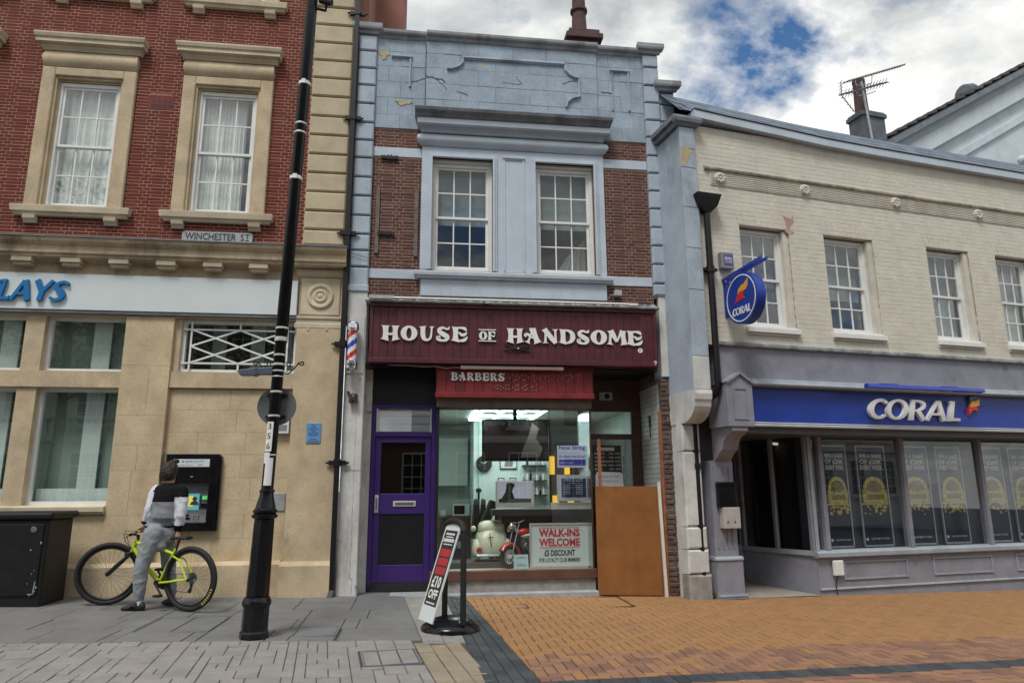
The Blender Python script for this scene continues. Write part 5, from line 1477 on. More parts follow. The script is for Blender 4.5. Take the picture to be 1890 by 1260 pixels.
HG = {
 'H': (1.12, [[(.27, 1.0, .52), (.27, .88, .36), (.28, .5, .30), (.27, .12, .36), (.24, 0, .54)], [(.86, 1.0, .50), (.86, .88, .34), (.85, .5, .28), (.87, .12, .36), (.9, 0, .52)], [(.3, .50, .16), (.56, .40, .14), (.84, .50, .16)]], None),
 'O': (1.12, [], ((.56, .5), (.54, .52), (.17, .38))),
 'U': (1.08, [[(.25, 1.0, .52), (.26, .88, .34), (.27, .45, .32), (.34, .17, .28), (.55, .05, .16), (.77, .18, .15), (.84, .5, .13), (.86, .86, .14), (.86, 1.0, .34)]], None),
 'S': (1.02, [[(.92, 1.02, .05), (.88, .86, .13), (.72, .86, .13), (.5, .93, .15), (.27, .82, .24), (.28, .64, .28), (.55, .47, .33), (.80, .30, .30), (.74, .10, .22), (.48, .03, .14), (.22, .12, .24), (.16, .26, .22), (.34, .27, .13)]], None),
 'E': (1.08, [[(.28, 1.0, .54), (.27, .88, .36), (.28, .5, .30), (.27, .12, .38), (.24, 0, .54)], [(.3, .93, .13), (.6, .95, .13), (.85, .90, .20), (.98, .74, .06)], [(.3, .52, .09), (.5, .60, .10), (.68, .45, .19), (.88, .50, .18), (1.0, .66, .05)], [(.3, .06, .14), (.6, .04, .15), (.86, .11, .22), (1.04, .34, .05)]], None),
 'A': (1.14, [[(.54, 1.0, .42), (.62, .80, .38), (.72, .5, .33), (.84, .15, .38), (.90, 0, .52)], [(.55, .92, .10), (.42, .5, .12), (.28, .12, .16), (.22, 0, .42)], [(.70, .36, .10), (.46, .40, .12), (.26, .60, .17), (.10, .56, .20), (.12, .42, .10)], [(.36, 1.0, .10), (.75, .98, .12)]], None),
 'N': (1.06, [[(.18, 1.0, .42), (.22, .84, .16), (.22, .2, .14), (.2, .06, .2), (.2, 0, .46)], [(.14, 1.0, .34), (.34, .74, .32), (.62, .36, .32), (.88, .0, .24)], [(.86, 1.0, .40), (.87, .86, .15), (.88, .4, .13), (.89, .02, .18)]], None),
 'D': (1.10, [[(.28, 1.0, .54), (.27, .88, .36), (.28, .5, .30), (.27, .12, .36), (.24, 0, .54)], [(.25, .95, .11), (.55, .94, .13), (.82, .80, .25), (.92, .5, .33), (.82, .2, .25), (.55, .05, .13), (.25, .05, .11)]], None),
 'M': (1.30, [[(.2, 1.0, .40), (.22, .8, .2), (.17, .2, .16), (.15, 0, .42)], [(.22, 1.0, .38), (.40, .68, .32), (.62, .20, .16)], [(1.02, 1.0, .30), (.84, .66, .14), (.64, .22, .10)], [(1.06, 1.0, .42), (1.05, .8, .32), (1.08, .4, .30), (1.12, .12, .36), (1.14, 0, .50)]], None),
 'F': (1.0, [[(.28, 1.0, .54), (.27, .88, .36), (.28, .5, .30), (.27, .12, .38), (.28, 0, .60)], [(.3, .93, .13), (.6, .95, .13), (.85, .90, .20), (.98, .70, .06)], [(.3, .50, .09), (.5, .56, .10), (.68, .42, .18), (.85, .46, .15), (.92, .6, .05)]], None),
 'B': (1.04, [[(.28, 1.0, .54), (.27, .88, .36), (.28, .5, .30), (.27, .12, .36), (.24, 0, .54)], [(.25, .95, .11), (.55, .95, .14), (.78, .80, .26), (.62, .56, .12), (.3, .52, .1)], [(.3, .52, .1), (.6, .52, .12), (.86, .28, .30), (.60, .05, .13), (.25, .05, .11)]], None),
 'R': (1.10, [[(.28, 1.0, .54), (.27, .88, .36), (.28, .5, .30), (.27, .12, .36), (.24, 0, .54)], [(.25, .95, .11), (.55, .95, .14), (.80, .78, .27), (.62, .52, .12), (.3, .50, .1)], [(.55, .52, .2), (.76, .22, .30), (.92, .03, .22), (1.08, .10, .06)]], None),
}
def place_letters(parent, spec, zb, h, y0, y1, mt='letter_white', name='letter'):
    for ch, x0, x1 in spec:
        gw, rib, rg = HG[ch]; sx = (x1 - x0) / gw
        m = MB()
        for k, st in enumerate(rib): m.ribbon(st, y0 - .0005 * k, y1, x0, zb, sx, h, 0, 6)
        if rg: m.ring(rg[0][0], rg[0][1], rg[1], rg[2], y0, y1, 32, x0, zb, sx, h)
        m.build(name, mt, parent)

# ================================================================ maroon shop sign
sg = thing('shop_sign', 'wide maroon boarded sign reading HOUSE OF HANDSOME in white letters', 'sign', (1.38, -.1, 3.27))
SX0, SX1, SZ0, SZ1, SYf = -.78, 3.545, 3.275, 4.165, -.17
B(SX0, SX1, SYf + .02, .02, SZ0, SZ1).build('backing', 'maroon', sg)
n = 36
for i in range(n):
    x0 = SX0 + .03 + (SX1 - SX0 - .06) * i / n; x1 = SX0 + .03 + (SX1 - SX0 - .06) * (i + 1) / n
    m = MB(); m.cr = random.uniform(.02, .98); m.cbox(x0 + .0008, x1 - .0008, SYf + random.uniform(-.0015, .0015), SYf + .03, SZ0 + .05, SZ1 - .03, .0035); m.build('plank', 'maroon', sg)
m = MB(); m.cr = .2; m.box(SX0, SX1, SYf - .022, SYf + .02, SZ0, SZ0 + .07); m.build('bottom_rail', 'maroon', sg, bevel=.004)
m = MB(); m.cr = .1; m.box(SX0, SX1, SYf - .03, SYf + .02, SZ1 - .055, SZ1); m.build('top_rail', 'maroon', sg, bevel=.004)
for x0 in (SX0, SX1 - .045):
    m = MB(); m.cr = .2; m.box(x0, x0 + .045, SYf - .018, SYf + .02, SZ0 + .07, SZ1 - .055); m.build('side_rail', 'maroon', sg, bevel=.003)
LYF = SYf - .028
place_letters(sg, [('H', -.615, -.345), ('O', -.335, -.085), ('U', -.065, .165), ('S', .175, .395), ('E', .405, .655)], 3.605, .215, LYF, SYf - .003)
place_letters(sg, [('O', .815, .94), ('F', .945, 1.06)], 3.638, .125, LYF, SYf - .003)
for z in (3.612, 3.782): B(.81, 1.07, LYF, SYf - .003, z, z + .014).build('rule', 'letter_white', sg)
place_letters(sg, [('H', 1.225, 1.485), ('A', 1.49, 1.755), ('N', 1.765, 2.01), ('D', 2.02, 2.275), ('S', 2.285, 2.50), ('O', 2.505, 2.765), ('M', 2.77, 3.07), ('E', 3.07, 3.325)], 3.605, .215, LYF, SYf - .003)
m = MB(); m.lathe([(.038, 0), (.038, .006), (0, .006)], (3.28, SYf - .002, 3.525), 20, 'y'); o = m.build('registered_mark', 'letter_white', sg)
text('R', o, 'maroon', 3.28, 3.505, SYf - .0095, h=.04, align='CENTER')
text('9', sg, 'letter_white', 3.505, 3.30, SYf - .0235, h=.07, align='CENTER')
# rough lead capping with leaf litter along the top of the sign
m = MB(); m.profx([(.02, 4.17), (-.235, 4.17), (-.24, 4.19), (-.12, 4.235), (-.0, 4.30), (.02, 4.34)], -.85, 3.60); m.build('capping', 'coral_ledge', sg)
mat('litter', (.12, .10, .085), .95, .3, 30, .6)
for i in range(46):
    x = -.8 + 4.35 * i / 46 + random.uniform(-.03, .03); r_ = random.uniform(.01, .032)
    m = MB(); v_ = []
    for k in range(7):
        a_ = 2 * PI * k / 7; rr_ = r_ * random.uniform(.5, 1.4); v_.append((x + rr_ * 1.8 * math.cos(a_), 4.245 + rr_ * .8 * math.sin(a_)))
    m.prism(v_, -.135 + random.uniform(-.03, .03), -.06); m.build('litter', 'litter' if random.random() < .7 else 'lead', sg)
# tube light along the capping
ft = thing('batten_light', 'long white tube light running along the top of the maroon sign', 'light', (1.38, -.25, 4.2))
m = MB(); m.box(-.80, -.45, -.30, -.24, 4.195, 4.245); m.build('ballast', 'galv', ft, bevel=.004)
m = MB(); m.tube([(-.45, -.27, 4.222), (3.10, -.27, 4.222)], .018, 10); m.build('tube', 'white_paint', ft, smooth=True)
for x in (.9, 2.2): B(x, x + .05, -.29, -.2, 4.17, 4.20).build('clip', 'galv', ft)
m = MB(); m.box(3.10, 3.24, -.29, -.245, 4.20, 4.235); m.build('end_cap', 'white_paint', ft, bevel=.004)
# tangle of loose cable in the middle of the sign
lc = thing('loose_cable', 'tangle of loose black cable hanging on the maroon sign', 'cable', (1.38, SYf, 3.5))
rr = random.Random(3)
for k in range(7):
    m = MB(); a_ = rr.uniform(-.5, .5); pts = []
    for i in range(8):
        t = i / 7; x = 1.20 + .36 * t; pts.append((x + rr.uniform(-.03, .03), SYf - .012 - .035 * math.sin(PI * t) * rr.random(), 3.515 + (.09 * (abs(t - .5) ** 1.3) * (1 if k % 2 else -.7)) * (1 + rr.random()) + rr.uniform(-.012, .012)))
    m.tube(pts, .0045, 5); m.build('wire', 'black_matt', lc, smooth=True)
m = MB(); m.lathe([(.012, 0), (.012, .02), (0, .024)], (1.40, SYf - .03, 3.512), 8, 'y'); m.build('connector', 'white_paint', lc)
# white strip light under the sign and its flex
ul = thing('strip_light', 'pale strip light fixed under the maroon sign above BARBERS', 'light', (1.34, -.12, 3.21))
m = MB(); m.tube([(.56, -.12, 3.235), (2.09, -.12, 3.235)], .028, 12); m.build('tube', 'letter_cream' if 'letter_cream' in M else (mat('letter_cream', (.66, .62, .52), .5, .06, 5, .03) and 'letter_cream'), ul, smooth=True)
for x in (.555, 2.0): m = MB(); m.tube([(x, -.12, 3.235), (x + .09, -.12, 3.235)], .031, 12); m.build('end_cap', 'letter_cream', ul, smooth=True)
m = MB(); m.tube([(.56, -.12, 3.225), (.46, -.11, 3.23), (.34, -.1, 3.215), (.18, -.1, 3.245), (.02, -.1, 3.235), (-.2, -.1, 3.25), (-.5, -.05, 3.26)], .008, 6); m.build('flex', 'galv', ul, smooth=True)
# ---- lower sign
lg = thing('lower_sign', 'small red boarded sign reading BARBERS above the shop window', 'sign', (1.42, .2, 2.84))
m = MB(); m.cr = .5; m.box(.20, 2.565, -.02, .06, 2.805, 3.27); m.build('backing', 'maroon_red', lg)
for i in range(17):
    x0 = .21 + 2.35 * i / 17; x1 = .21 + 2.35 * (i + 1) / 17
    m = MB(); m.cr = random.uniform(.02, .98); m.cbox(x0 + .0015, x1 - .0015, -.035 + random.uniform(-.002, .002), 0, 2.87, 3.265, .004); m.build('plank', 'maroon_red', lg)
m = MB(); m.cr = .6; m.box(.19, 2.575, -.055, .06, 2.795, 2.87); m.build('bottom_rail', 'maroon_red', lg, bevel=.004)
m = MB(); m.cr = .1; m.box(.19, 2.575, -.05, .06, 3.20, 3.272); m.build('top_rail', 'maroon_red', lg)
xs = [.415, .53, .647, .764, .88, .994, 1.11, 1.225]
place_letters(lg, [(c_, xs[i], xs[i + 1] - .006) for i, c_ in enumerate('BARBERS')], 3.05, .115, -.052, -.037)
# fixing studs where letters have gone
rr = random.Random(9)
m = MB()
for i in range(24):
    x = 1.30 + i * .045
    if rr.random() < .12: continue
    for z in ([3.18, 3.10] if i % 3 else [3.145]): m.lathe([(.0075, 0), (.0075, .012), (0, .014)], (x + rr.uniform(-.012, .012), .21 - .245, z - .035 + rr.uniform(-.015, .012)), 6, 'y')
for i in range(16):
    x = 1.06 + i * .045
    for z in ([3.015, 2.955] if i % 3 else [2.985]): m.lathe([(.0075, 0), (.0075, .012), (0, .014)], (x + rr.uniform(-.012, .012), .21 - .245, z - .035 + rr.uniform(-.012, .012)), 6, 'y')
m.build('stud', 'brass', lg)

# ================================================================ barber pole
bp = thing('barber_pole', 'red white and blue striped barber pole on the left pier', 'barber pole', (-1.02, -.19, 3.14))
BC = (-1.015, -.20)
mat('pole_white', (.72, .73, .76), .15, .02, 5, 0, coat=.5); mat('pole_red', (.62, .02, .02), .15, .02, 5, 0, coat=.5); mat('pole_blue', (.02, .06, .50), .15, .02, 5, 0, coat=.5)
m = MB(); nu, nv = 40, 64; r_ = .066; z0, z1 = 3.29, 3.715
for j in range(nv):
    for i in range(nu):
        a0, a1 = 2 * PI * i / nu, 2 * PI * (i + 1) / nu; za, zb_ = z0 + (z1 - z0) * j / nv, z0 + (z1 - z0) * (j + 1) / nv
        ph = ((i + .5) / nu - (j + .5) / nv * 1.35 + .62) % 1.0 * 4
        m.cm = (1, 0, 2, 0)[int(ph)]
        m.quad(*[(BC[0] + r_ * math.cos(a_), BC[1] + r_ * math.sin(a_), z) for a_, z in ((a0, za), (a1, za), (a1, zb_), (a0, zb_))])
m.build('striped_cylinder', ['pole_white', 'pole_red', 'pole_blue'], bp, smooth=True, angle=0)
for zc_, s_ in ((3.715, 1), (3.29, -1)):
    m = MB(); pr = [(.07, 0), (.083, .01 * s_), (.083, .03 * s_), (.092, .04 * s_), (.092, .055 * s_), (.085, .075 * s_), (.085, .11 * s_), (.07, .135 * s_), (.05, .15 * s_), (0, .155 * s_)]
    m.lathe(pr, (BC[0], BC[1], zc_), 24); m.build('chrome_cap', 'chrome', bp, smooth=True, angle=20)
for zc_ in (3.80, 3.20): B(BC[0] - .02, BC[0] + .02, BC[1], -.06, zc_ - .02, zc_ + .02).build('bracket', 'chrome', bp)
# little bracket lamp / horn below the pole
hn = thing('alarm_sounder', 'small rusty brown sounder on the left pier below the barber pole', 'sounder', (-.97, -.1, 2.76))
mat('rust', (.055, .022, .018), .6, .2, 20, .3)
m = MB(); m.box(-1.03, -.92, -.15, -.06, 2.71, 2.83); m.build('case', 'rust', hn, bevel=.02)
m = MB(); m.tube([(-1.04, -.1, 2.80), (-1.055, -.1, 2.86)], .02, 8); m.tube([(-1.01, -.12, 2.72), (-1.01, -.12, 2.69)], .03, 8); m.tube([(-.94, -.12, 2.72), (-.94, -.12, 2.69)], .03, 8); m.build('foot', 'rust', hn)
m = MB(); m.lathe([(.012, 0), (.012, .01), (0, .012)], (-.975, -.15, 2.785), 8, 'y'); m.build('screw', 'galv', hn)

# ================================================================ on the bank wall
ss = thing('street_sign', 'cast grey street name plate reading WINCHESTER ST on the brick', 'sign', (-3.05, -.02, 5.05))
mat('sign_grey', (.36, .38, .385), .6, .1, 10, .1, dirt=.4, dirtcol=(.16, .17, .17), dscale=6); mat('sign_black', (.03, .032, .035), .6, .1, 10, 0)
x0, x1, z0, z1, rd = -3.545, -2.55, 5.065, 5.215, .035
pts = []
for cx_, cz_, a0 in ((x1 - rd, z1 - rd, 0), (x0 + rd, z1 - rd, 90), (x0 + rd, z0 + rd, 180), (x1 - rd, z0 + rd, 270)):
    for k in range(5): pts.append((cx_ + rd * math.cos(R(a0 + k * 22.5)), cz_ + rd * math.sin(R(a0 + k * 22.5))))
m = MB(); m.prism(pts, -.03, .0); m.build('plate', 'sign_grey', ss)
text('WINCHESTER  S', ss, 'sign_black', -3.50, 5.085, -.034, h=.108, w=.83, bold=.012)
text('T', ss, 'sign_black', -2.655, 5.115, -.034, h=.078, w=.06, bold=.012); B(-2.65, -2.60, -.034, -.03, 5.088, 5.10).build('rule', 'sign_black', ss)
pq = thing('wall_plaque', 'small blue enamel plaque on the stone pilaster beside the black pipe', 'plaque', (-1.51, -.07, 2.12))
mat('plaque_blue', (.13, .30, .54), .35, .08, 8, .02); mat('plaque_ink', (.03, .10, .26), .4, .05, 8, 0)
m = MB(); m.box(-1.61, -1.41, -.075, -.06, 2.125, 2.41); m.build('plate', 'plaque_blue', pq, bevel=.006)
m = MB()
for k in range(9):
    if k == 6: continue
    ln = (.06, .07, .145, .06, .15, .13, 0, .10, .16)[k]
    z = 2.375 - k * .028
    nseg = max(2, int(ln / .03)); xx = -1.51 - ln / 2
    for q in range(nseg): m.box(xx + q * ln / nseg, xx + (q + .8) * ln / nseg, -.0772, -.076, z - .006, z + .005)
m.build('printed_lines', 'plaque_ink', pq)
ab_ = thing('entry_panel', 'white panel on the wall half hidden behind the round sign', 'panel', (-1.95, .0, 2.3))
m = MB(); m.box(-2.06, -1.86, -.03, .04, 2.26, 2.52); m.build('plate', 'white_sign', ab_, bevel=.006); B(-2.03, -1.89, -.034, -.028, 2.30, 2.38).build('sticker', 'alarm_grey', ab_)
vg = thing('wall_vent', 'flat stainless panel low on the bank wall behind the lamp post', 'panel', (-1.96, .04, 1.1))
m = MB(); m.box(-2.03, -1.865, .03, .045, 1.20, 1.44); m.build('plate', 'galv', vg, bevel=.004)
# cash machine
at = thing('cash_machine', 'black framed cash machine with blue and white header set in the stone', 'cash machine', (-3.1, 0, .94))
mat('atm_steel', (.17, .175, .185), .4, .1, 8, .03, metal=.3)
emit('atm_screen', (.10, .35, .38), .35); emit('atm_yellow', (.62, .62, .12), .35); emit('atm_green', (.1, .5, .15), .5)
x0, x1, z0, z1 = -3.46, -2.76, .945, 1.975
m = MB(); m.box(x0, x0 + .06, -.045, .05, z0, z1); m.box(x1 - .12, x1, -.045, .05, z0, z1); m.box(x0 + .06, x1 - .12, -.045, .05, 1.58, z1); m.box(x0 + .06, x1 - .12, -.045, .05, z0, 1.06); m.build('surround', 'black_gloss', at, bevel=.008)
B(x1, x1 + .022, -.02, .05, z0 - .0, z1 - .03).build('side_trim', 'black_gloss', at)
m = MB(); m.box(-3.36, -2.885, -.050, -.044, 1.80, 1.905); m.build('header', 'white_sign', at)
text('BARCLAYS', at, 'plaque_blue', -3.20, 1.855, -.0515, h=.036, bold=.01)
text('free cash withdrawals', at, 'sign_black', -3.30, 1.815, -.0515, w=.20); text('VISA', at, 'flag_red', -3.04, 1.815, -.0515, h=.022, bold=.01)
m = MB(); m.lathe([(.016, 0), (.012, .0015), (0, .0015)], (-3.235, -.0505, 1.873), 10, 'y'); m.build('crest', 'plaque_blue', at)
m = MB(); m.add([(-3.40, .0, 1.06), (-2.88, .0, 1.06), (-2.88, .02, 1.16), (-3.40, .02, 1.16), (-3.40, .045, 1.46), (-2.88, .045, 1.46), (-2.88, .04, 1.58), (-3.40, .04, 1.58)], [(0, 1, 2, 3), (3, 2, 5, 4), (4, 5, 6, 7)]); m.build('fascia', 'atm_steel', at)
B(-3.25, -3.0, .018, .03, 1.22, 1.44).build('screen', 'atm_screen', at); B(-3.24, -3.08, .0165, .018, 1.27, 1.41).build('screen_panel', 'atm_yellow', at)
m = MB(); m.lathe([(.03, 0), (.03, .001), (0, .001)], (-3.06, .0165, 1.37), 14, 'y'); m.prism([(-3.12, 1.29), (-3.0, 1.29), (-3.02, 1.33), (-3.06, 1.345), (-3.10, 1.33)], .015, .018); m.build('screen_figure', 'rust', at)
for k in range(4): B(-2.995, -2.975, .0145, .025, 1.25 + k * .045, 1.27 + k * .045).build('side_key', 'black_matt', at)
B(-2.96, -2.90, .012, .03, 1.36, 1.41).build('card_slot', 'atm_green', at); B(-2.97, -2.90, .012, .03, 1.25, 1.31).build('receipt_slot', 'black_gloss', at); B(-3.25, -3.10, .0, .03, 1.10, 1.125).build('cash_slot', 'black_gloss', at); B(-3.25, -3.12, .0, .03, 1.15, 1.165).build('tray_slot', 'black_gloss', at)
m = MB()
for i in range(4):
    for j in range(3): m.box(-3.07 + j * .03, -3.048 + j * .03, -.002, .012, 1.085 + i * .022, 1.10 + i * .022)
m.build('keypad', 'galv', at)
B(-3.12, -3.09, -.052, -.044, 1.665, 1.672).build('camera_slot', 'white_sign', at)
# tall black rainwater pipe between bank and shop
dp = thing('drainpipe', 'tall square black downpipe between the bank and the barber shop', 'drainpipe', (-1.16, -.16, gz(-1.16)))
m = MB(); m.box(-1.195, -1.125, -.16, -.085, .16, 11.5); m.build('pipe', 'black_iron', dp, bevel=.006)
m = MB(); m.add([(-1.195, -.16, .16), (-1.125, -.16, .16), (-1.125, -.085, .16), (-1.195, -.085, .16), (-1.21, -.24, .055), (-1.14, -.24, .055), (-1.14, -.16, .055), (-1.21, -.16, .055)], [(1, 0, 4, 5), (2, 1, 5, 6), (3, 2, 6, 7), (0, 3, 7, 4), (4, 7, 6, 5)]); m.build('shoe', 'black_iron', dp)
for z in (9.0, 7.15, 5.25, 3.55, 1.85):
    m = MB(); m.box(-1.205, -1.115, -.17, -.075, z - .05, z + .05); m.box(-1.28, -1.205, -.12, -.07, z - .03, z + .03); m.box(-1.115, -1.04, -.12, -.07, z - .03, z + .03); m.tube([(-1.28, -.1, z), (-1.32, -.1, z)], .016, 8); m.tube([(-1.04, -.1, z), (-1.0, -.1, z)], .016, 8); m.build('pipe_bracket', 'black_iron', dp)
# stray wire over the left pier
sw = thing('wall_wire', 'thin black wire drooping across the brick from pipe to window sill', 'wire', (-.6, -.08, 4.75))
m = MB(); m.tube([(-1.12, -.1, 4.95), (-.95, -.1, 4.90), (-.7, -.09, 4.84), (-.4, -.08, 4.79), (-.1, -.08, 4.74), (.12, -.1, 4.72)], .004, 5); m.build('wire', 'black_matt', sw)

# ================================================================ plywood board closing the right-hand doorway
pb = thing('plywood_board', 'orange varnished plywood sheet blocking the side doorway', 'board', (3.03, 0.03, gz(3)))
mat('plywood', (.26, .105, .028), .45, .14, 3, .1, 30, streak=.12, dirt=.35, dirtcol=(.17, .062, .017), dscale=9, dlo=.4, dhi=.7)
m = MB(); m.add([(2.545, -.06, .0), (3.50, -.06, -.03), (3.50, -.04, -.03), (2.545, -.04, .0), (2.56, .0, 1.51), (3.505, .0, 1.50), (3.505, .02, 1.50), (2.56, .02, 1.51)], [(0, 1, 5, 4), (1, 2, 6, 5), (2, 3, 7, 6), (3, 0, 4, 7), (4, 5, 6, 7), (0, 3, 2, 1)]); m.build('sheet', 'plywood', pb, bevel=.002)
m = MB(); m.lathe([(.008, 0), (.008, .002), (0, .002)], (2.70, -.026, 1.17), 8, 'y'); m.build('knot_hole', 'black_matt', pb)
wb = thing('timber_batten', 'white painted timber batten leaning beside the plywood sheet', 'batten', (3.53, -.06, gz(3.5)))
m = MB(); m.add([(3.515, -.10, -.06), (3.56, -.10, -.06), (3.56, -.07, -.06), (3.515, -.07, -.06), (3.498, -.04, 1.565), (3.54, -.04, 1.565), (3.54, -.01, 1.565), (3.498, -.01, 1.565)], [(0, 1, 5, 4), (1, 2, 6, 5), (2, 3, 7, 6), (3, 0, 4, 7), (4, 5, 6, 7), (0, 3, 2, 1)]); m.build('batten', 'letter_cream', wb)

# ================================================================ roofs and chimneys behind the betting shop (frame of that building)
def hpart(name, mb_, mt, parent):
    mb_.v = [tuple(cw(Vector(v_))) for v_ in mb_.v]
    return mb_.build(name, mt, parent)
m = MB(); m.prism([(7.1, 6.5), (24, 6.5), (24, 11.1), (17, 15.12), (7.1, 9.43)], 5.0, 5.3); hpart('gable_wall', m, 'render_pale', hs2)
m = MB(); bar(m, 9.4, 10.02, 16.9, 14.36, .42, 4.86, 5.0); hpart('verge_band', m, 'render_pale', hs2)
m = MB(); bar(m, 9.6, 9.30, 17.2, 13.70, .20, 4.93, 5.0); hpart('string_band', m, 'render_pale', hs2)
m = MB(); bar(m, 7.2, 9.34, 17.05, 15.02, .16, 4.70, 5.05); hpart('verge', m, 'lead', hs2)
m = MB(); m.add([(7.0, 4.75, 9.42), (17.05, 4.75, 15.2), (17.05, 12, 15.2), (7.0, 12, 9.42)], [(0, 1, 2, 3)]); RT = hpart('roof', m, 'tile_brown', hs2)
for k in range(26):
    t = k / 26; xa = 7.0 + 10.05 * t; za = 9.42 + 5.78 * t
    m = MB(); m.cr = random.random(); m.profx([(4.74, za + .10), (12, za + .10), (12, za + .02), (4.74, za + .02)][::-1], xa - .02, xa + .30)
    m.v = [(x, y, z + (x - xa) * .575 - (.05 if x > xa + .1 else 0)) for x, y, z in m.v]
    hpart('tile_course', m, 'tile_brown', RT)
m = ell_pre = MB(); m.lathe([(.0, -.3), (.28, -.22), (.34, 0), (.28, .22), (0, .3)], (13.6, 5.6, 13.25), 14, 'x'); hpart('hip_tile', m, 'chimney_grey', hs2)
m = MB(); m.lathe([(.10, 0), (.14, .03), (.15, .1), (.10, .2), (0, .24)], (14.2, 4.85, 10.75), 12, 'y'); hpart('wall_boss', m, 'render_pale', hs2)
ck = thing('chimney_stack', 'grey rendered chimney stack with tall clay pot on the slate roof', 'chimney', cw(Vector((7.6, 3.7, 9.0))))
m = MB(); m.box(7.26, 7.94, 3.55, 4.0, 6.5, 10.40); m.box(7.22, 7.98, 3.51, 4.04, 10.40, 10.50); m.box(7.25, 7.95, 3.54, 4.01, 10.50, 10.55); hpart('stack', m, 'chimney_grey', ck)
m = MB(); m.lathe([(.17, 0), (.16, .1), (.14, .85), (.15, .88), (.15, .96), (.12, .98), (.11, .98)], (7.50, 3.78, 10.54), 18); hpart('pot', m, 'terracotta', ck)
ae = thing('roof_aerial', 'double television aerial on a pole strapped to the chimney', 'aerial', cw(Vector((7.25, 3.42, 9.8))))
m = MB(); m.tube([(7.32, 3.40, 9.6), (7.20, 3.40, 11.2)], .026, 8); hpart('mast', m, 'galv', ae)
m = MB(); m.tube([(6.62, 3.38, 11.05), (8.64, 3.38, 11.92)], .016, 6)
for k in range(22):
    t = .05 + .95 * k / 22; x, z = 6.62 + 2.02 * t, 11.05 + .87 * t; m.tube([(x, 3.28, z - .0), (x, 3.48, z + .0)], .007, 4)
hpart('upper_boom', m, 'chimney_grey', ae)
m = MB(); m.tube([(6.45, 3.38, 10.68), (8.0, 3.38, 11.32)], .016, 6)
for k in range(14):
    t = .1 + .9 * k / 14; x, z = 6.45 + 1.55 * t, 10.68 + .64 * t; m.tube([(x - .03, 3.26, z + .05), (x + .03, 3.50, z - .05)], .008, 4); m.tube([(x + .03, 3.26, z - .06), (x - .03, 3.50, z + .06)], .008, 4)
hpart('lower_boom', m, 'chimney_grey', ae)
m = MB(); m.tube([(6.55, 3.38, 11.05), (6.52, 3.38, 10.7), (6.85, 3.38, 10.32)], .012, 6)
for k in range(9):
    if k < 4: x, z = 6.55 - .03 * k / 4, 11.05 - .35 * k / 4; m.tube([(x - .12, 3.2, z - .08), (x + .10, 3.56, z + .08)], .008, 4)
    else: t = (k - 3) / 5; x, z = 6.52 + .33 * t, 10.7 - .38 * t; m.tube([(x - .14, 3.2, z - .14), (x + .12, 3.56, z + .14)], .008, 4)
hpart('reflector', m, 'chimney_grey', ae)
m = MB(); m.tube([(7.0, 3.39, 11.2), (7.02, 3.39, 11.06), (7.2, 3.39, 11.06), (7.5, 3.39, 11.2), (7.55, 3.39, 11.42)], .012, 6); m.tube([(6.98, 3.39, 10.9), (7.05, 3.39, 10.78), (7.22, 3.39, 10.82), (7.6, 3.39, 11.0)], .012, 6); hpart('cradle', m, 'galv', ae)
# weeds at the foot of the pier
mat('weed', (.05, .10, .025), .7, .2, 10, 0)
wd_ = thing('weed', 'small green weed at the foot of the grey pilaster', 'plant', (4.17, -.28, gz(4.17)))
rr = random.Random(2); m = MB()
for k in range(40):
    a_ = rr.uniform(0, 2 * PI); l_ = rr.uniform(.05, .14); x, y = 4.16 + rr.uniform(-.06, .08), -.27 + rr.uniform(-.05, .05); z = gz(4.1)
    dx, dy = math.cos(a_) * .05, math.sin(a_) * .05
    m.add([(x, y, z), (x + dx * .6 + .012, y + dy * .6, z + l_ * .6), (x + dx, y + dy, z + l_), (x + dx * .6 - .012, y + dy * .6, z + l_ * .6)], [(0, 1, 2, 3)])
m.build('leaves', 'weed', wd_)
# ================================================================ lamp post
lp = thing('lamp_post', 'tall black lamp post with fluted cast base standing on the grey pavement', 'lamp post', (-1.57, -2.75, gz(-1.57)))
LB = gz(-1.57)
def lax(z):                                  # the post leans a little to the right
    return -1.575 + .0262 * (z - LB)
LY = -2.75
def lring(mb_, pts, n=20, ax=None):
    """lathe that follows the leaning axis; pts = (radius, absolute z)"""
    v_ = []
    for r_, z in pts:
        for k in range(n):
            a_ = 2 * PI * k / n; v_.append((lax(z) + r_ * math.cos(a_), LY + r_ * math.sin(a_), z))
    f_ = [(i * n + k, i * n + (k + 1) % n, (i + 1) * n + (k + 1) % n, (i + 1) * n + k) for i in range(len(pts) - 1) for k in range(n)]
    f_ += [tuple(range(n - 1, -1, -1)), tuple(range((len(pts) - 1) * n, len(pts) * n))]
    mb_.add(v_, f_)
m = MB(); lring(m, [(.142, LB - .02), (.140, LB + .05), (.128, LB + .07), (.126, LB + .27), (.130, LB + .29)], 8); m.build('plinth', 'black_gloss', lp, bevel=.006)
m = MB(); lring(m, [(.128, LB + .29), (.138, LB + .31), (.138, LB + .335), (.125, LB + .36), (.118, LB + .38)], 24); m.build('base_moulding', 'black_gloss', lp, smooth=True)
m = MB(); lring(m, [(.113, LB + .38), (.100, LB + 1.12)], 8); m.build('shaft', 'black_gloss', lp, bevel=.01)
m = MB(); lring(m, [(.105, LB + 1.12), (.125, LB + 1.135), (.125, LB + 1.16), (.105, LB + 1.17), (.118, LB + 1.185), (.118, LB + 1.205), (.10, LB + 1.22), (.088, LB + 1.27), (.072, LB + 1.33), (.066, LB + 1.37), (.074, LB + 1.38), (.074, LB + 1.40), (.062, LB + 1.41)], 24); m.build('neck_moulding', 'black_gloss', lp, smooth=True)
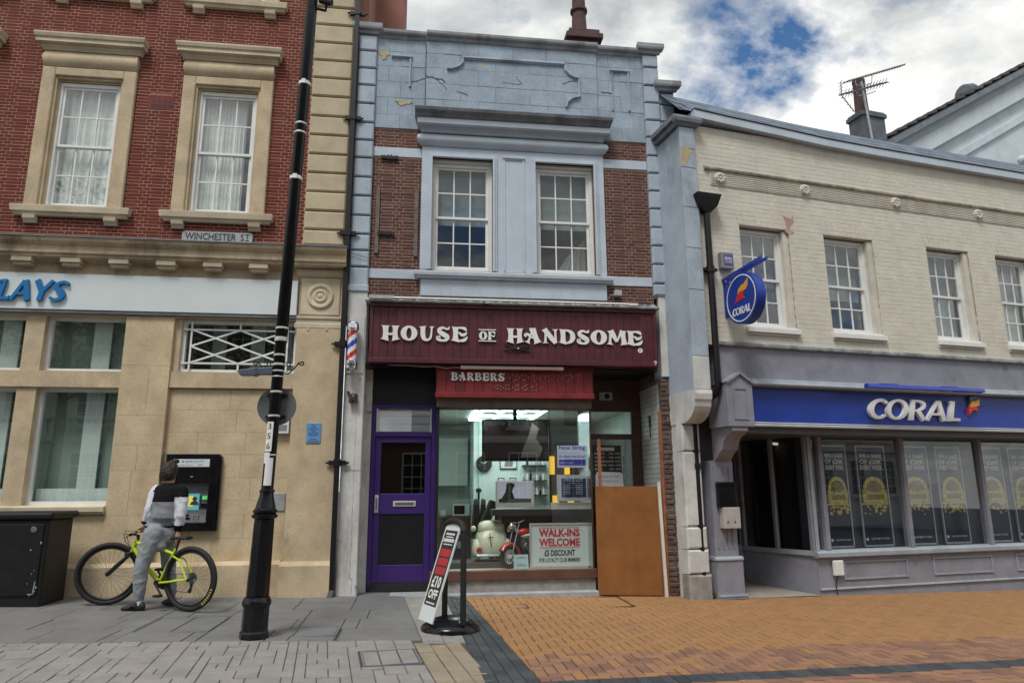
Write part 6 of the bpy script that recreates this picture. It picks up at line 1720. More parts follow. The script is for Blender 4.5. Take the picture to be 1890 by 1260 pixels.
m = MB(); lring(m, [(.060, LB + 1.40), (.058, 3.0), (.064, 3.01), (.064, 9.6), (.07, 9.62), (.07, 9.75), (0.03, 9.8)], 20); m.build('pole', 'black_gloss', lp, smooth=True)
for z, wd in ((3.16, .010), (3.04, .022), (2.87, .010), (2.77, .012), (2.70, .008), (2.64, .006), (2.48, .010), (2.23, .010), (1.83, .008), (5.54, .010), (5.43, .010)):
    rr_ = .0665 if z > 3 else .0605
    m = MB(); lring(m, [(rr_, z - wd), (rr_ + .002, z), (rr_, z + wd)], 20); m.build('metal_band', 'silver_band', lp, smooth=True)
for z in (6.05, 4.88):
    m = MB(); lring(m, [(.0665, z - .02), (.0685, z - .017), (.0685, z + .017), (.0665, z + .02)], 12); m.box(lax(z) - .02, lax(z) + .02, LY - .08, LY - .06, z - .026, z + .026); m.build('tape_collar', 'letter_white', lp)
# scrolled bracket
def spiral(cx_, cz_, r_, turns, s_, n=18, start=0):
    return [(cx_ + s_ * r_ * (1 - .75 * i / n) * math.cos(start + turns * 2 * PI * i / n), LY, cz_ + r_ * (1 - .75 * i / n) * math.sin(start + turns * 2 * PI * i / n)) for i in range(n + 1)]
for s_ in (-1, 1):
    m = MB(); c_ = lax(2.75)
    m.tube([(c_ + s_ * .06, LY, 2.68), (c_ + s_ * .10, LY, 2.67), (c_ + s_ * .16, LY, 2.73), (c_ + s_ * .21, LY, 2.80)] + spiral(c_ + s_ * .235, 2.79, .03, 1.2, s_, start=2.8), .0075, 6)
    m.tube(spiral(c_ + s_ * .095, 2.77, .032, 1.1, -s_, start=.5), .0065, 6); m.build('scroll', 'black_iron', lp, smooth=True)
# floodlight arm
m = MB(); z = 2.69; c_ = lax(z)
m.add([(c_ - .05, LY - .045, z + .05), (c_ - .05, LY + .045, z + .05), (c_ - .05, LY + .045, z - .03), (c_ - .05, LY - .045, z - .03), (c_ - .19, LY - .05, z + .035), (c_ - .19, LY + .05, z + .035), (c_ - .19, LY + .05, z - .03), (c_ - .19, LY - .05, z - .03), (c_ - .22, LY - .065, z + .035), (c_ - .22, LY + .065, z + .035), (c_ - .22, LY + .065, z - .045), (c_ - .22, LY - .065, z - .045), (c_ - .40, LY - .065, z + .005), (c_ - .40, LY + .065, z + .005), (c_ - .37, LY + .065, z - .045), (c_ - .37, LY - .065, z - .045)],
      [t for k in range(3) for i in range(4) for j in [(i + 1) % 4] for t in [(4 * k + i, 4 * k + j, 4 * k + 4 + j, 4 * k + 4 + i)]] + [(3, 2, 1, 0), (12, 13, 14, 15)])
mat('lamp_case', (.075, .095, .14), .45, .1, 8, .05)
LH = m.build('lamp_head', 'lamp_case', lp, bevel=.006)
m = MB(); m.add([(c_ - .36, LY - .05, z - .0465), (c_ - .24, LY - .05, z - .0465), (c_ - .24, LY + .05, z - .0465), (c_ - .36, LY + .05, z - .0465)], [(3, 2, 1, 0)]); m.build('diffuser', 'white_paint', LH)
# camera at the top
m = MB(); m.tube([(lax(7.1) + .06, LY, 7.05), (lax(7.1) + .16, LY, 7.03), (lax(7.1) + .17, LY, 7.12)], .018, 8); m.tube([(lax(7.1) + .10, LY - .05, 7.13), (lax(7.1) + .24, LY - .08, 7.08)], .04, 10); m.build('camera', 'black_matt', lp, smooth=True)
# round road sign seen from behind
rs = thing('road_sign', 'round grey back of a road sign clamped to the lamp post', 'sign', (lax(2.34), LY + .08, 2.14))
mat('sign_back', (.145, .155, .17), .5, .12, 6, .05, metal=.3)
m = MB(); m.lathe([(.20, .0), (.20, -.004), (0, -.004)], (lax(2.34) - .0, LY + .095, 2.34), 44, 'y'); m.build('disc', 'sign_back', rs)
for z in (2.23, 2.455):
    m = MB(); m.box(lax(z) - .10, lax(z) + .10, LY + .062, LY + .094, z - .014, z + .014); m.build('clamp_rail', 'black_iron', rs)
# number plate and stickers wrapped on the post
np_ = thing('number_label', 'white label with column number 356 on the lamp post', 'label', (lax(2.0), LY - .06, 1.85))
def wrap(mb_, z0, z1, a0, a1, r_=.0625, n=6):
    for k in range(n):
        t0, t1 = R(a0 + (a1 - a0) * k / n), R(a0 + (a1 - a0) * (k + 1) / n)
        q = lambda t, z: (lax(z) + r_ * math.cos(t), LY + r_ * math.sin(t), z)
        mb_.quad(q(t0, z0), q(t1, z0), q(t1, z1), q(t0, z1))
    return mb_
wrap(MB(), 1.865, 2.165, 215, 285).build('label', 'letter_white', np_, smooth=True)
AC = 250
def onpost(v_):
    z = v_[2]; t = R(AC) + v_[0] / .0632
    return (lax(z) + .0634 * math.cos(t), LY + .0634 * math.sin(t), z)
for ch, z in (('3', 2.085), ('5', 1.985), ('6', 1.885)): text(ch, np_, 'sign_black', 0, z, 0, h=.068, align='CENTER', bold=.025, xf=onpost)
st_ = thing('sticker', 'small rounded white sticker below the number 356', 'sticker', (lax(1.8), LY - .06, 1.74)); wrap(MB(), 1.745, 1.855, 212, 275).build('sticker', 'paper', st_, smooth=True)
nt_ = thing('paper_notice', 'long white paper notice taped low on the lamp post', 'notice', (lax(1.65), LY - .06, 1.52)); wrap(MB(), 1.525, 1.80, 240, 312, .0635).build('notice', 'paper', nt_, smooth=True)
m = MB(); AC = 276
for k in range(3): m.add([onpost((-.03, 0, 1.74 - k * .035)), onpost((.02, 0, 1.74 - k * .035)), onpost((.02, 0, 1.745 - k * .035)), onpost((-.03, 0, 1.745 - k * .035))], [(0, 1, 2, 3)])
m.build('faint_print', 'alarm_grey', nt_)

# ================================================================ black street cabinet
cb = thing('street_cabinet', 'scuffed black utility cabinet standing against the bank wall', 'cabinet', (-5.1, -.6, gz(-5)))
CZ = gz(-4.8)
m = MB(); m.box(-5.75, -4.42, -.93, -.33, CZ - .04, 1.15); m.build('body', 'black_iron', cb, bevel=.02)
m = MB(); m.box(-5.79, -4.37, -.97, -.29, 1.15, 1.24); m.build('lid', 'black_iron', cb, bevel=.03)
m = MB(); m.box(-5.72, -5.09, -.945, -.93, CZ + .12, 1.10); m.box(-5.08, -4.47, -.945, -.93, CZ + .12, 1.10); m.build('door', 'black_iron', cb, bevel=.006)
mat('sticker_green', (.13, .17, .16), .6, .3, 20, 0)
m = MB(); m.lathe([(.035, 0), (.035, .001), (0, .001)], (-4.58, -.946, 1.04), 14, 'y'); m.build('sticker', 'sticker_green', cb)
rr = random.Random(21); m = MB()
for k in range(9):
    x, z = -4.48 - abs(rr.gauss(0, .08)), CZ + .12 + rr.random() * rr.random() * .8
    s_ = rr.uniform(.006, .02); m.prism([(x, z), (x + s_ * .6, z - s_ * .2), (x + s_, z + s_ * 1.2), (x - s_ * .3, z + s_ * 1.4)], -.9475, -.946)
bar(m, -4.50, CZ + .14, -4.49, CZ + .28, .012, -.9475, -.946); bar(m, -4.56, CZ + .14, -4.50, CZ + .14, .010, -.9477, -.946)
m.build('chipped_paint', 'galv', cb)

# ================================================================ swing sign on the pavement
sw = thing('swing_sign', 'black forecourt swing sign with round base and tilted poster panel', 'sign', (.34, -2.42, gz(.3)))
GZ = gz(.34)
bcx, bcy = .345, -2.40
m = MB(); m.lathe([(.31, -.01), (.31, .03), (.30, .05), (.21, .105), (.12, .13), (0, .135)], (bcx, bcy, GZ), 36); m.build('base', 'black_gloss', sw, smooth=True, angle=50)
m = MB(); m.tube([(bcx + .09, bcy - .20, GZ + .11), (bcx + .16, bcy + .03, GZ + .10)], .012, 6); m.build('base_handle', 'silver_band', sw)
ax_ = Vector((.52, -.85, 0)).normalized()       # line through the two posts, in plan
pA = Vector((bcx, bcy, 0)) + Vector((.12, -.22, 0)); pB = Vector((bcx, bcy, 0)) + Vector((-.055, .20, 0))
def pz(p, z): return (p.x, p.y, GZ + z)
for p in (pA, pB):
    m = MB(); m.box(-.034, .034, -.018, .018, .08, 1.02); a_ = math.atan2(-.22, .12)
    m.v = [(p.x + x * math.cos(a_) - y * math.sin(a_), p.y + x * math.sin(a_) + y * math.cos(a_), GZ + z) for x, y, z in m.v]; m.build('post', 'black_matt', sw, bevel=.004)
top = []
for i in range(11):
    t = i / 10; a_ = PI * t; q = pA.lerp(pB, (1 - math.cos(a_)) / 2); top.append((q.x, q.y, GZ + 1.01 + .10 * math.sin(a_) ** .7))
m = MB(); m.tube(top, .034, 10); m.build('top_loop', 'black_matt', sw, smooth=True)
# the panel hangs from the loop and is blown outwards towards the left
wv = (pB - pA).normalized()                     # across the panel
hang = pA.lerp(pB, .5) + Vector((-.0, 0, 0)); hang.z = GZ + 1.075
dn = Vector((-.29, -.06, -.957)).normalized()
PWd, PHt = .36, 1.02
nrm = wv.cross(dn).normalized()
if nrm.y > 0: nrm = -nrm
def pan(u, v_, off=0.0):
    """u across 0..1 (left to right as seen from the street), v down in metres"""
    return tuple(hang + wv * (PWd * (.5 - u)) * -1 * (1 if True else 1) + dn * v_ + nrm * off)
# from the street the end at pB lies left, so u=0 is at pB
def pan(u, v_, off=0.0): return tuple(hang + wv * (PWd * (.5 - u)) + dn * v_ + nrm * off)
def pquad(name, mt, u0, u1, v0, v1, off, th=.0):
    m_ = MB(); m_.quad(pan(u0, v1, off), pan(u1, v1, off), pan(u1, v0, off), pan(u0, v0, off))
    if th: m_.quad(pan(u0, v0, off - th), pan(u1, v0, off - th), pan(u1, v1, off - th), pan(u0, v1, off - th)); m_.quad(pan(u1, v1, off), pan(u1, v1, off - th), pan(u1, v0, off - th), pan(u1, v0, off)); m_.quad(pan(u0, v0, off), pan(u0, v0, off - th), pan(u0, v1, off - th), pan(u0, v1, off)); m_.quad(pan(u0, v1, off), pan(u0, v1, off - th), pan(u1, v1, off - th), pan(u1, v1, off))
    return m_.build(name, mt, sw)
mat('poster_black', (.018, .018, .022), .35, .1, 8, 0); mat('poster_red', (.42, .025, .04), .4, .05, 8, 0)
pquad('panel', 'white_sign', 0, 1, .0, PHt, .006, .012)
pquad('poster', 'poster_black', .08, .92, .07, .86, .0075)
for k in range(3): pquad('red_block', 'poster_red', .14 + .02 * k, .86, .27 + k * .095, .27 + k * .095 + .078, .0085)
def onpan(v_): return pan(v_[0], -v_[2], .0088)
for s_, z, h_, w_ in (('£10', -.675, .12, .60), ('OFF', -.79, .095, .62)): text(s_, sw, 'letter_white', .5, z, 0, h=h_, w=w_, align='CENTER', bold=.03, xf=onpan)
m = MB()
for k, (u0, u1, v_, h_) in enumerate(((.2, .8, .10, .02), (.25, .75, .135, .012), (.14, .86, .16, .035), (.2, .8, .215, .012), (.2, .8, .825, .016))):
    nseg = 7
    for q in range(nseg):
        a_, b_ = u0 + (u1 - u0) * q / nseg, u0 + (u1 - u0) * (q + .82) / nseg
        m.quad(pan(a_, v_ + h_, .0086), pan(b_, v_ + h_, .0086), pan(b_, v_, .0086), pan(a_, v_, .0086))
m.build('small_print', 'paper', sw)

# ================================================================ window display and interior things
shelf = B(.265, 2.53, .20, 1.15, .24, .318).build('display_shelf', 'shelf_pale' if 'shelf_pale' in M else (mat('shelf_pale', (.42, .40, .34), .6, .1, 5, 0) and 'shelf_pale'), mid)
ws = thing('walk_in_sign', 'white framed sign reading WALK-INS WELCOME propped in the shop window', 'sign', (2.12, .52, .32))
m = MB(); m.box(1.65, 2.56, .50, .53, .325, .965); m.build('board', 'white_sign', ws)
m = MB(); f_ = .022
m.box(1.65, 2.56, .485, .50, .325, .325 + f_); m.box(1.65, 2.56, .485, .50, .965 - f_, .965); m.box(1.65, 1.65 + f_, .486, .50, .347, .943); m.box(2.56 - f_, 2.56, .486, .50, .347, .943); m.build('frame', 'silver_band', ws)
mat('sign_red', (.55, .03, .04), .5, .03, 5, 0)
for z in (.895, .605): B(1.80, 2.41, .497, .4995, z, z + .008).build('rule', 'sign_red', ws)
text('WALK-INS', ws, 'sign_red', 2.105, .765, .498, h=.12, w=.63, align='CENTER', bold=.045); text('WELCOME', ws, 'sign_red', 2.105, .625, .498, h=.12, w=.63, align='CENTER', bold=.045)
text('£5 DISCOUNT', ws, 'sign_black', 2.105, .485, .498, h=.095, w=.47, align='CENTER', bold=.04); text('FOR LOYALTY CLUB MEMBERS', ws, 'sign_black', 2.105, .40, .498, h=.06, w=.63, align='CENTER', bold=.03)
oc = thing('open_card', 'small pale blue card leaning in front of the toy motorcycle', 'card', (1.53, .47, .32))
mat('card_blue', (.42, .56, .58), .6, .05, 5, 0); m = MB(); m.add([(1.40, .455, .322), (1.62, .455, .322), (1.62, .485, .52), (1.40, .485, .52)], [(0, 1, 2, 3)]); m.build('card', 'card_blue', oc)
text('COME IN', oc, 'alarm_grey', 1.51, .46, .472, h=.03, w=.15, align='CENTER'); text('OPEN', oc, 'plaque_blue', 1.51, .35, .454, h=.045, w=.15, align='CENTER')
hr = thing('hiring_notice', 'white and violet Now hiring notice on the shop glass', 'notice', (2.29, .37, 1.79))
mat('hire_lilac', (.60, .62, .80), .6, .03, 5, 0); mat('hire_ink', (.06, .05, .38), .6, .03, 5, 0)
hx0, hx1 = 2.03, 2.485; hy = .155
B(hx0, hx1, hy, hy + .006, 1.785, 2.11).build('card', 'hire_lilac', hr)
text('Now hiring', hr, 'hire_ink', hx0 + .025, 2.03, hy - .002, w=.40, bold=.02); text('stylists and barbers wanted', hr, 'plaque_blue', hx0 + .025, 1.985, hy - .002, w=.30); text('Excellent rates of pay!', hr, 'hire_ink', hx0 + .025, 1.925, hy - .002, w=.40, bold=.015)
B(hx0 + .02, hx1 - .025, hy - .002, hy, 1.815, 1.905).build('violet_block', 'hire_ink', hr); text('call in today', hr, 'hire_lilac', hx0 + .035, 1.835, hy - .004, w=.20)
pf = thing('price_list', 'silver framed navy price list standing in the shop window', 'price list', (2.32, .44, 1.3))
mat('navy_print', (.03, .06, .12), .5, .05, 5, 0)
m = MB(); m.box(2.07, 2.58, .43, .45, 1.29, 1.68); m.build('frame', 'silver_band', pf, bevel=.004); B(2.105, 2.545, .4265, .43, 1.325, 1.65).build('mount', 'hire_lilac', pf); B(2.135, 2.52, .424, .4265, 1.345, 1.63).build('sheet', 'navy_print', pf)
text('PRICE LIST', pf, 'paper', 2.33, 1.585, .4225, w=.28, align='CENTER'); text('HAIRCUTS AND SHAVES', pf, 'paper', 2.33, 1.55, .4225, w=.22, align='CENTER')
m = MB()
for c0 in (2.17, 2.36):
    for k in range(6):
        for q in range(3): m.box(c0 + q * .037, c0 + q * .037 + .028 - .008 * (k % 2), .4222, .424, 1.52 - k * .026, 1.53 - k * .026)
m.build('printed_lines', 'paper', pf)
for o_ in (B(1.98, 2.62, .47, .52, 1.17, 1.27),): o_.build('picture_shelf', 'silver_band', pf)
tv = thing('television', 'large black television hanging behind the shop window glass', 'television', (1.47, .72, 1.92))
mat('tv_screen', (.015, .016, .018), .08, .05, 5, 0)
m = MB(); m.box(.945, 2.0, .70, .76, 1.90, 2.555); m.build('case', 'black_gloss', tv, bevel=.006); B(.975, 1.97, .697, .70, 1.94, 2.53).build('screen', 'tv_screen', tv); m = MB(); m.box(1.44, 1.50, .73, .76, 2.555, 2.8); m.build('hanger', 'black_matt', tv)
mat('tv_grey', (.10, .11, .11), .3, .1, 5, 0)
m = MB(); m.prism([(1.55, 1.96), (1.85, 1.96), (1.90, 2.1), (1.80, 2.25), (1.84, 2.42), (1.74, 2.5), (1.68, 2.3), (1.60, 2.12)], .695, .697); m.build('screen_picture', 'tv_grey', tv)
ps = thing('photo_board', 'framed photo board in the window showing a bearded man in a cap', 'picture', (1.44, .66, 1.2))
m = MB(); m.box(1.15, 1.75, .64, .66, 1.20, 1.60); m.build('frame', 'silver_band', ps, bevel=.004); B(1.18, 1.72, .637, .64, 1.27, 1.58).build('photo', 'hire_lilac', ps)
m = MB(); m.prism([(1.20, 1.275), (1.70, 1.275), (1.70, 1.33), (1.40, 1.335), (1.30, 1.335), (1.20, 1.33)], .634, .637); m.prism([(1.24, 1.335), (1.44, 1.335), (1.42, 1.40), (1.40, 1.45), (1.43, 1.50), (1.45, 1.55), (1.38, 1.575), (1.32, 1.56), (1.31, 1.48), (1.30, 1.43)], .6335, .637); m.build('silhouette', 'black_matt', ps)
ledb = B(1.1, 2.62, .62, 1.0, 1.08, 1.17).build('window_counter', 'int_dark', mid)
ck_ = thing('wall_clock', 'round dark wall clock with pale hands on the mint wall', 'clock', (1.2, 3.0, 1.95))
m = MB(); m.lathe([(.15, 0), (.15, .03), (.135, .04), (0, .035)], (1.19, 3.12, 1.95), 28, 'y'); m.build('face', 'black_matt', ck_); m = MB(); bar(m, 1.19, 1.95, 1.25, 2.0, .012, 3.076, 3.08); bar(m, 1.19, 1.95, 1.12, 1.98, .009, 3.076, 3.08); m.build('hand', 'paper', ck_)
m = MB(); m.box(1.10, 2.45, 3.15, 3.25, .1, 3.0); m.build('inner_wall', 'mint_wall', mid)
for i, (x, z, w_, h_) in enumerate(((1.66, 1.96, .33, .22), (1.52, 1.60, .12, .17), (1.74, 1.60, .12, .17))):
    pc = thing('wall_picture', ('wide framed drawing on the mint wall below the television', 'small framed sketch on the mint wall, nearer the clock', 'small framed sketch on the mint wall, further from the clock')[i], 'picture', (x, 3.13, z - h_ / 2))
    m = MB(); m.box(x - w_ / 2, x + w_ / 2, 3.12, 3.149, z - h_ / 2, z + h_ / 2); m.build('frame', 'black_matt', pc); B(x - w_ / 2 + .015, x + w_ / 2 - .015, 3.117, 3.12, z - h_ / 2 + .015, z + h_ / 2 - .015).build('sheet', 'paper', pc)
    m = MB(); m.prism([(x - w_ * .25, z - h_ * .3), (x + w_ * .22, z - h_ * .3), (x + w_ * .28, z + h_ * .1), (x, z + h_ * .3), (x - w_ * .2, z + h_ * .12)], 3.115, 3.117); m.build('drawing', 'alarm_grey', pc)
mo = thing('microwave', 'white microwave oven on the kitchen counter at the back', 'microwave', (.82, 4.1, .96))
m = MB(); m.box(.64, .98, 3.92, 4.25, .965, 1.19); m.build('case', 'kitchen_white', mo, bevel=.008); B(.67, .88, 3.912, 3.92, 1.0, 1.16).build('door', 'black_gloss', mo)
for k in range(3):
    bx_ = thing('storage_tub', ('white tub left of the microwave', 'white tray stacked under the counter', 'flat white box on the lower shelf')[k], 'tub', ((.42, 4.0, .965), (.8, 3.85, .6), (.8, 3.85, .35))[k])
    x, y, z = ((.45, 4.0, .965), (.78, 3.8, .62), (.80, 3.8, .36))[k]; m = MB(); m.lathe([(.07, 0), (.09, .12), (.085, .12), (.065, .01), (0, .01)], (x, y, z), 14); m.build('tub', 'kitchen_white', bx_)
co = thing('barber_chair', 'dark barber chair with reclined back inside the shop', 'chair', (1.2, 2.0, .1))
m = MB(); m.box(.98, 1.5, 1.75, 2.25, .55, .70); m.build('seat', 'int_dark', co, bevel=.03); m = MB(); m.add([(.92, 1.80, .68), (1.08, 1.80, .68), (1.10, 2.2, .68), (.94, 2.2, .68), (1.20, 1.82, 1.30), (1.32, 1.82, 1.26), (1.32, 2.18, 1.26), (1.20, 2.18, 1.30)], [(0, 1, 5, 4), (1, 2, 6, 5), (2, 3, 7, 6), (3, 0, 4, 7), (4, 5, 6, 7)]); m.build('backrest', 'int_dark', co, bevel=.02)
m = MB(); m.lathe([(.05, .0), (.05, .40), (.06, .45)], (1.22, 2.0, .12), 14); m.lathe([(.26, 0), (.26, .02), (.06, .05)], (1.22, 2.0, .1), 20); m.build('pedestal', 'steel', co)
sh = thing('bottle_shelf', 'dark wall shelf crowded with bottles on the mint wall', 'shelf', (2.15, 3.05, 1.3))
for z in (1.35, 1.62, 1.9): B(1.92, 2.38, 2.98, 3.14, z, z + .02).build('board', 'int_dark', sh)
rr = random.Random(31)
for z in (1.37, 1.64, 1.92):
    for k in range(7):
        h_ = rr.uniform(.08, .18); m = MB(); m.lathe([(.022, 0), (.022, h_ * .6), (.009, h_ * .75), (.009, h_), (0, h_)], (1.95 + k * .062, 3.06, z + .001), 8); m.build('bottle', rr.choice(('black_gloss', 'toy_red0' if 'toy_red0' in M else 'paper', 'int_wood', 'galv')), sh)
cr_ = thing('coat_stand', 'dark coats hanging on a stand beside the kitchen opening', 'coat stand', (1.05, 2.6, .1))
m = MB(); m.tube([(1.05, 2.6, .1), (1.05, 2.6, 1.45)], .02, 8); m.lathe([(.05, 0), (.05, .06), (0, .09)], (1.05, 2.6, 1.42), 10); m.build('pole', 'int_dark', cr_)
for k in range(2):
    x = .99 + k * .13; m = MB(); m.add([(x - .07, 2.55, .62), (x + .08, 2.55, .62), (x + .05, 2.53, 1.30), (x - .02, 2.53, 1.32), (x - .08, 2.66, .62), (x + .09, 2.66, .62), (x + .05, 2.63, 1.28), (x - .03, 2.63, 1.30)], [(0, 1, 2, 3), (5, 4, 7, 6), (1, 5, 6, 2), (4, 0, 3, 7), (3, 2, 6, 7)]); m.build('coat', 'int_dark', cr_, bevel=.02)
# led ceiling light, downlights
ld = thing('ceiling_light', 'hexagonal tube ceiling light glowing inside the shop', 'light', (1.5, 2.0, 2.95))
emit('led', (.72, .95, 1.0), 5.0); emit('down', (1, .8, .55), 6.0)
m = MB()
def strip(xa, ya, xb, yb, wd=.035):
    d = Vector((xb - xa, yb - ya, 0)).normalized() * wd / 2; z0_, z1_ = 2.755, 2.785
    v_ = [(xa - d.y, ya + d.x), (xa + d.y, ya - d.x), (xb + d.y, yb - d.x), (xb - d.y, yb + d.x)]
    m.add([(x, y, z0_) for x, y in v_] + [(x, y, z1_) for x, y in v_], [(3, 2, 1, 0), (4, 5, 6, 7), (0, 1, 5, 4), (1, 2, 6, 5), (2, 3, 7, 6), (3, 0, 4, 7)])
X0_, X1_, Y0_, Y1_ = .9, 2.08, 1.2, 3.05
for a_ in ((X0_, Y0_, X1_, Y0_), (X0_, Y1_, X1_, Y1_), (X0_, Y0_, X0_, Y1_), (X1_, Y0_, X1_, Y1_)): strip(*a_)
for k in range(3):
    xa = X0_ + .15 + k * .36
    for j in range(2):
        ya = Y0_ + .3 + j * .8
        strip(xa, ya, xa + .2, ya + .0); strip(xa + .2, ya, xa + .29, ya + .34); strip(xa, ya, xa - .08, ya + .36)
m.build('tubes', 'led', ld)
for i, (x, y) in enumerate(((.55, .62), (1.0, .6), (1.75, .6), (2.3, .62))):
    m = MB(); m.lathe([(.04, 0), (.03, -.006), (0, -.006)], (x, y, 2.798), 14); m.build('downlight', 'down', ld)
    dl = bpy.data.lights.new('downlight', 'SPOT'); dl.energy = 34; dl.spot_size = R(95); dl.spot_blend = .6; dl.shadow_soft_size = .04; dl.color = (1, .93, .82); do = bpy.data.objects.new('downlight_lamp', dl); COL.objects.link(do); do.parent = ld; do.matrix_parent_inverse = INV[ld.name]; do.location = (x, y - .1, 2.78)
ldl = bpy.data.lights.new('shop_light', 'AREA'); ldl.shape = 'RECTANGLE'; ldl.size = 1.6; ldl.size_y = 1.2; ldl.energy = 34; ldl.color = (.90, 1.0, .97)
lo_ = bpy.data.objects.new('shop_light', ldl); COL.objects.link(lo_); lo_.parent = ld; lo_.matrix_parent_inverse = INV[ld.name]; lo_.location = (1.5, 2.1, 2.74)
# opening hours board and note behind the side door glass
oh = thing('opening_hours', 'opening hours lettering board behind the side door glass', 'notice', (3.0, .9, 1.7))
B(2.78, 3.23, .905, .915, 1.66, 2.16).build('board', 'int_dark', oh); B(2.83, 3.12, .902, .905, 2.075, 2.125).build('title_strip', 'letter_cream', oh)
text('OPENING HOURS', oh, 'sign_black', 2.975, 2.085, .900, w=.26, align='CENTER')
for k, (d_, h_) in enumerate((('MONDAY', '9.00 - 17.00'), ('TUESDAY', '9.00 - 17.30'), ('WEDNESDAY', '9.00 - 17.30'), ('THURSDAY', '10.00 - 19.00'), ('FRIDAY', '9.00 - 18.30'))):
    z = 2.015 - k * .062; text(d_, oh, 'letter_cream', 2.79, z, .902, h=.028, bold=.01); text(h_, oh, 'letter_cream', 3.215, z, .902, h=.028, align='RIGHT', bold=.01)
pn = thing('paper_note', 'white handwritten paper note taped above the plywood sheet', 'notice', (3.0, .88, 1.5))
m = MB(); m.prism([(2.79, 1.50), (3.25, 1.49), (3.24, 1.70), (3.20, 1.73), (2.82, 1.74), (2.79, 1.68)], .888, .892); m.build('paper', 'paper', pn); text('PLEASE USE THE', pn, 'plaque_blue', 3.0, 1.645, .886, w=.34, align='CENTER'); text('OTHER DOOR', pn, 'plaque_blue', 3.04, 1.575, .886, w=.28, align='CENTER')
cg_ = thing('hand_sign', 'small black pointing sign on the white glazed return wall', 'sign', (3.59, .45, 2.2))
m = MB(); m.box(3.583, 3.590, .40, .50, 2.42, 2.60); m.box(3.583, 3.590, .43, .47, 2.25, 2.42); m.build('plate', 'black_matt', cg_)

# ================================================================ posters in the betting shop window
mat('poster_navy', (.006, .007, .016), .3, .1, 5, 0); mat('poster_gold', (.34, .26, .055), .3, .6, 22, .3, 30); mat('poster_gold_dark', (.20, .15, .03), .4, .3, 18, .1)
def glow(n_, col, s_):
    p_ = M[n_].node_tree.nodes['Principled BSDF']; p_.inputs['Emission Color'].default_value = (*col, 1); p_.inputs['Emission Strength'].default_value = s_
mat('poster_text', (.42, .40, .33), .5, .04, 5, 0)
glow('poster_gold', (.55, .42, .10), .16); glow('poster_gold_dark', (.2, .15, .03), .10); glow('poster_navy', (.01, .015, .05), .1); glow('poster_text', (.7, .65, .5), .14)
pdefs = [(2.62, 3.06, 'first'), (3.30, 3.86, 'second'), (4.14, 4.76, 'third'), (4.98, 5.50, 'fourth'), (5.86, 6.44, 'fifth'), (6.65, 7.15, 'sixth')]
where = ('nearest the shop doorway', 'second from the shop doorway', 'third from the shop doorway', 'fourth from the shop doorway', 'fifth from the shop doorway', 'sixth from the shop doorway')
for i, (x0, x1, nm) in enumerate(pdefs):
    po = thing('window_poster', 'tall dark gold-emblem poster in the betting shop window, ' + where[i], 'poster', cw(Vector(((x0 + x1) / 2, .70, .5))), CB, group='posters in the betting shop window', world=False)
    hw = (x1 - x0) / 2; Y = 0
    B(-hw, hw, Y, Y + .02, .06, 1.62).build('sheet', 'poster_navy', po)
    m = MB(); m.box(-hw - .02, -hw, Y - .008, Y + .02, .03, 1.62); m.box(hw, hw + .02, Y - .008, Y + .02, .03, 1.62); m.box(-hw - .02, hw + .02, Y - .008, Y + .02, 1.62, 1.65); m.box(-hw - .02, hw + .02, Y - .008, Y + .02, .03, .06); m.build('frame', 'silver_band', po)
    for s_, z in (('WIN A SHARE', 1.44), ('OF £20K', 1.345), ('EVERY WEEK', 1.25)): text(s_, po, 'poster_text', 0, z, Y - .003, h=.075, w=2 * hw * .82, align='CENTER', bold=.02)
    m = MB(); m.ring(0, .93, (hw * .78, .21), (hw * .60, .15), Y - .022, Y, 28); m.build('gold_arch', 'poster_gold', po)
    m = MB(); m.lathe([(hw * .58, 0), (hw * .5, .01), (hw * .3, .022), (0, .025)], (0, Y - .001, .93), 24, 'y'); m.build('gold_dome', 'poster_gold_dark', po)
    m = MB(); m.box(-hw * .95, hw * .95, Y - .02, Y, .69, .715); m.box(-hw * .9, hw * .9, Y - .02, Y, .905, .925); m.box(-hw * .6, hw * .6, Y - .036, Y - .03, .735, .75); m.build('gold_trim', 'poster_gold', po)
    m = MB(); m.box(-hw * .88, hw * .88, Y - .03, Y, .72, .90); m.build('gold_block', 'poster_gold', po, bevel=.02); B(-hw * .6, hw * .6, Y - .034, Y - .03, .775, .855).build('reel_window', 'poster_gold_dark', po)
    m = MB(); rr = random.Random(i)
    for k in range(34): r_ = rr.uniform(.012, .026); m.lathe([(r_, 0), (r_, .012), (0, .014)], (rr.uniform(-hw * .85, hw * .85), Y - .006 * rr.random(), .65 + rr.gauss(0, .06)), 9, 'y')
    m.build('gold_coins', 'poster_gold', po)
    text('TAKE TIME TO THINK', po, 'poster_text', .03, .14, Y - .003, w=2 * hw * .66, align='CENTER', bold=.02); m = MB(); m.lathe([(.024, 0), (.024, .002), (0, .002)], (-hw * .82, Y - .001, .15), 14, 'y'); m.build('round_logo', 'paper', po)
for s_, z, h_ in (('BWL', .135, .045), ('SYSTEMS', .095, .022)):
    text(s_, al, 'paper', .017, z, -.0975, h=h_, align='CENTER', bold=.02)
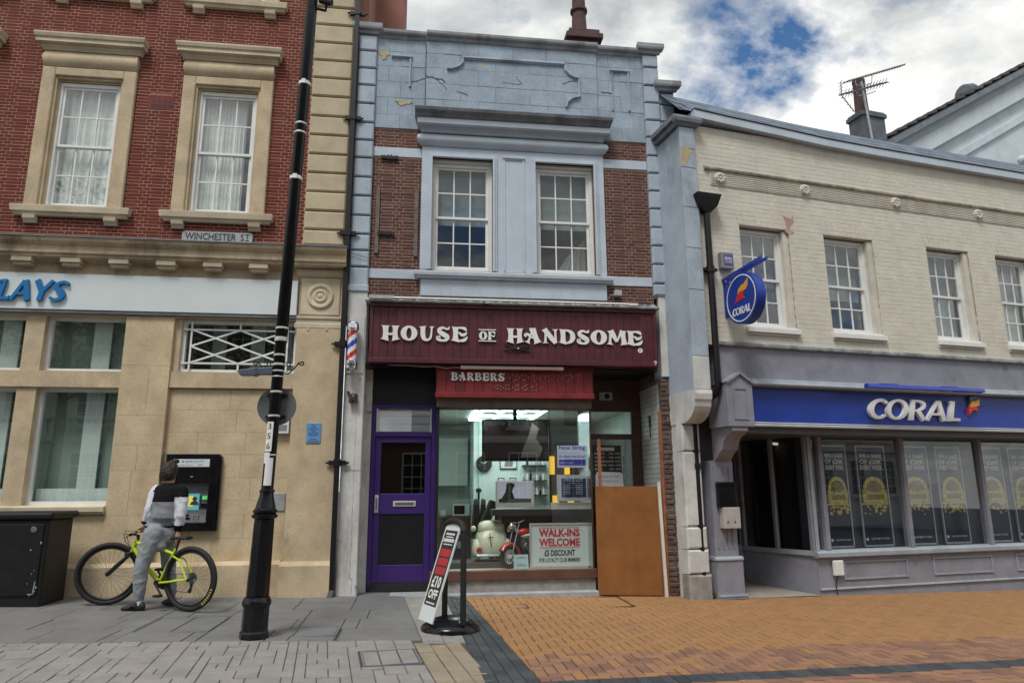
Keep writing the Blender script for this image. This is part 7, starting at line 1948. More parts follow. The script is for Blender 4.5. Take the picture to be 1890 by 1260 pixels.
# ================================================================ toys in the window
B(.30, 2.58, .62, 1.19, .319, .40).build('display_carpet', 'int_floor', mid)
tcr = thing('toy_car', 'cream tin toy car seen from its rounded back in the shop window', 'toy car', (1.11, .95, .40))
mat('toy_cream', (.62, .62, .46), .35, .05, 6, .02, coat=.4); mat('toy_red', (.42, .02, .025), .25, .05, 6, 0, coat=.5); mat('rubber', (.012, .012, .013), .75, .2, 20, .1)
def loft(secs, n=20, ex=2.6):
    """sections (cx, y, cz, rx, rz) -> superelliptic tube along y"""
    m_ = MB(); v_ = []
    for cx_, y, cz_, rx, rz in secs:
        for k in range(n):
            a_ = 2 * PI * k / n; c_, s_ = math.cos(a_), math.sin(a_)
            v_.append((cx_ + rx * math.copysign(abs(c_) ** (2 / ex), c_), y, cz_ + rz * math.copysign(abs(s_) ** (2 / ex), s_)))
    f_ = [(i * n + k, (i + 1) * n + k, (i + 1) * n + (k + 1) % n, i * n + (k + 1) % n) for i in range(len(secs) - 1) for k in range(n)]
    f_ += [tuple(range(n)), tuple(range(len(secs) * n - 1, (len(secs) - 1) * n - 1, -1))]
    m_.add(v_, f_); return m_
cx = 1.11
loft([(cx, .70, .60, .10, .07), (cx, .715, .60, .17, .11), (cx, .75, .63, .215, .16), (cx, .80, .66, .235, .20), (cx, .90, .68, .245, .23), (cx, 1.05, .67, .245, .22), (cx, 1.15, .62, .22, .16)]).build('body', 'toy_cream', tcr, smooth=True, angle=0)
loft([(cx, .80, .86, .14, .04), (cx, .83, .87, .19, .09), (cx, .88, .87, .205, .125), (cx, 1.0, .87, .205, .13), (cx, 1.10, .84, .18, .09)], ex=3.2).build('cabin', 'toy_cream', tcr, smooth=True, angle=0)
m = MB(); m.add([(cx - .15, .803, .865), (cx + .15, .803, .865), (cx + .165, .822, .905), (cx + .14, .845, .955), (cx - .14, .845, .955), (cx - .165, .822, .905)], [(0, 1, 2, 3, 4, 5)]); m.build('rear_window', 'black_gloss', tcr)
for s_ in (-1, 1):
    loft([(cx + s_ * .225, .70, .54, .02, .04), (cx + s_ * .225, .73, .56, .07, .12), (cx + s_ * .225, .80, .58, .085, .155), (cx + s_ * .225, .92, .56, .08, .12)], 16, 2.2).build('wing', 'toy_cream', tcr, smooth=True, angle=0)
    m = MB(); m.lathe([(.042, 0), (.042, .015), (.03, .028), (0, .03)], (cx + s_ * .205, .705, .575), 16, 'y'); m.build('tail_light', 'toy_red', tcr, smooth=True)
    m = MB(); m.lathe([(.045, -.03), (.07, -.02), (.075, 0), (.07, .03), (.04, .035)], (cx + s_ * .225, .80, .475), 18, 'x'); m.build('wheel', 'rubber', tcr, smooth=True)
    m = MB(); m.lathe([(0, .03), (.035, .02), (.045, 0), (.035, -.01), (0, -.01)], (cx + s_ * .285, .86, .88), 12, 'y'); m.build('mirror', 'toy_cream', tcr, smooth=True)
m = MB(); m.tube([(cx - .29, .76, .50), (cx - .24, .69, .50), (cx + .24, .69, .50), (cx + .29, .76, .50)], .022, 8); m.build('bumper', 'chrome', tcr, smooth=True)
m = MB(); m.tube([(cx - .045, .70, .835), (cx - .02, .69, .62)], .007, 6); m.tube([(cx - .075, .71, .755), (cx + .01, .71, .76)], .007, 6); m.build('black_emblem', 'black_matt', tcr)
m = MB(); m.box(cx - .06, cx + .06, .675, .685, .49, .53); m.build('number_plate', 'galv', tcr)
tm = thing('toy_motorcycle', 'red and cream toy motorcycle with spoked front wheel in the shop window', 'toy motorcycle', (1.36, .52, .32))
mA = R(32)
def tmx(v_):     # local: x backwards along the machine, y sideways
    x, y, z = v_; return (1.34 + x * math.cos(mA) - y * math.sin(mA), .52 + x * math.sin(mA) + y * math.cos(mA), .32 + z)
def tb(name, m_, mt, smooth=True):
    m_.v = [tmx(v_) for v_ in m_.v]; return m_.build(name, mt, tm, smooth=smooth)
def torus(m_, c, R_, r_, n=28, k=10, a0=0, a1=2 * PI, ax='y', w=1.0):
    closed = abs(a1 - a0 - 2 * PI) < 1e-3; nn = n if closed else n + 1; v_ = []
    for i in range(nn):
        a_ = a0 + (a1 - a0) * i / n
        for j in range(k):
            b_ = 2 * PI * j / k; rr_ = R_ + r_ * math.cos(b_); v_.append((c[0] + rr_ * math.cos(a_), c[1] + r_ * w * math.sin(b_), c[2] + rr_ * math.sin(a_)))
    f_ = [(i * k + j, i * k + (j + 1) % k, ((i + 1) % nn) * k + (j + 1) % k, ((i + 1) % nn) * k + j) for i in range(n) for j in range(k)]
    m_.add(v_, f_); return m_
for wx_, nm in ((0, 'front'), (.62, 'rear')):
    tb('tyre', torus(MB(), (wx_, 0, .17), .135, .036, 28, 10), 'rubber'); m = torus(MB(), (wx_, 0, .17), .10, .012, 24, 6)
    for k in range(12): a_ = 2 * PI * k / 12; m.tube([(wx_, 0, .17), (wx_ + .1 * math.cos(a_), 0, .17 + .1 * math.sin(a_))], .006, 4)
    m.lathe([(.03, -.03), (.03, .03)], (wx_, 0, .17), 10, 'y'); tb('wheel', m, 'letter_white')
tb('mudguard', torus(MB(), (0, 0, .17), .175, .035, 18, 10, R(-25), R(150), w=1.5), 'toy_red'); tb('mudguard', torus(MB(), (.62, 0, .17), .175, .04, 18, 10, R(20), R(180), w=1.5), 'toy_red')
m = MB()
for s_ in (-1, 1): m.tube([(0, s_ * .06, .17), (.13, s_ * .06, .58), (.15, s_ * .06, .64)], .011, 8)
m.tube([(.13, -.2, .70), (.10, -.1, .66), (.10, .1, .66), (.13, .2, .70)], .009, 8); tb('fork', m, 'chrome')
m = MB(); m.lathe([(0, .05), (.04, .045), (.055, .01), (.05, -.01), (0, -.02)], (.06, 0, .60), 16, 'y'); m.lathe([(0, .04), (.026, .03), (.03, 0), (0, -.01)], (.06, .09, .55), 12, 'y'); m.lathe([(0, .04), (.026, .03), (.03, 0), (0, -.01)], (.06, -.09, .55), 12, 'y'); tb('headlamp', m, 'chrome')
def ell(c, r, n=14, k=9):
    m_ = MB(); pr = [(math.sin(PI * i / k), -math.cos(PI * i / k)) for i in range(k + 1)]
    m_.lathe([(max(a_, 1e-7), b_) for a_, b_ in pr], (0, 0, 0), n); m_.v = [(c[0] + x * r[0], c[1] + y * r[1], c[2] + z * r[2]) for x, y, z in m_.v]; return m_
tb('tank', ell((.30, 0, .50), (.15, .07, .07)), 'toy_red'); tb('tank_panel', ell((.34, -.02, .46), (.14, .065, .045)), 'toy_cream'); tb('seat', ell((.50, 0, .47), (.12, .07, .035)), 'black_matt')
m = MB(); m.lathe([(.05, -.05), (.06, 0), (.05, .05)], (.33, 0, .30), 12, 'y'); m.lathe([(.035, 0), (.035, .12)], (.28, 0, .30), 10); m.lathe([(.035, 0), (.035, .12)], (.38, 0, .30), 10); m.tube([(.28, -.07, .30), (.36, -.08, .18), (.7, -.08, .17)], .018, 8); tb('engine', m, 'chrome'); m = MB(); m.tube([(.14, 0, .62), (.22, 0, .22), (.45, 0, .20), (.62, 0, .17)], .014, 8); m.tube([(.15, 0, .60), (.45, 0, .44), (.62, 0, .17)], .012, 8); tb('frame', m, 'black_matt')

# ================================================================ bicycle
bk = thing('bicycle', 'lime yellow mountain bike with black wheels held by the rider', 'bicycle', (-2.64, -1.26, gz(-2.64)), 0, world=False)
dv = Vector((-1.09, .47)); bk.rotation_euler = (R(3.5), 0, 0); 
bang = math.atan2(dv.y, dv.x); bk.rotation_euler = (R(-2.5), 0, bang)
mat('lime', (.52, .68, .02), .3, .06, 6, .01, coat=.5); mat('rim_black', (.01, .01, .011), .35, .1, 8, 0); mat('spoke', (.12, .12, .125), .4, .1, 8, 0, metal=.6)
WR, WB = .368, 1.19
FZ = (gz(-3.73) - gz(-2.64))
mat('tyre_letter', (.70, .62, .12), .6, .05, 5, 0)
def wheel(cx_, cz_, steer=0.0, name='wheel'):
    piv = Vector((cx_, 0, cz_))
    def st(m_):
        c_, s_ = math.cos(steer), math.sin(steer)
        m_.v = [(cx_ + (x - cx_) * c_ - y * s_, (x - cx_) * s_ + y * c_, z) for x, y, z in m_.v]; return m_
    T = st(torus(MB(), (cx_, 0, cz_), WR - .029, .029, 44, 10)).build(name, 'rubber', bk, smooth=True, angle=0)
    st(torus(MB(), (cx_, 0, cz_), WR - .068, .014, 44, 8, w=.9)).build('rim', 'rim_black', T, smooth=True, angle=0)
    m_ = MB()
    for k in range(28):
        a_ = 2 * PI * k / 28; b_ = a_ + (.28 if k % 2 else -.28); s_ = .03 if (k // 2) % 2 else -.03
        m_.tube([(cx_ + .02 * math.cos(b_), s_, cz_ + .02 * math.sin(b_)), (cx_ + (WR - .075) * math.cos(a_), 0, cz_ + (WR - .075) * math.sin(a_))], .0016, 4, False)
    st(m_).build('spokes', 'spoke', T)
    m_ = MB(); m_.lathe([(.012, -.06), (.028, -.045), (.018, -.03), (.018, .03), (.028, .045), (.012, .06)], (cx_, 0, cz_), 14, 'y'); st(m_).build('hub', 'rim_black', T, smooth=True)
    return T
RW = wheel(0, WR); FW = wheel(WB, WR + FZ, R(34))
m = MB()
for k in range(7):
    a_ = R(232 - k * 5.5)
    for q in range(1): m.add([((WR - .029) * math.cos(a_ + d_) * (1 + e_), .0305, WR + (WR - .029) * math.sin(a_ + d_) * (1 + e_)) for d_, e_ in ((-.028, -.045), (.028, -.045), (.028, .045), (-.028, .045))], [(0, 1, 2, 3), (3, 2, 1, 0)])
m.build('tyre_lettering', 'tyre_letter', RW)
bbx, bbz = .435, .315
seat_t = (.225, .70); head_b = (.845, .66 + FZ * .7); head_t = (.80, .765 + FZ * .7)
m = MB(); m.tube([(bbx, 0, bbz), (seat_t[0], 0, seat_t[1])], .018, 12); m.build('seat_tube', 'lime', bk, smooth=True)
m = MB(); m.tube([(seat_t[0] + .02, 0, seat_t[1] - .06), (.45, 0, .70), (head_t[0], 0, head_t[1] - .02)], [.017, .019, .022], 12); m.build('top_tube', 'lime', bk, smooth=True)
m = MB(); m.tube([(bbx, 0, bbz), (.62, 0, .47), (head_b[0] - .01, 0, head_b[1] + .02)], [.026, .027, .026], 12); m.build('down_tube', 'lime', bk, smooth=True)
m = MB(); m.tube([(head_b[0] + .01, 0, head_b[1] - .02), (head_t[0] - .01, 0, head_t[1] + .02)], .025, 12); m.build('head_tube', 'lime', bk, smooth=True)
for s_ in (-1, 1):
    m = MB(); m.tube([(bbx - .03, s_ * .035, bbz), (.28, s_ * .045, .33), (0, s_ * .065, WR)], [.014, .012, .010], 8); m.build('chain_stay', 'lime', bk, smooth=True)
    m = MB(); m.tube([(seat_t[0] + .02, s_ * .02, seat_t[1] - .08), (.13, s_ * .045, .58), (0, s_ * .065, WR)], [.011, .010, .010], 8); m.build('seat_stay', 'lime', bk, smooth=True)
    c_, sn = math.cos(R(34)), math.sin(R(34))
    m = MB(); q = Vector((head_b[0] + .015, 0, head_b[1] - .03)); e_ = Vector((WB, 0, WR + FZ)); off = Vector((-sn * s_ * .06, c_ * s_ * .06, 0))
    mid_ = q.lerp(e_, .42)
    m.tube([tuple(q + off), tuple(mid_ + off)], .019, 10); m.tube([tuple(mid_ + off), tuple(e_ + off)], .024, 10); m.build('fork_leg', 'rim_black', bk, smooth=True)
m = MB(); m.box(head_b[0] - .03, head_b[0] + .05, -.085, .085, head_b[1] - .07, head_b[1] - .02); m.build('fork_crown', 'rim_black', bk, bevel=.012)
m = MB(); m.tube([(seat_t[0], 0, seat_t[1] - .02), (seat_t[0] - .045, 0, seat_t[1] + .10)], .0135, 10); m.build('seat_post', 'rim_black', bk, smooth=True)
sx_, sz_ = seat_t[0] - .05, seat_t[1] + .115
m = loft([(0, -.13, 0, .066, .018), (0, -.10, .005, .07, .022), (0, -.03, .003, .055, .020), (0, .05, .0, .028, .018), (0, .13, -.008, .018, .014)], 14, 2.2); m.v = [(sx_ + y, x, sz_ + z + .01) for x, y, z in m.v]; m.build('saddle', 'black_matt', bk, smooth=True)
hx_, hz_ = head_t[0] - .012, head_t[1] + .03
m = MB(); m.tube([(hx_, 0, hz_ - .03), (hx_ - .008, 0, hz_ + .04)], .018, 10); m.tube([(hx_, 0, hz_ + .03), (hx_ + .05, 0, hz_ + .05)], .016, 10); m.build('stem', 'rim_black', bk, smooth=True)
def steer(p): x, y, z = p[0] - hx_, p[1], p[2]; c_, s_ = math.cos(R(34)), math.sin(R(34)); return (hx_ + x * c_ - y * s_, x * s_ + y * c_, z)
HB = [steer(p) for p in ((hx_ + .02, .36, hz_ + .075), (hx_ + .035, .20, hz_ + .07), (hx_ + .055, .07, hz_ + .05), (hx_ + .055, -.07, hz_ + .05), (hx_ + .035, -.20, hz_ + .07), (hx_ + .02, -.36, hz_ + .075))]
m = MB(); m.tube(HB, .0145, 10); m.build('handlebar', 'rim_black', bk, smooth=True)
for a_, b_ in ((HB[0], HB[1]), (HB[5], HB[4])):
    m = MB(); p0, p1 = Vector(a_), Vector(b_); m.tube([a_, tuple(p0.lerp(p1, .75))], .018, 10); m.build('grip', 'rubber', bk, smooth=True)
    m = MB(); c_ = p0.lerp(p1, .85); m.tube([tuple(c_), tuple(c_ + Vector((.05, 0, -.02))), tuple(p0 + Vector((.06, 0, -.03)))], .006, 6); m.build('brake_lever', 'rim_black', bk, smooth=True)
m = MB(); p0 = Vector(HB[1])
m.tube([tuple(p0), tuple(p0 + Vector((.14, -.02, -.0))), tuple(p0 + Vector((.16, -.08, -.10))), (hx_ + .03, .02, hz_ - .14)], .004, 5); m.tube([HB[4], tuple(Vector(HB[4]) + Vector((.16, .04, .0))), (hx_ + .11, 0, hz_ - .10), (hx_ + .0, .03, hz_ - .2)], .004, 5); m.build('cable', 'black_matt', bk, smooth=True)
m = MB(); m.lathe([(.085, -.004), (.085, .004)], (bbx, -.05, bbz), 28, 'y'); m.lathe([(.03, -.06), (.03, .06)], (bbx, 0, bbz), 14, 'y'); m.build('chainring', 'rim_black', bk)
for s_, a_ in ((1, R(228)), (-1, R(48))):
    e_ = (bbx + .17 * math.cos(a_), s_ * .085, bbz + .17 * math.sin(a_)); m = MB(); m.tube([(bbx, s_ * .07, bbz), e_], .012, 8); m.build('crank', 'rim_black', bk, smooth=True)
    B(e_[0] - .045, e_[0] + .045, e_[1] + s_ * .02 - .045 * (1 if s_ < 0 else 0), e_[1] + s_ * .02 + .045 * (1 if s_ > 0 else 0) + .02, e_[2] - .012, e_[2] + .012).build('pedal', 'black_matt', bk)
m = MB()
for k in range(6): m.lathe([(.025 + .008 * k, -.002), (.025 + .008 * k, .002)], (0, -.028 - .006 * (6 - k), WR), 18, 'y')
m.build('cassette', 'spoke', bk)
m = MB(); m.tube([(0, -.06, WR), (.03, -.065, WR - .07), (.045, -.065, WR - .14)], .015, 8); m.lathe([(.025, -.006), (.025, .006)], (.05, -.062, WR - .15), 12, 'y'); m.lathe([(.022, -.006), (.022, .006)], (.03, -.062, WR - .075), 12, 'y'); m.build('derailleur', 'rim_black', bk)
m = MB(); m.tube([(bbx, -.05, bbz + .085), (.0, -.05, WR + .045)], .005, 4); m.tube([(bbx, -.05, bbz - .085), (.05, -.055, WR - .17)], .005, 4); m.build('chain', 'spoke', bk)

# ================================================================ the rider
def remeshed(parts, vox, smooth_it=6, fac=.5):
    """joins closed pieces into one continuous skin"""
    m_ = MB()
    for p in parts: m_.add(p.v, p.f)
    me = bpy.data.meshes.new('tmp'); me.from_pydata(m_.v, [], m_.f); me.update()
    o = bpy.data.objects.new('tmp', me); COL.objects.link(o)
    r = o.modifiers.new('r', 'REMESH'); r.mode = 'VOXEL'; r.voxel_size = vox; r.use_smooth_shade = True
    s_ = o.modifiers.new('s', 'SMOOTH'); s_.factor = fac; s_.iterations = smooth_it
    return o
def T(path, r_, n=16):
    """limb with rounded ends"""
    P = [Vector(p) for p in path]; rs = list(r_)
    a_, b_ = (P[0] - P[1]).normalized(), (P[-1] - P[-2]).normalized()
    # smooth the path
    pts, rad = [], []
    Q = [P[0] * 2 - P[1]] + P + [P[-1] * 2 - P[-2]]; RR = [rs[0]] + rs + [rs[-1]]
    for i in range(1, len(Q) - 2):
        for k in range(5):
            t = k / 5; A_, B_, C_, D_ = Q[i - 1], Q[i], Q[i + 1], Q[i + 2]
            pts.append(.5 * ((2 * B_) + (C_ - A_) * t + (2 * A_ - 5 * B_ + 4 * C_ - D_) * t * t + (3 * B_ - A_ - 3 * C_ + D_) * t ** 3)); rad.append(RR[i] + (RR[i + 1] - RR[i]) * t)
    pts.append(P[-1]); rad.append(rs[-1])
    pts = [P[0] + a_ * rs[0] * .9, P[0] + a_ * rs[0] * .6] + pts + [P[-1] + b_ * rs[-1] * .6, P[-1] + b_ * rs[-1] * .9]
    rad = [rs[0] * .4, rs[0] * .8] + rad + [rs[-1] * .8, rs[-1] * .4]
    return MB().tube([tuple(p) for p in pts], rad, n)
def ring_loft(rings, n=24):
    """rings (centre, half width vector, half depth vector)"""
    m_ = MB(); v_ = []
    for c, hw, hd in rings:
        c, hw, hd = Vector(c), Vector(hw), Vector(hd)
        for k in range(n):
            a_ = 2 * PI * k / n; v_.append(tuple(c + hw * math.cos(a_) + hd * math.sin(a_)))
    f_ = [(i * n + k, i * n + (k + 1) % n, (i + 1) * n + (k + 1) % n, (i + 1) * n + k) for i in range(len(rings) - 1) for k in range(n)]
    f_ += [tuple(range(n - 1, -1, -1)), tuple(range((len(rings) - 1) * n, len(rings) * n))]
    m_.add(v_, f_); return m_
GP = gz(-3.15)
# joints
hipC = Vector((-3.085, -1.07, 1.00)); chest = Vector((-3.06, -1.04, 1.38)); neckB = Vector((-3.06, -1.02, 1.55)); headC = Vector((-3.085, -.99, 1.675))
shL = Vector((-3.205, -1.00, 1.485)); shR = Vector((-2.885, -1.085, 1.475))
elL = Vector((-3.25, -1.06, 1.26)); haL = Vector((-3.30, -1.02, 1.085))
elR = Vector((-2.855, -1.13, 1.215)); haR = Vector((-2.885, -1.10, .985))
hL = Vector((-3.14, -1.16, .985)); hR = Vector((-3.02, -1.00, .985))
knL = Vector((-3.225, -1.215, .58)); anL = Vector((-3.215, -1.20, .215))
knR = Vector((-3.02, -.90, .57)); anR = Vector((-2.97, -.86, .215))
ax = (shR - shL).normalized(); fd = Vector((-ax.y, ax.x, 0)).normalized()      # body axis to the right, facing the wall
hax = Vector((.35, .94, 0)).normalized(); hfd = Vector((-.94, .35, 0))          # hips follow the bicycle
tax = Vector((.86, .5, 0)).normalized() 
def hand(wr, dirv, side, curl, palm_n):
    """palm, four fingers and a thumb; dirv = direction the fingers run, palm_n = palm normal"""
    d = dirv.normalized(); n_ = palm_n.normalized(); w_ = d.cross(n_).normalized()
    parts = [T([wr, wr + d * .045, wr + d * .085], [.026, .033, .031], 12)]
    parts.append(ring_loft([(wr + d * .01, w_ * .026, n_ * .017), (wr + d * .05, w_ * .040, n_ * .017), (wr + d * .085, w_ * .041, n_ * .014), (wr + d * .095, w_ * .036, n_ * .010)], 14))
    for k, (o_, ln) in enumerate(((-.030, .066), (-.010, .076), (.010, .072), (.029, .056))):
        b0 = wr + d * .088 + w_ * o_
        b1 = b0 + (d * math.cos(curl) + n_ * math.sin(curl)) * ln * .45
        b2 = b1 + (d * math.cos(curl * 2.1) + n_ * math.sin(curl * 2.1)) * ln * .33
        b3 = b2 + (d * math.cos(curl * 3.0) + n_ * math.sin(curl * 3.0)) * ln * .24
        parts.append(T([b0, b1, b2, b3], [.0098, .0092, .0085, .0075], 8))
    t0 = wr + d * .03 - w_ * .030 * side; t1 = t0 + (d * .6 - w_ * .6 * side + n_ * .5).normalized() * .035; t2 = t1 + (d * .9 - w_ * .1 * side + n_ * .6).normalized() * .032
    parts.append(T([t0, t1, t2], [.013, .0105, .009], 8))
    return parts
body = []
hd_ax = Vector((.90, -.10, 0)).normalized(); hd_fd = Vector((.10, .90, .06)).normalized()
hup = Vector((0, 0, 1))
def hp(x, y, z): return headC + hd_ax * x + hd_fd * y + hup * z
rings = [(-.118, .030, .035, .055), (-.10, .052, .060, .032), (-.07, .064, .082, .012), (-.03, .072, .095, .0), (.02, .077, .100, -.004), (.06, .074, .096, -.006), (.095, .058, .078, -.006), (.115, .036, .05, -.006), (.122, .012, .018, -.006)]
body.append(ring_loft([(hp(0, y, z), hd_ax * rx, hd_fd * ry) for z, rx, ry, y in rings], 22))
body.append(T([neckB - Vector((0, 0, .04)), hp(0, -.015, -.07)], [.062, .056]))
body.append(T([hp(0, .098, .01), hp(0, .112, -.02), hp(0, .108, -.035)], [.009, .013, .012], 8))      # nose
for s_ in (-1, 1): body.append(ring_loft([(hp(s_ * .074, -.005, -.035), hd_fd * .008, hup * .010), (hp(s_ * .084, -.012, -.01), hd_fd * .018, hup * .030), (hp(s_ * .089, -.018, -.005), hd_fd * .012, hup * .024)], 10))   # ears
body.append(T([hp(-.022, .085, -.075), hp(0, .093, -.073), hp(.022, .085, -.075)], [.006, .009, .006], 8)); body.append(T([hp(0, .078, -.10), hp(0, .082, -.105)], [.018, .018], 8))
# torso, arms, legs (under the clothes)
body.append(ring_loft([(hipC - Vector((0, 0, .10)), tax * .12, hfd * .085), (hipC + Vector((0, 0, .02)), tax * .145, hfd * .10), (hipC + Vector((.005, .01, .16)), ax * .125, fd * .09), (chest, ax * .145, fd * .10), (chest + Vector((0, 0, .10)), ax * .150, fd * .09), (neckB - Vector((0, 0, .015)), ax * .075, fd * .06)]))
for a_, b_, c_ in ((shL, elL, haL), (shR, elR, haR)): body.append(T([a_, a_.lerp(b_, .5), b_, b_.lerp(c_, .4), c_], [.046, .043, .036, .034, .024]))
for a_, b_, c_ in ((hL, knL, anL), (hR, knR, anR)): body.append(T([a_, a_.lerp(b_, .5), b_, b_.lerp(c_, .35), c_], [.078, .068, .05, .05, .035]))
barDir = Vector((-.30, .12, -.25))
body += hand(haL, Vector((-.22, .30, -.62)), 1, R(48), Vector((-.75, .55, .1)))
body += hand(haR, Vector((.02, .10, -1)), -1, R(16), Vector((-1, .12, 0)))
# clothes
shirt = [ring_loft([(hipC + Vector((0, 0, .035)), tax * .158, hfd * .118), (hipC + Vector((0, 0, .075)), tax * .17, hfd * .13), (hipC + Vector((.002, .005, .16)), ax * .168, fd * .13), (chest - Vector((0, 0, .10)), ax * .168, fd * .125), (chest, ax * .172, fd * .124), (chest + Vector((0, 0, .09)), ax * .176, fd * .112), (chest + Vector((.003, .005, .145)), ax * .165, fd * .095), (neckB + Vector((0, 0, -.02)), ax * .105, fd * .078), (neckB + Vector((0, 0, .02)), ax * .066, fd * .062)]),
         T([shL + Vector((.03, 0, -.01)), shL, shL.lerp(elL, .5) + Vector((-.01, 0, 0)), elL, elL.lerp(haL, .5), haL + Vector((0, 0, .035))], [.064, .066, .060, .055, .050, .042]),
         T([shR + Vector((-.03, 0, -.01)), shR, shR.lerp(elR, .5) + Vector((.008, 0, 0)), elR, elR.lerp(haR, .5), haR + Vector((0, 0, .045))], [.064, .066, .060, .055, .050, .042])]
pants = [ring_loft([(hipC - Vector((0, 0, .13)), tax * .13, hfd * .10), (hipC - Vector((0, 0, .04)), tax * .16, hfd * .13), (hipC + Vector((0, 0, .03)), tax * .158, hfd * .125), (hipC + Vector((0, 0, .10)), tax * .150, hfd * .115)]),
         T([hL, hL.lerp(knL, .35), hL.lerp(knL, .7), knL, knL.lerp(anL, .3), knL.lerp(anL, .65), anL + Vector((0, 0, .06)), anL + Vector((0, 0, .03))], [.112, .102, .086, .078, .074, .066, .050, .046]),
         T([hR, hR.lerp(knR, .35), hR.lerp(knR, .7), knR, knR.lerp(anR, .3), knR.lerp(anR, .65), anR + Vector((0, 0, .06)), anR + Vector((0, 0, .03))], [.112, .102, .086, .078, .074, .066, .050, .046]),
         T([hipC + Vector((-.06, -.06, -.06)), hipC + Vector((.02, -.07, -.16))], [.09, .07])]
hair = [ring_loft([(hp(0, -.045, -.055), hd_ax * .062, hd_fd * .050), (hp(0, -.030, -.02), hd_ax * .082, hd_fd * .078), (hp(0, -.018, .02), hd_ax * .089, hd_fd * .096), (hp(0, -.008, .065), hd_ax * .087, hd_fd * .103), (hp(0, .0, .105), hd_ax * .070, hd_fd * .092), (hp(0, .005, .135), hd_ax * .045, hd_fd * .06), (hp(0, .005, .148), hd_ax * .015, hd_fd * .02)], 22),
        T([hp(.0, .04, .13), hp(.03, .07, .155), hp(.055, .08, .16)], [.035, .024, .012], 8), T([hp(-.03, .05, .125), hp(-.01, .085, .14)], [.03, .018], 8)]
def shoe(an, dirv):
    d = Vector(dirv).normalized(); s_ = Vector((-d.y, d.x, 0)); b = Vector((an.x, an.y, GP))
    return [ring_loft([(b - d * .085 + Vector((0, 0, .045)), s_ * .022, Vector((0, 0, .034))), (b - d * .06 + Vector((0, 0, .052)), s_ * .036, Vector((0, 0, .050))), (b + Vector((0, 0, .052)), s_ * .040, Vector((0, 0, .052))), (b + d * .06 + Vector((0, 0, .044)), s_ * .044, Vector((0, 0, .042))), (b + d * .12 + Vector((0, 0, .034)), s_ * .046, Vector((0, 0, .031))), (b + d * .165 + Vector((0, 0, .027)), s_ * .036, Vector((0, 0, .024))), (b + d * .188 + Vector((0, 0, .024)), s_ * .016, Vector((0, 0, .014)))], 16),
            T([b + Vector((0, 0, .06)), b + Vector((0, 0, .105)) - d * .01], [.046, .042], 12)]
shoeL = shoe(anL + Vector((-.01, 0, 0)), (-.97, .12, 0)); shoeR = shoe(anR, (-.7, .7, 0))
mat('skin', (.46, .25, .18), .55, .06, 12, .05); mat('hair', (.030, .016, .011), .55, .4, 40, 1.0, 90)
mat('shirt_grey', (.20, .21, .24), .9, .08, 20, .8, 20); mat('shirt_black', (.006, .006, .008), .9, .1, 20, .8, 20, spec=.2); mat('shirt_white', (.60, .62, .67), .85, .05, 12, .9, 22)
mat('joggers', (.25, .27, .285), .9, .1, 14, 1.0, 17); mat('shoe_black', (.014, .014, .016), .6, .1, 20, .1); mat('sole', (.02, .02, .021), .8, .1, 20, .1)
tmp = [remeshed(body, .0065, 3, .4), remeshed(shirt, .011, 8), remeshed(pants, .011, 8), remeshed(hair, .008, 3), remeshed(shoeL, .007, 5), remeshed(shoeR, .007, 5)]
bpy.context.view_layer.update()
dg = bpy.context.evaluated_depsgraph_get()
res = []
for o in tmp:
    me = bpy.data.meshes.new_from_object(o.evaluated_get(dg)); me.materials.clear(); res.append(me)
for o in tmp:
    d_ = o.data; bpy.data.objects.remove(o); bpy.data.meshes.remove(d_)
def wrinkle(me, amp, sc, stretch=(1, 1, 1), seed=0, soft=1.0):
    me.update()
    for v_ in me.vertices:
        p = Vector((v_.co.x * sc * stretch[0] + seed, v_.co.y * sc * stretch[1], v_.co.z * sc * stretch[2]))
        k = 1 - abs(noise.noise(p)) * 2
        v_.co += v_.normal * amp * (k * abs(k) + .4 * noise.noise(p * 2.3))
wrinkle(res[1], .009, 6, (1.2, 1.2, 1.3), 3); wrinkle(res[2], .008, 6.0, (1.3, 1.3, 1.5), 8); wrinkle(res[3], .016, 34, (1, 1, .6), 1); wrinkle(res[3], .008, 80, (1, 1, .5), 4)
def finish(me, name, mats, parent, assign=None):
    me.name = name
    for m_ in mats: me.materials.append(M[m_])
    for p in me.polygons:
        p.use_smooth = True
        if assign: p.material_index = assign(p.center)
    me.update(); return new(name, me, parent)
pr_ = finish(res[0], 'person', ['skin'], None)
tag(pr_, 'person in grey, black and white sweatshirt and grey joggers astride the lime bike', 'person')
def shirt_mat(c):
    if c.z < hipC.z + .068 and abs((c - hipC).dot(tax)) < .21: return 1        # ribbed hem
    for s_, e_, h_ in ((shL, elL, haL), (shR, elR, haR)):
        if (c - h_).length < .062: return 1                                    # cuffs
    u = (c - chest).dot(ax); f_ = (c - chest).dot(fd)
    arm = min(((c - (shL.lerp(elL, t))).length for t in (.35, .6, .85, 1.0))) < .085 or min(((c - (elL.lerp(haL, t))).length for t in (.2, .5, .8))) < .075
    arm = arm or min(((c - (shR.lerp(elR, t))).length for t in (.35, .6, .85, 1.0))) < .085 or min(((c - (elR.lerp(haR, t))).length for t in (.2, .5, .8))) < .075
    if abs(u) > .168 and c.z > 1.14: arm = True
    # raglan line
    if c.z > 1.40 and u < -.085 - (1.585 - c.z) * .62: arm = True
    if u > 0 and c.z > 1.40: arm = False
    if arm and abs(u) > .135: return 2
    if c.z > 1.345 + .35 * u * u: return 1
    return 0
finish(res[1], 'sweatshirt', ['shirt_grey', 'shirt_black', 'shirt_white'], pr_, shirt_mat)
finish(res[2], 'joggers', ['joggers'], pr_)
finish(res[3], 'hair', ['hair'], pr_)
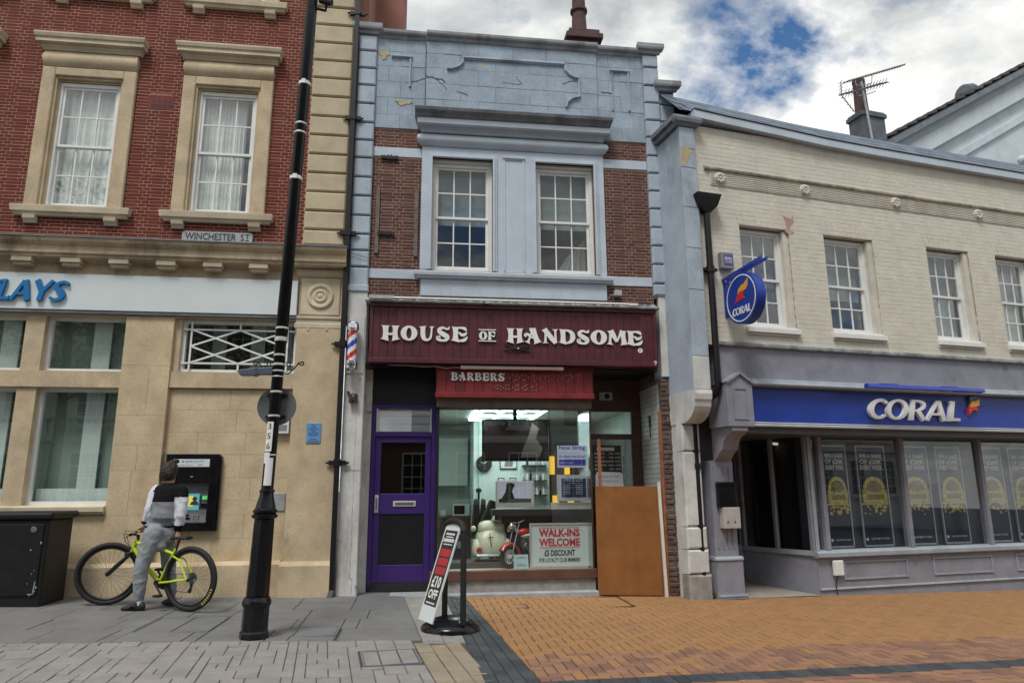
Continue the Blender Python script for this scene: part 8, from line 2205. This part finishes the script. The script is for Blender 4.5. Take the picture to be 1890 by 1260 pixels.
for me, an in ((res[4], anL), (res[5], anR)):
    so = finish(me, 'shoe', ['shoe_black', 'sole'], pr_, lambda c: 1 if c.z < GP + .018 else 0)
def eye(s_):
    m_ = ell((0, 0, 0), (.012, .006, .008), 10, 6); c = hp(s_ * .030, .094, .008); m_.v = [(c.x + x, c.y + y, c.z + z) for x, y, z in m_.v]; m_.build('eye', 'letter_white', pr_, smooth=True); return c
for s_ in (-1, 1): eye(s_)
m = MB(); m.tube([tuple(anL + Vector((0, 0, .05))), tuple(anL + Vector((0, 0, -.03)))], .043, 14); m.build('sock', 'shirt_white', pr_, smooth=True)
m = MB(); b = Vector((anL.x - .06, anL.y - .044, GP)); 
for q in (((-.03, .03), (.0, .07), (.012, .06), (-.015, .028)), ((.005, .03), (.03, .055), (.04, .045), (.02, .026))): m.add([(b.x + x, b.y - .004, b.z + z) for x, z in q], [(0, 1, 2, 3), (3, 2, 1, 0)])
m.build('shoe_flash', 'letter_white', pr_)
# ================================================================ the other side of the street (mirrored in the window glass)
mat('stucco', (.62, .61, .57), .8, .06, 2, .1, dirt=.3, dirtcol=(.35, .33, .30), dscale=1.2)
mat('opp_brick', (.20, .085, .06), .9, .15, 6, .2); mat('bark', (.09, .07, .055), .9, .2, 20, .5)
mat('leaf', (.07, .12, .035), .6, .25, 3, 0, rnd=[(.035, .07, .02), (.06, .11, .03), (.085, .14, .04), (.11, .16, .05)])
YO = -19.0
def opposite(name, label, x0, x1, h, mt, nx_, floors, roof):
    b = thing(name, label, 'building', ((x0 + x1) / 2, YO - 3, gz(x0)))
    B(x0, x1, YO - 7, YO, -.6, h).build('wall', mt, b)
    for fl in range(floors):
        for i in range(nx_):
            xc = x0 + (x1 - x0) * (i + .5) / nx_; zb_ = (1.0 if fl == 0 else .95) + fl * 3.1; hh = 2.0 if fl == 0 else 1.75; ww = .62
            W_ = B(xc - ww, xc + ww, YO - .02, YO + .05, zb_, zb_ + hh).build('window', 'white_paint', b)
            for c_ in range(3):
                for r_i in range(4):
                    pw = (2 * ww - .1) / 3; ph = (hh - .1) / 4
                    B(xc - ww + .05 + c_ * pw + .02, xc - ww + .05 + (c_ + 1) * pw - .02, YO + .05, YO + .056, zb_ + .05 + r_i * ph + .02, zb_ + .05 + (r_i + 1) * ph - .02).build('pane', 'black_gloss', W_)
            B(xc - ww - .1, xc + ww + .1, YO, YO + .14, zb_ - .14, zb_).build('sill', 'stucco', b)
    for z in (3.4, h - .35): B(x0, x1, YO, YO + .22, z, z + .28).build('cornice', 'stucco', b)
    if roof == 'balustrade':
        for i in range(int((x1 - x0) / .28)): m_ = MB(); m_.lathe([(.06, 0), (.09, .15), (.05, .4), (.07, .6)], (x0 + .14 + i * .28, YO + .05, 3.68), 8); m_.build('baluster', 'stucco', b)
        B(x0, x1, YO - .05, YO + .2, 4.28, 4.42).build('handrail', 'stucco', b)
    m_ = MB(); m_.profx([(YO - 7.2, h), (YO + .2, h), (YO - 3.5, h + 2.2)][::-1], x0 - .1, x1 + .1); m_.build('roof', 'slate', b)
opposite('museum_building', 'white stucco building with balustrade across the street, mirrored in bank glass', -17, -3.6, 9.2, 'stucco', 5, 3, 'balustrade')
opposite('brick_terrace', 'dark brick terrace across the street, mirrored in the upper shop windows', -3.5, 5.4, 8.6, 'opp_brick', 4, 3, '')
opposite('pale_terrace', 'pale rendered terrace across the street, mirrored in the betting shop glass', 5.5, 14.5, 9.0, 'stucco', 4, 3, '')
opposite('brick_house', 'tall brick house across the street, mirrored far right in the betting shop glass', 14.6, 23, 10.5, 'opp_brick', 4, 3, '')
opposite('white_house', 'white house far along the opposite side of the street', 23.1, 36, 8.2, 'stucco', 5, 2, '')
def tree(x, y, h, r_, label, seed):
    t = thing('street_tree', label, 'tree', (x, y, gz(x)), group='street trees across the street'); rr_ = random.Random(seed)
    m_ = MB(); m_.tube([(x, y, gz(x) - .1), (x + .05, y, h * .3), (x - .05, y, h * .55), (x, y, h * .85)], [.22, .17, .12, .04], 10)
    for k in range(9):
        a_ = rr_.uniform(0, 2 * PI); z = h * rr_.uniform(.32, .7); l_ = r_ * rr_.uniform(.6, .95); m_.tube([(x, y, z), (x + l_ * .5 * math.cos(a_), y + l_ * .5 * math.sin(a_), z + l_ * .3), (x + l_ * math.cos(a_), y + l_ * math.sin(a_), z + l_ * .5)], [.08, .05, .015], 6)
    m_.build('trunk', 'bark', t, smooth=True)
    m_ = MB(); clumps = []
    for k in range(46):
        while True:
            p = Vector((rr_.uniform(-1, 1), rr_.uniform(-1, 1), rr_.uniform(-1, 1)))
            if .25 < p.length < 1: break
        clumps.append((Vector((x + p.x * r_, y + p.y * r_, h * .66 + p.z * h * .33)), r_ * rr_.uniform(.16, .32)))
    for c_, cr in clumps:
        for q in range(110):
            p = Vector((rr_.gauss(0, 1), rr_.gauss(0, 1), rr_.gauss(0, .8))).normalized() * cr * rr_.uniform(.3, 1.1) + c_
            u = Vector((rr_.uniform(-1, 1), rr_.uniform(-1, 1), rr_.uniform(-1, 1))).normalized() * rr_.uniform(.05, .10); w_ = u.cross(Vector((rr_.uniform(-1, 1), rr_.uniform(-1, 1), rr_.uniform(-1, 1)))).normalized() * .055
            m_.cr = rr_.random(); m_.quad(tuple(p - u), tuple(p + w_), tuple(p + u), tuple(p - w_))
    m_.build('crown', 'leaf', t)
tree(-12.5, -15.5, 13.0, 3.4, 'leafy plane tree across the street, mirrored in the leftmost bank windows', 4)
tree(-7.6, -16.0, 12.0, 3.0, 'leafy plane tree across the street, mirrored in the bank windows near the lamp post', 8)
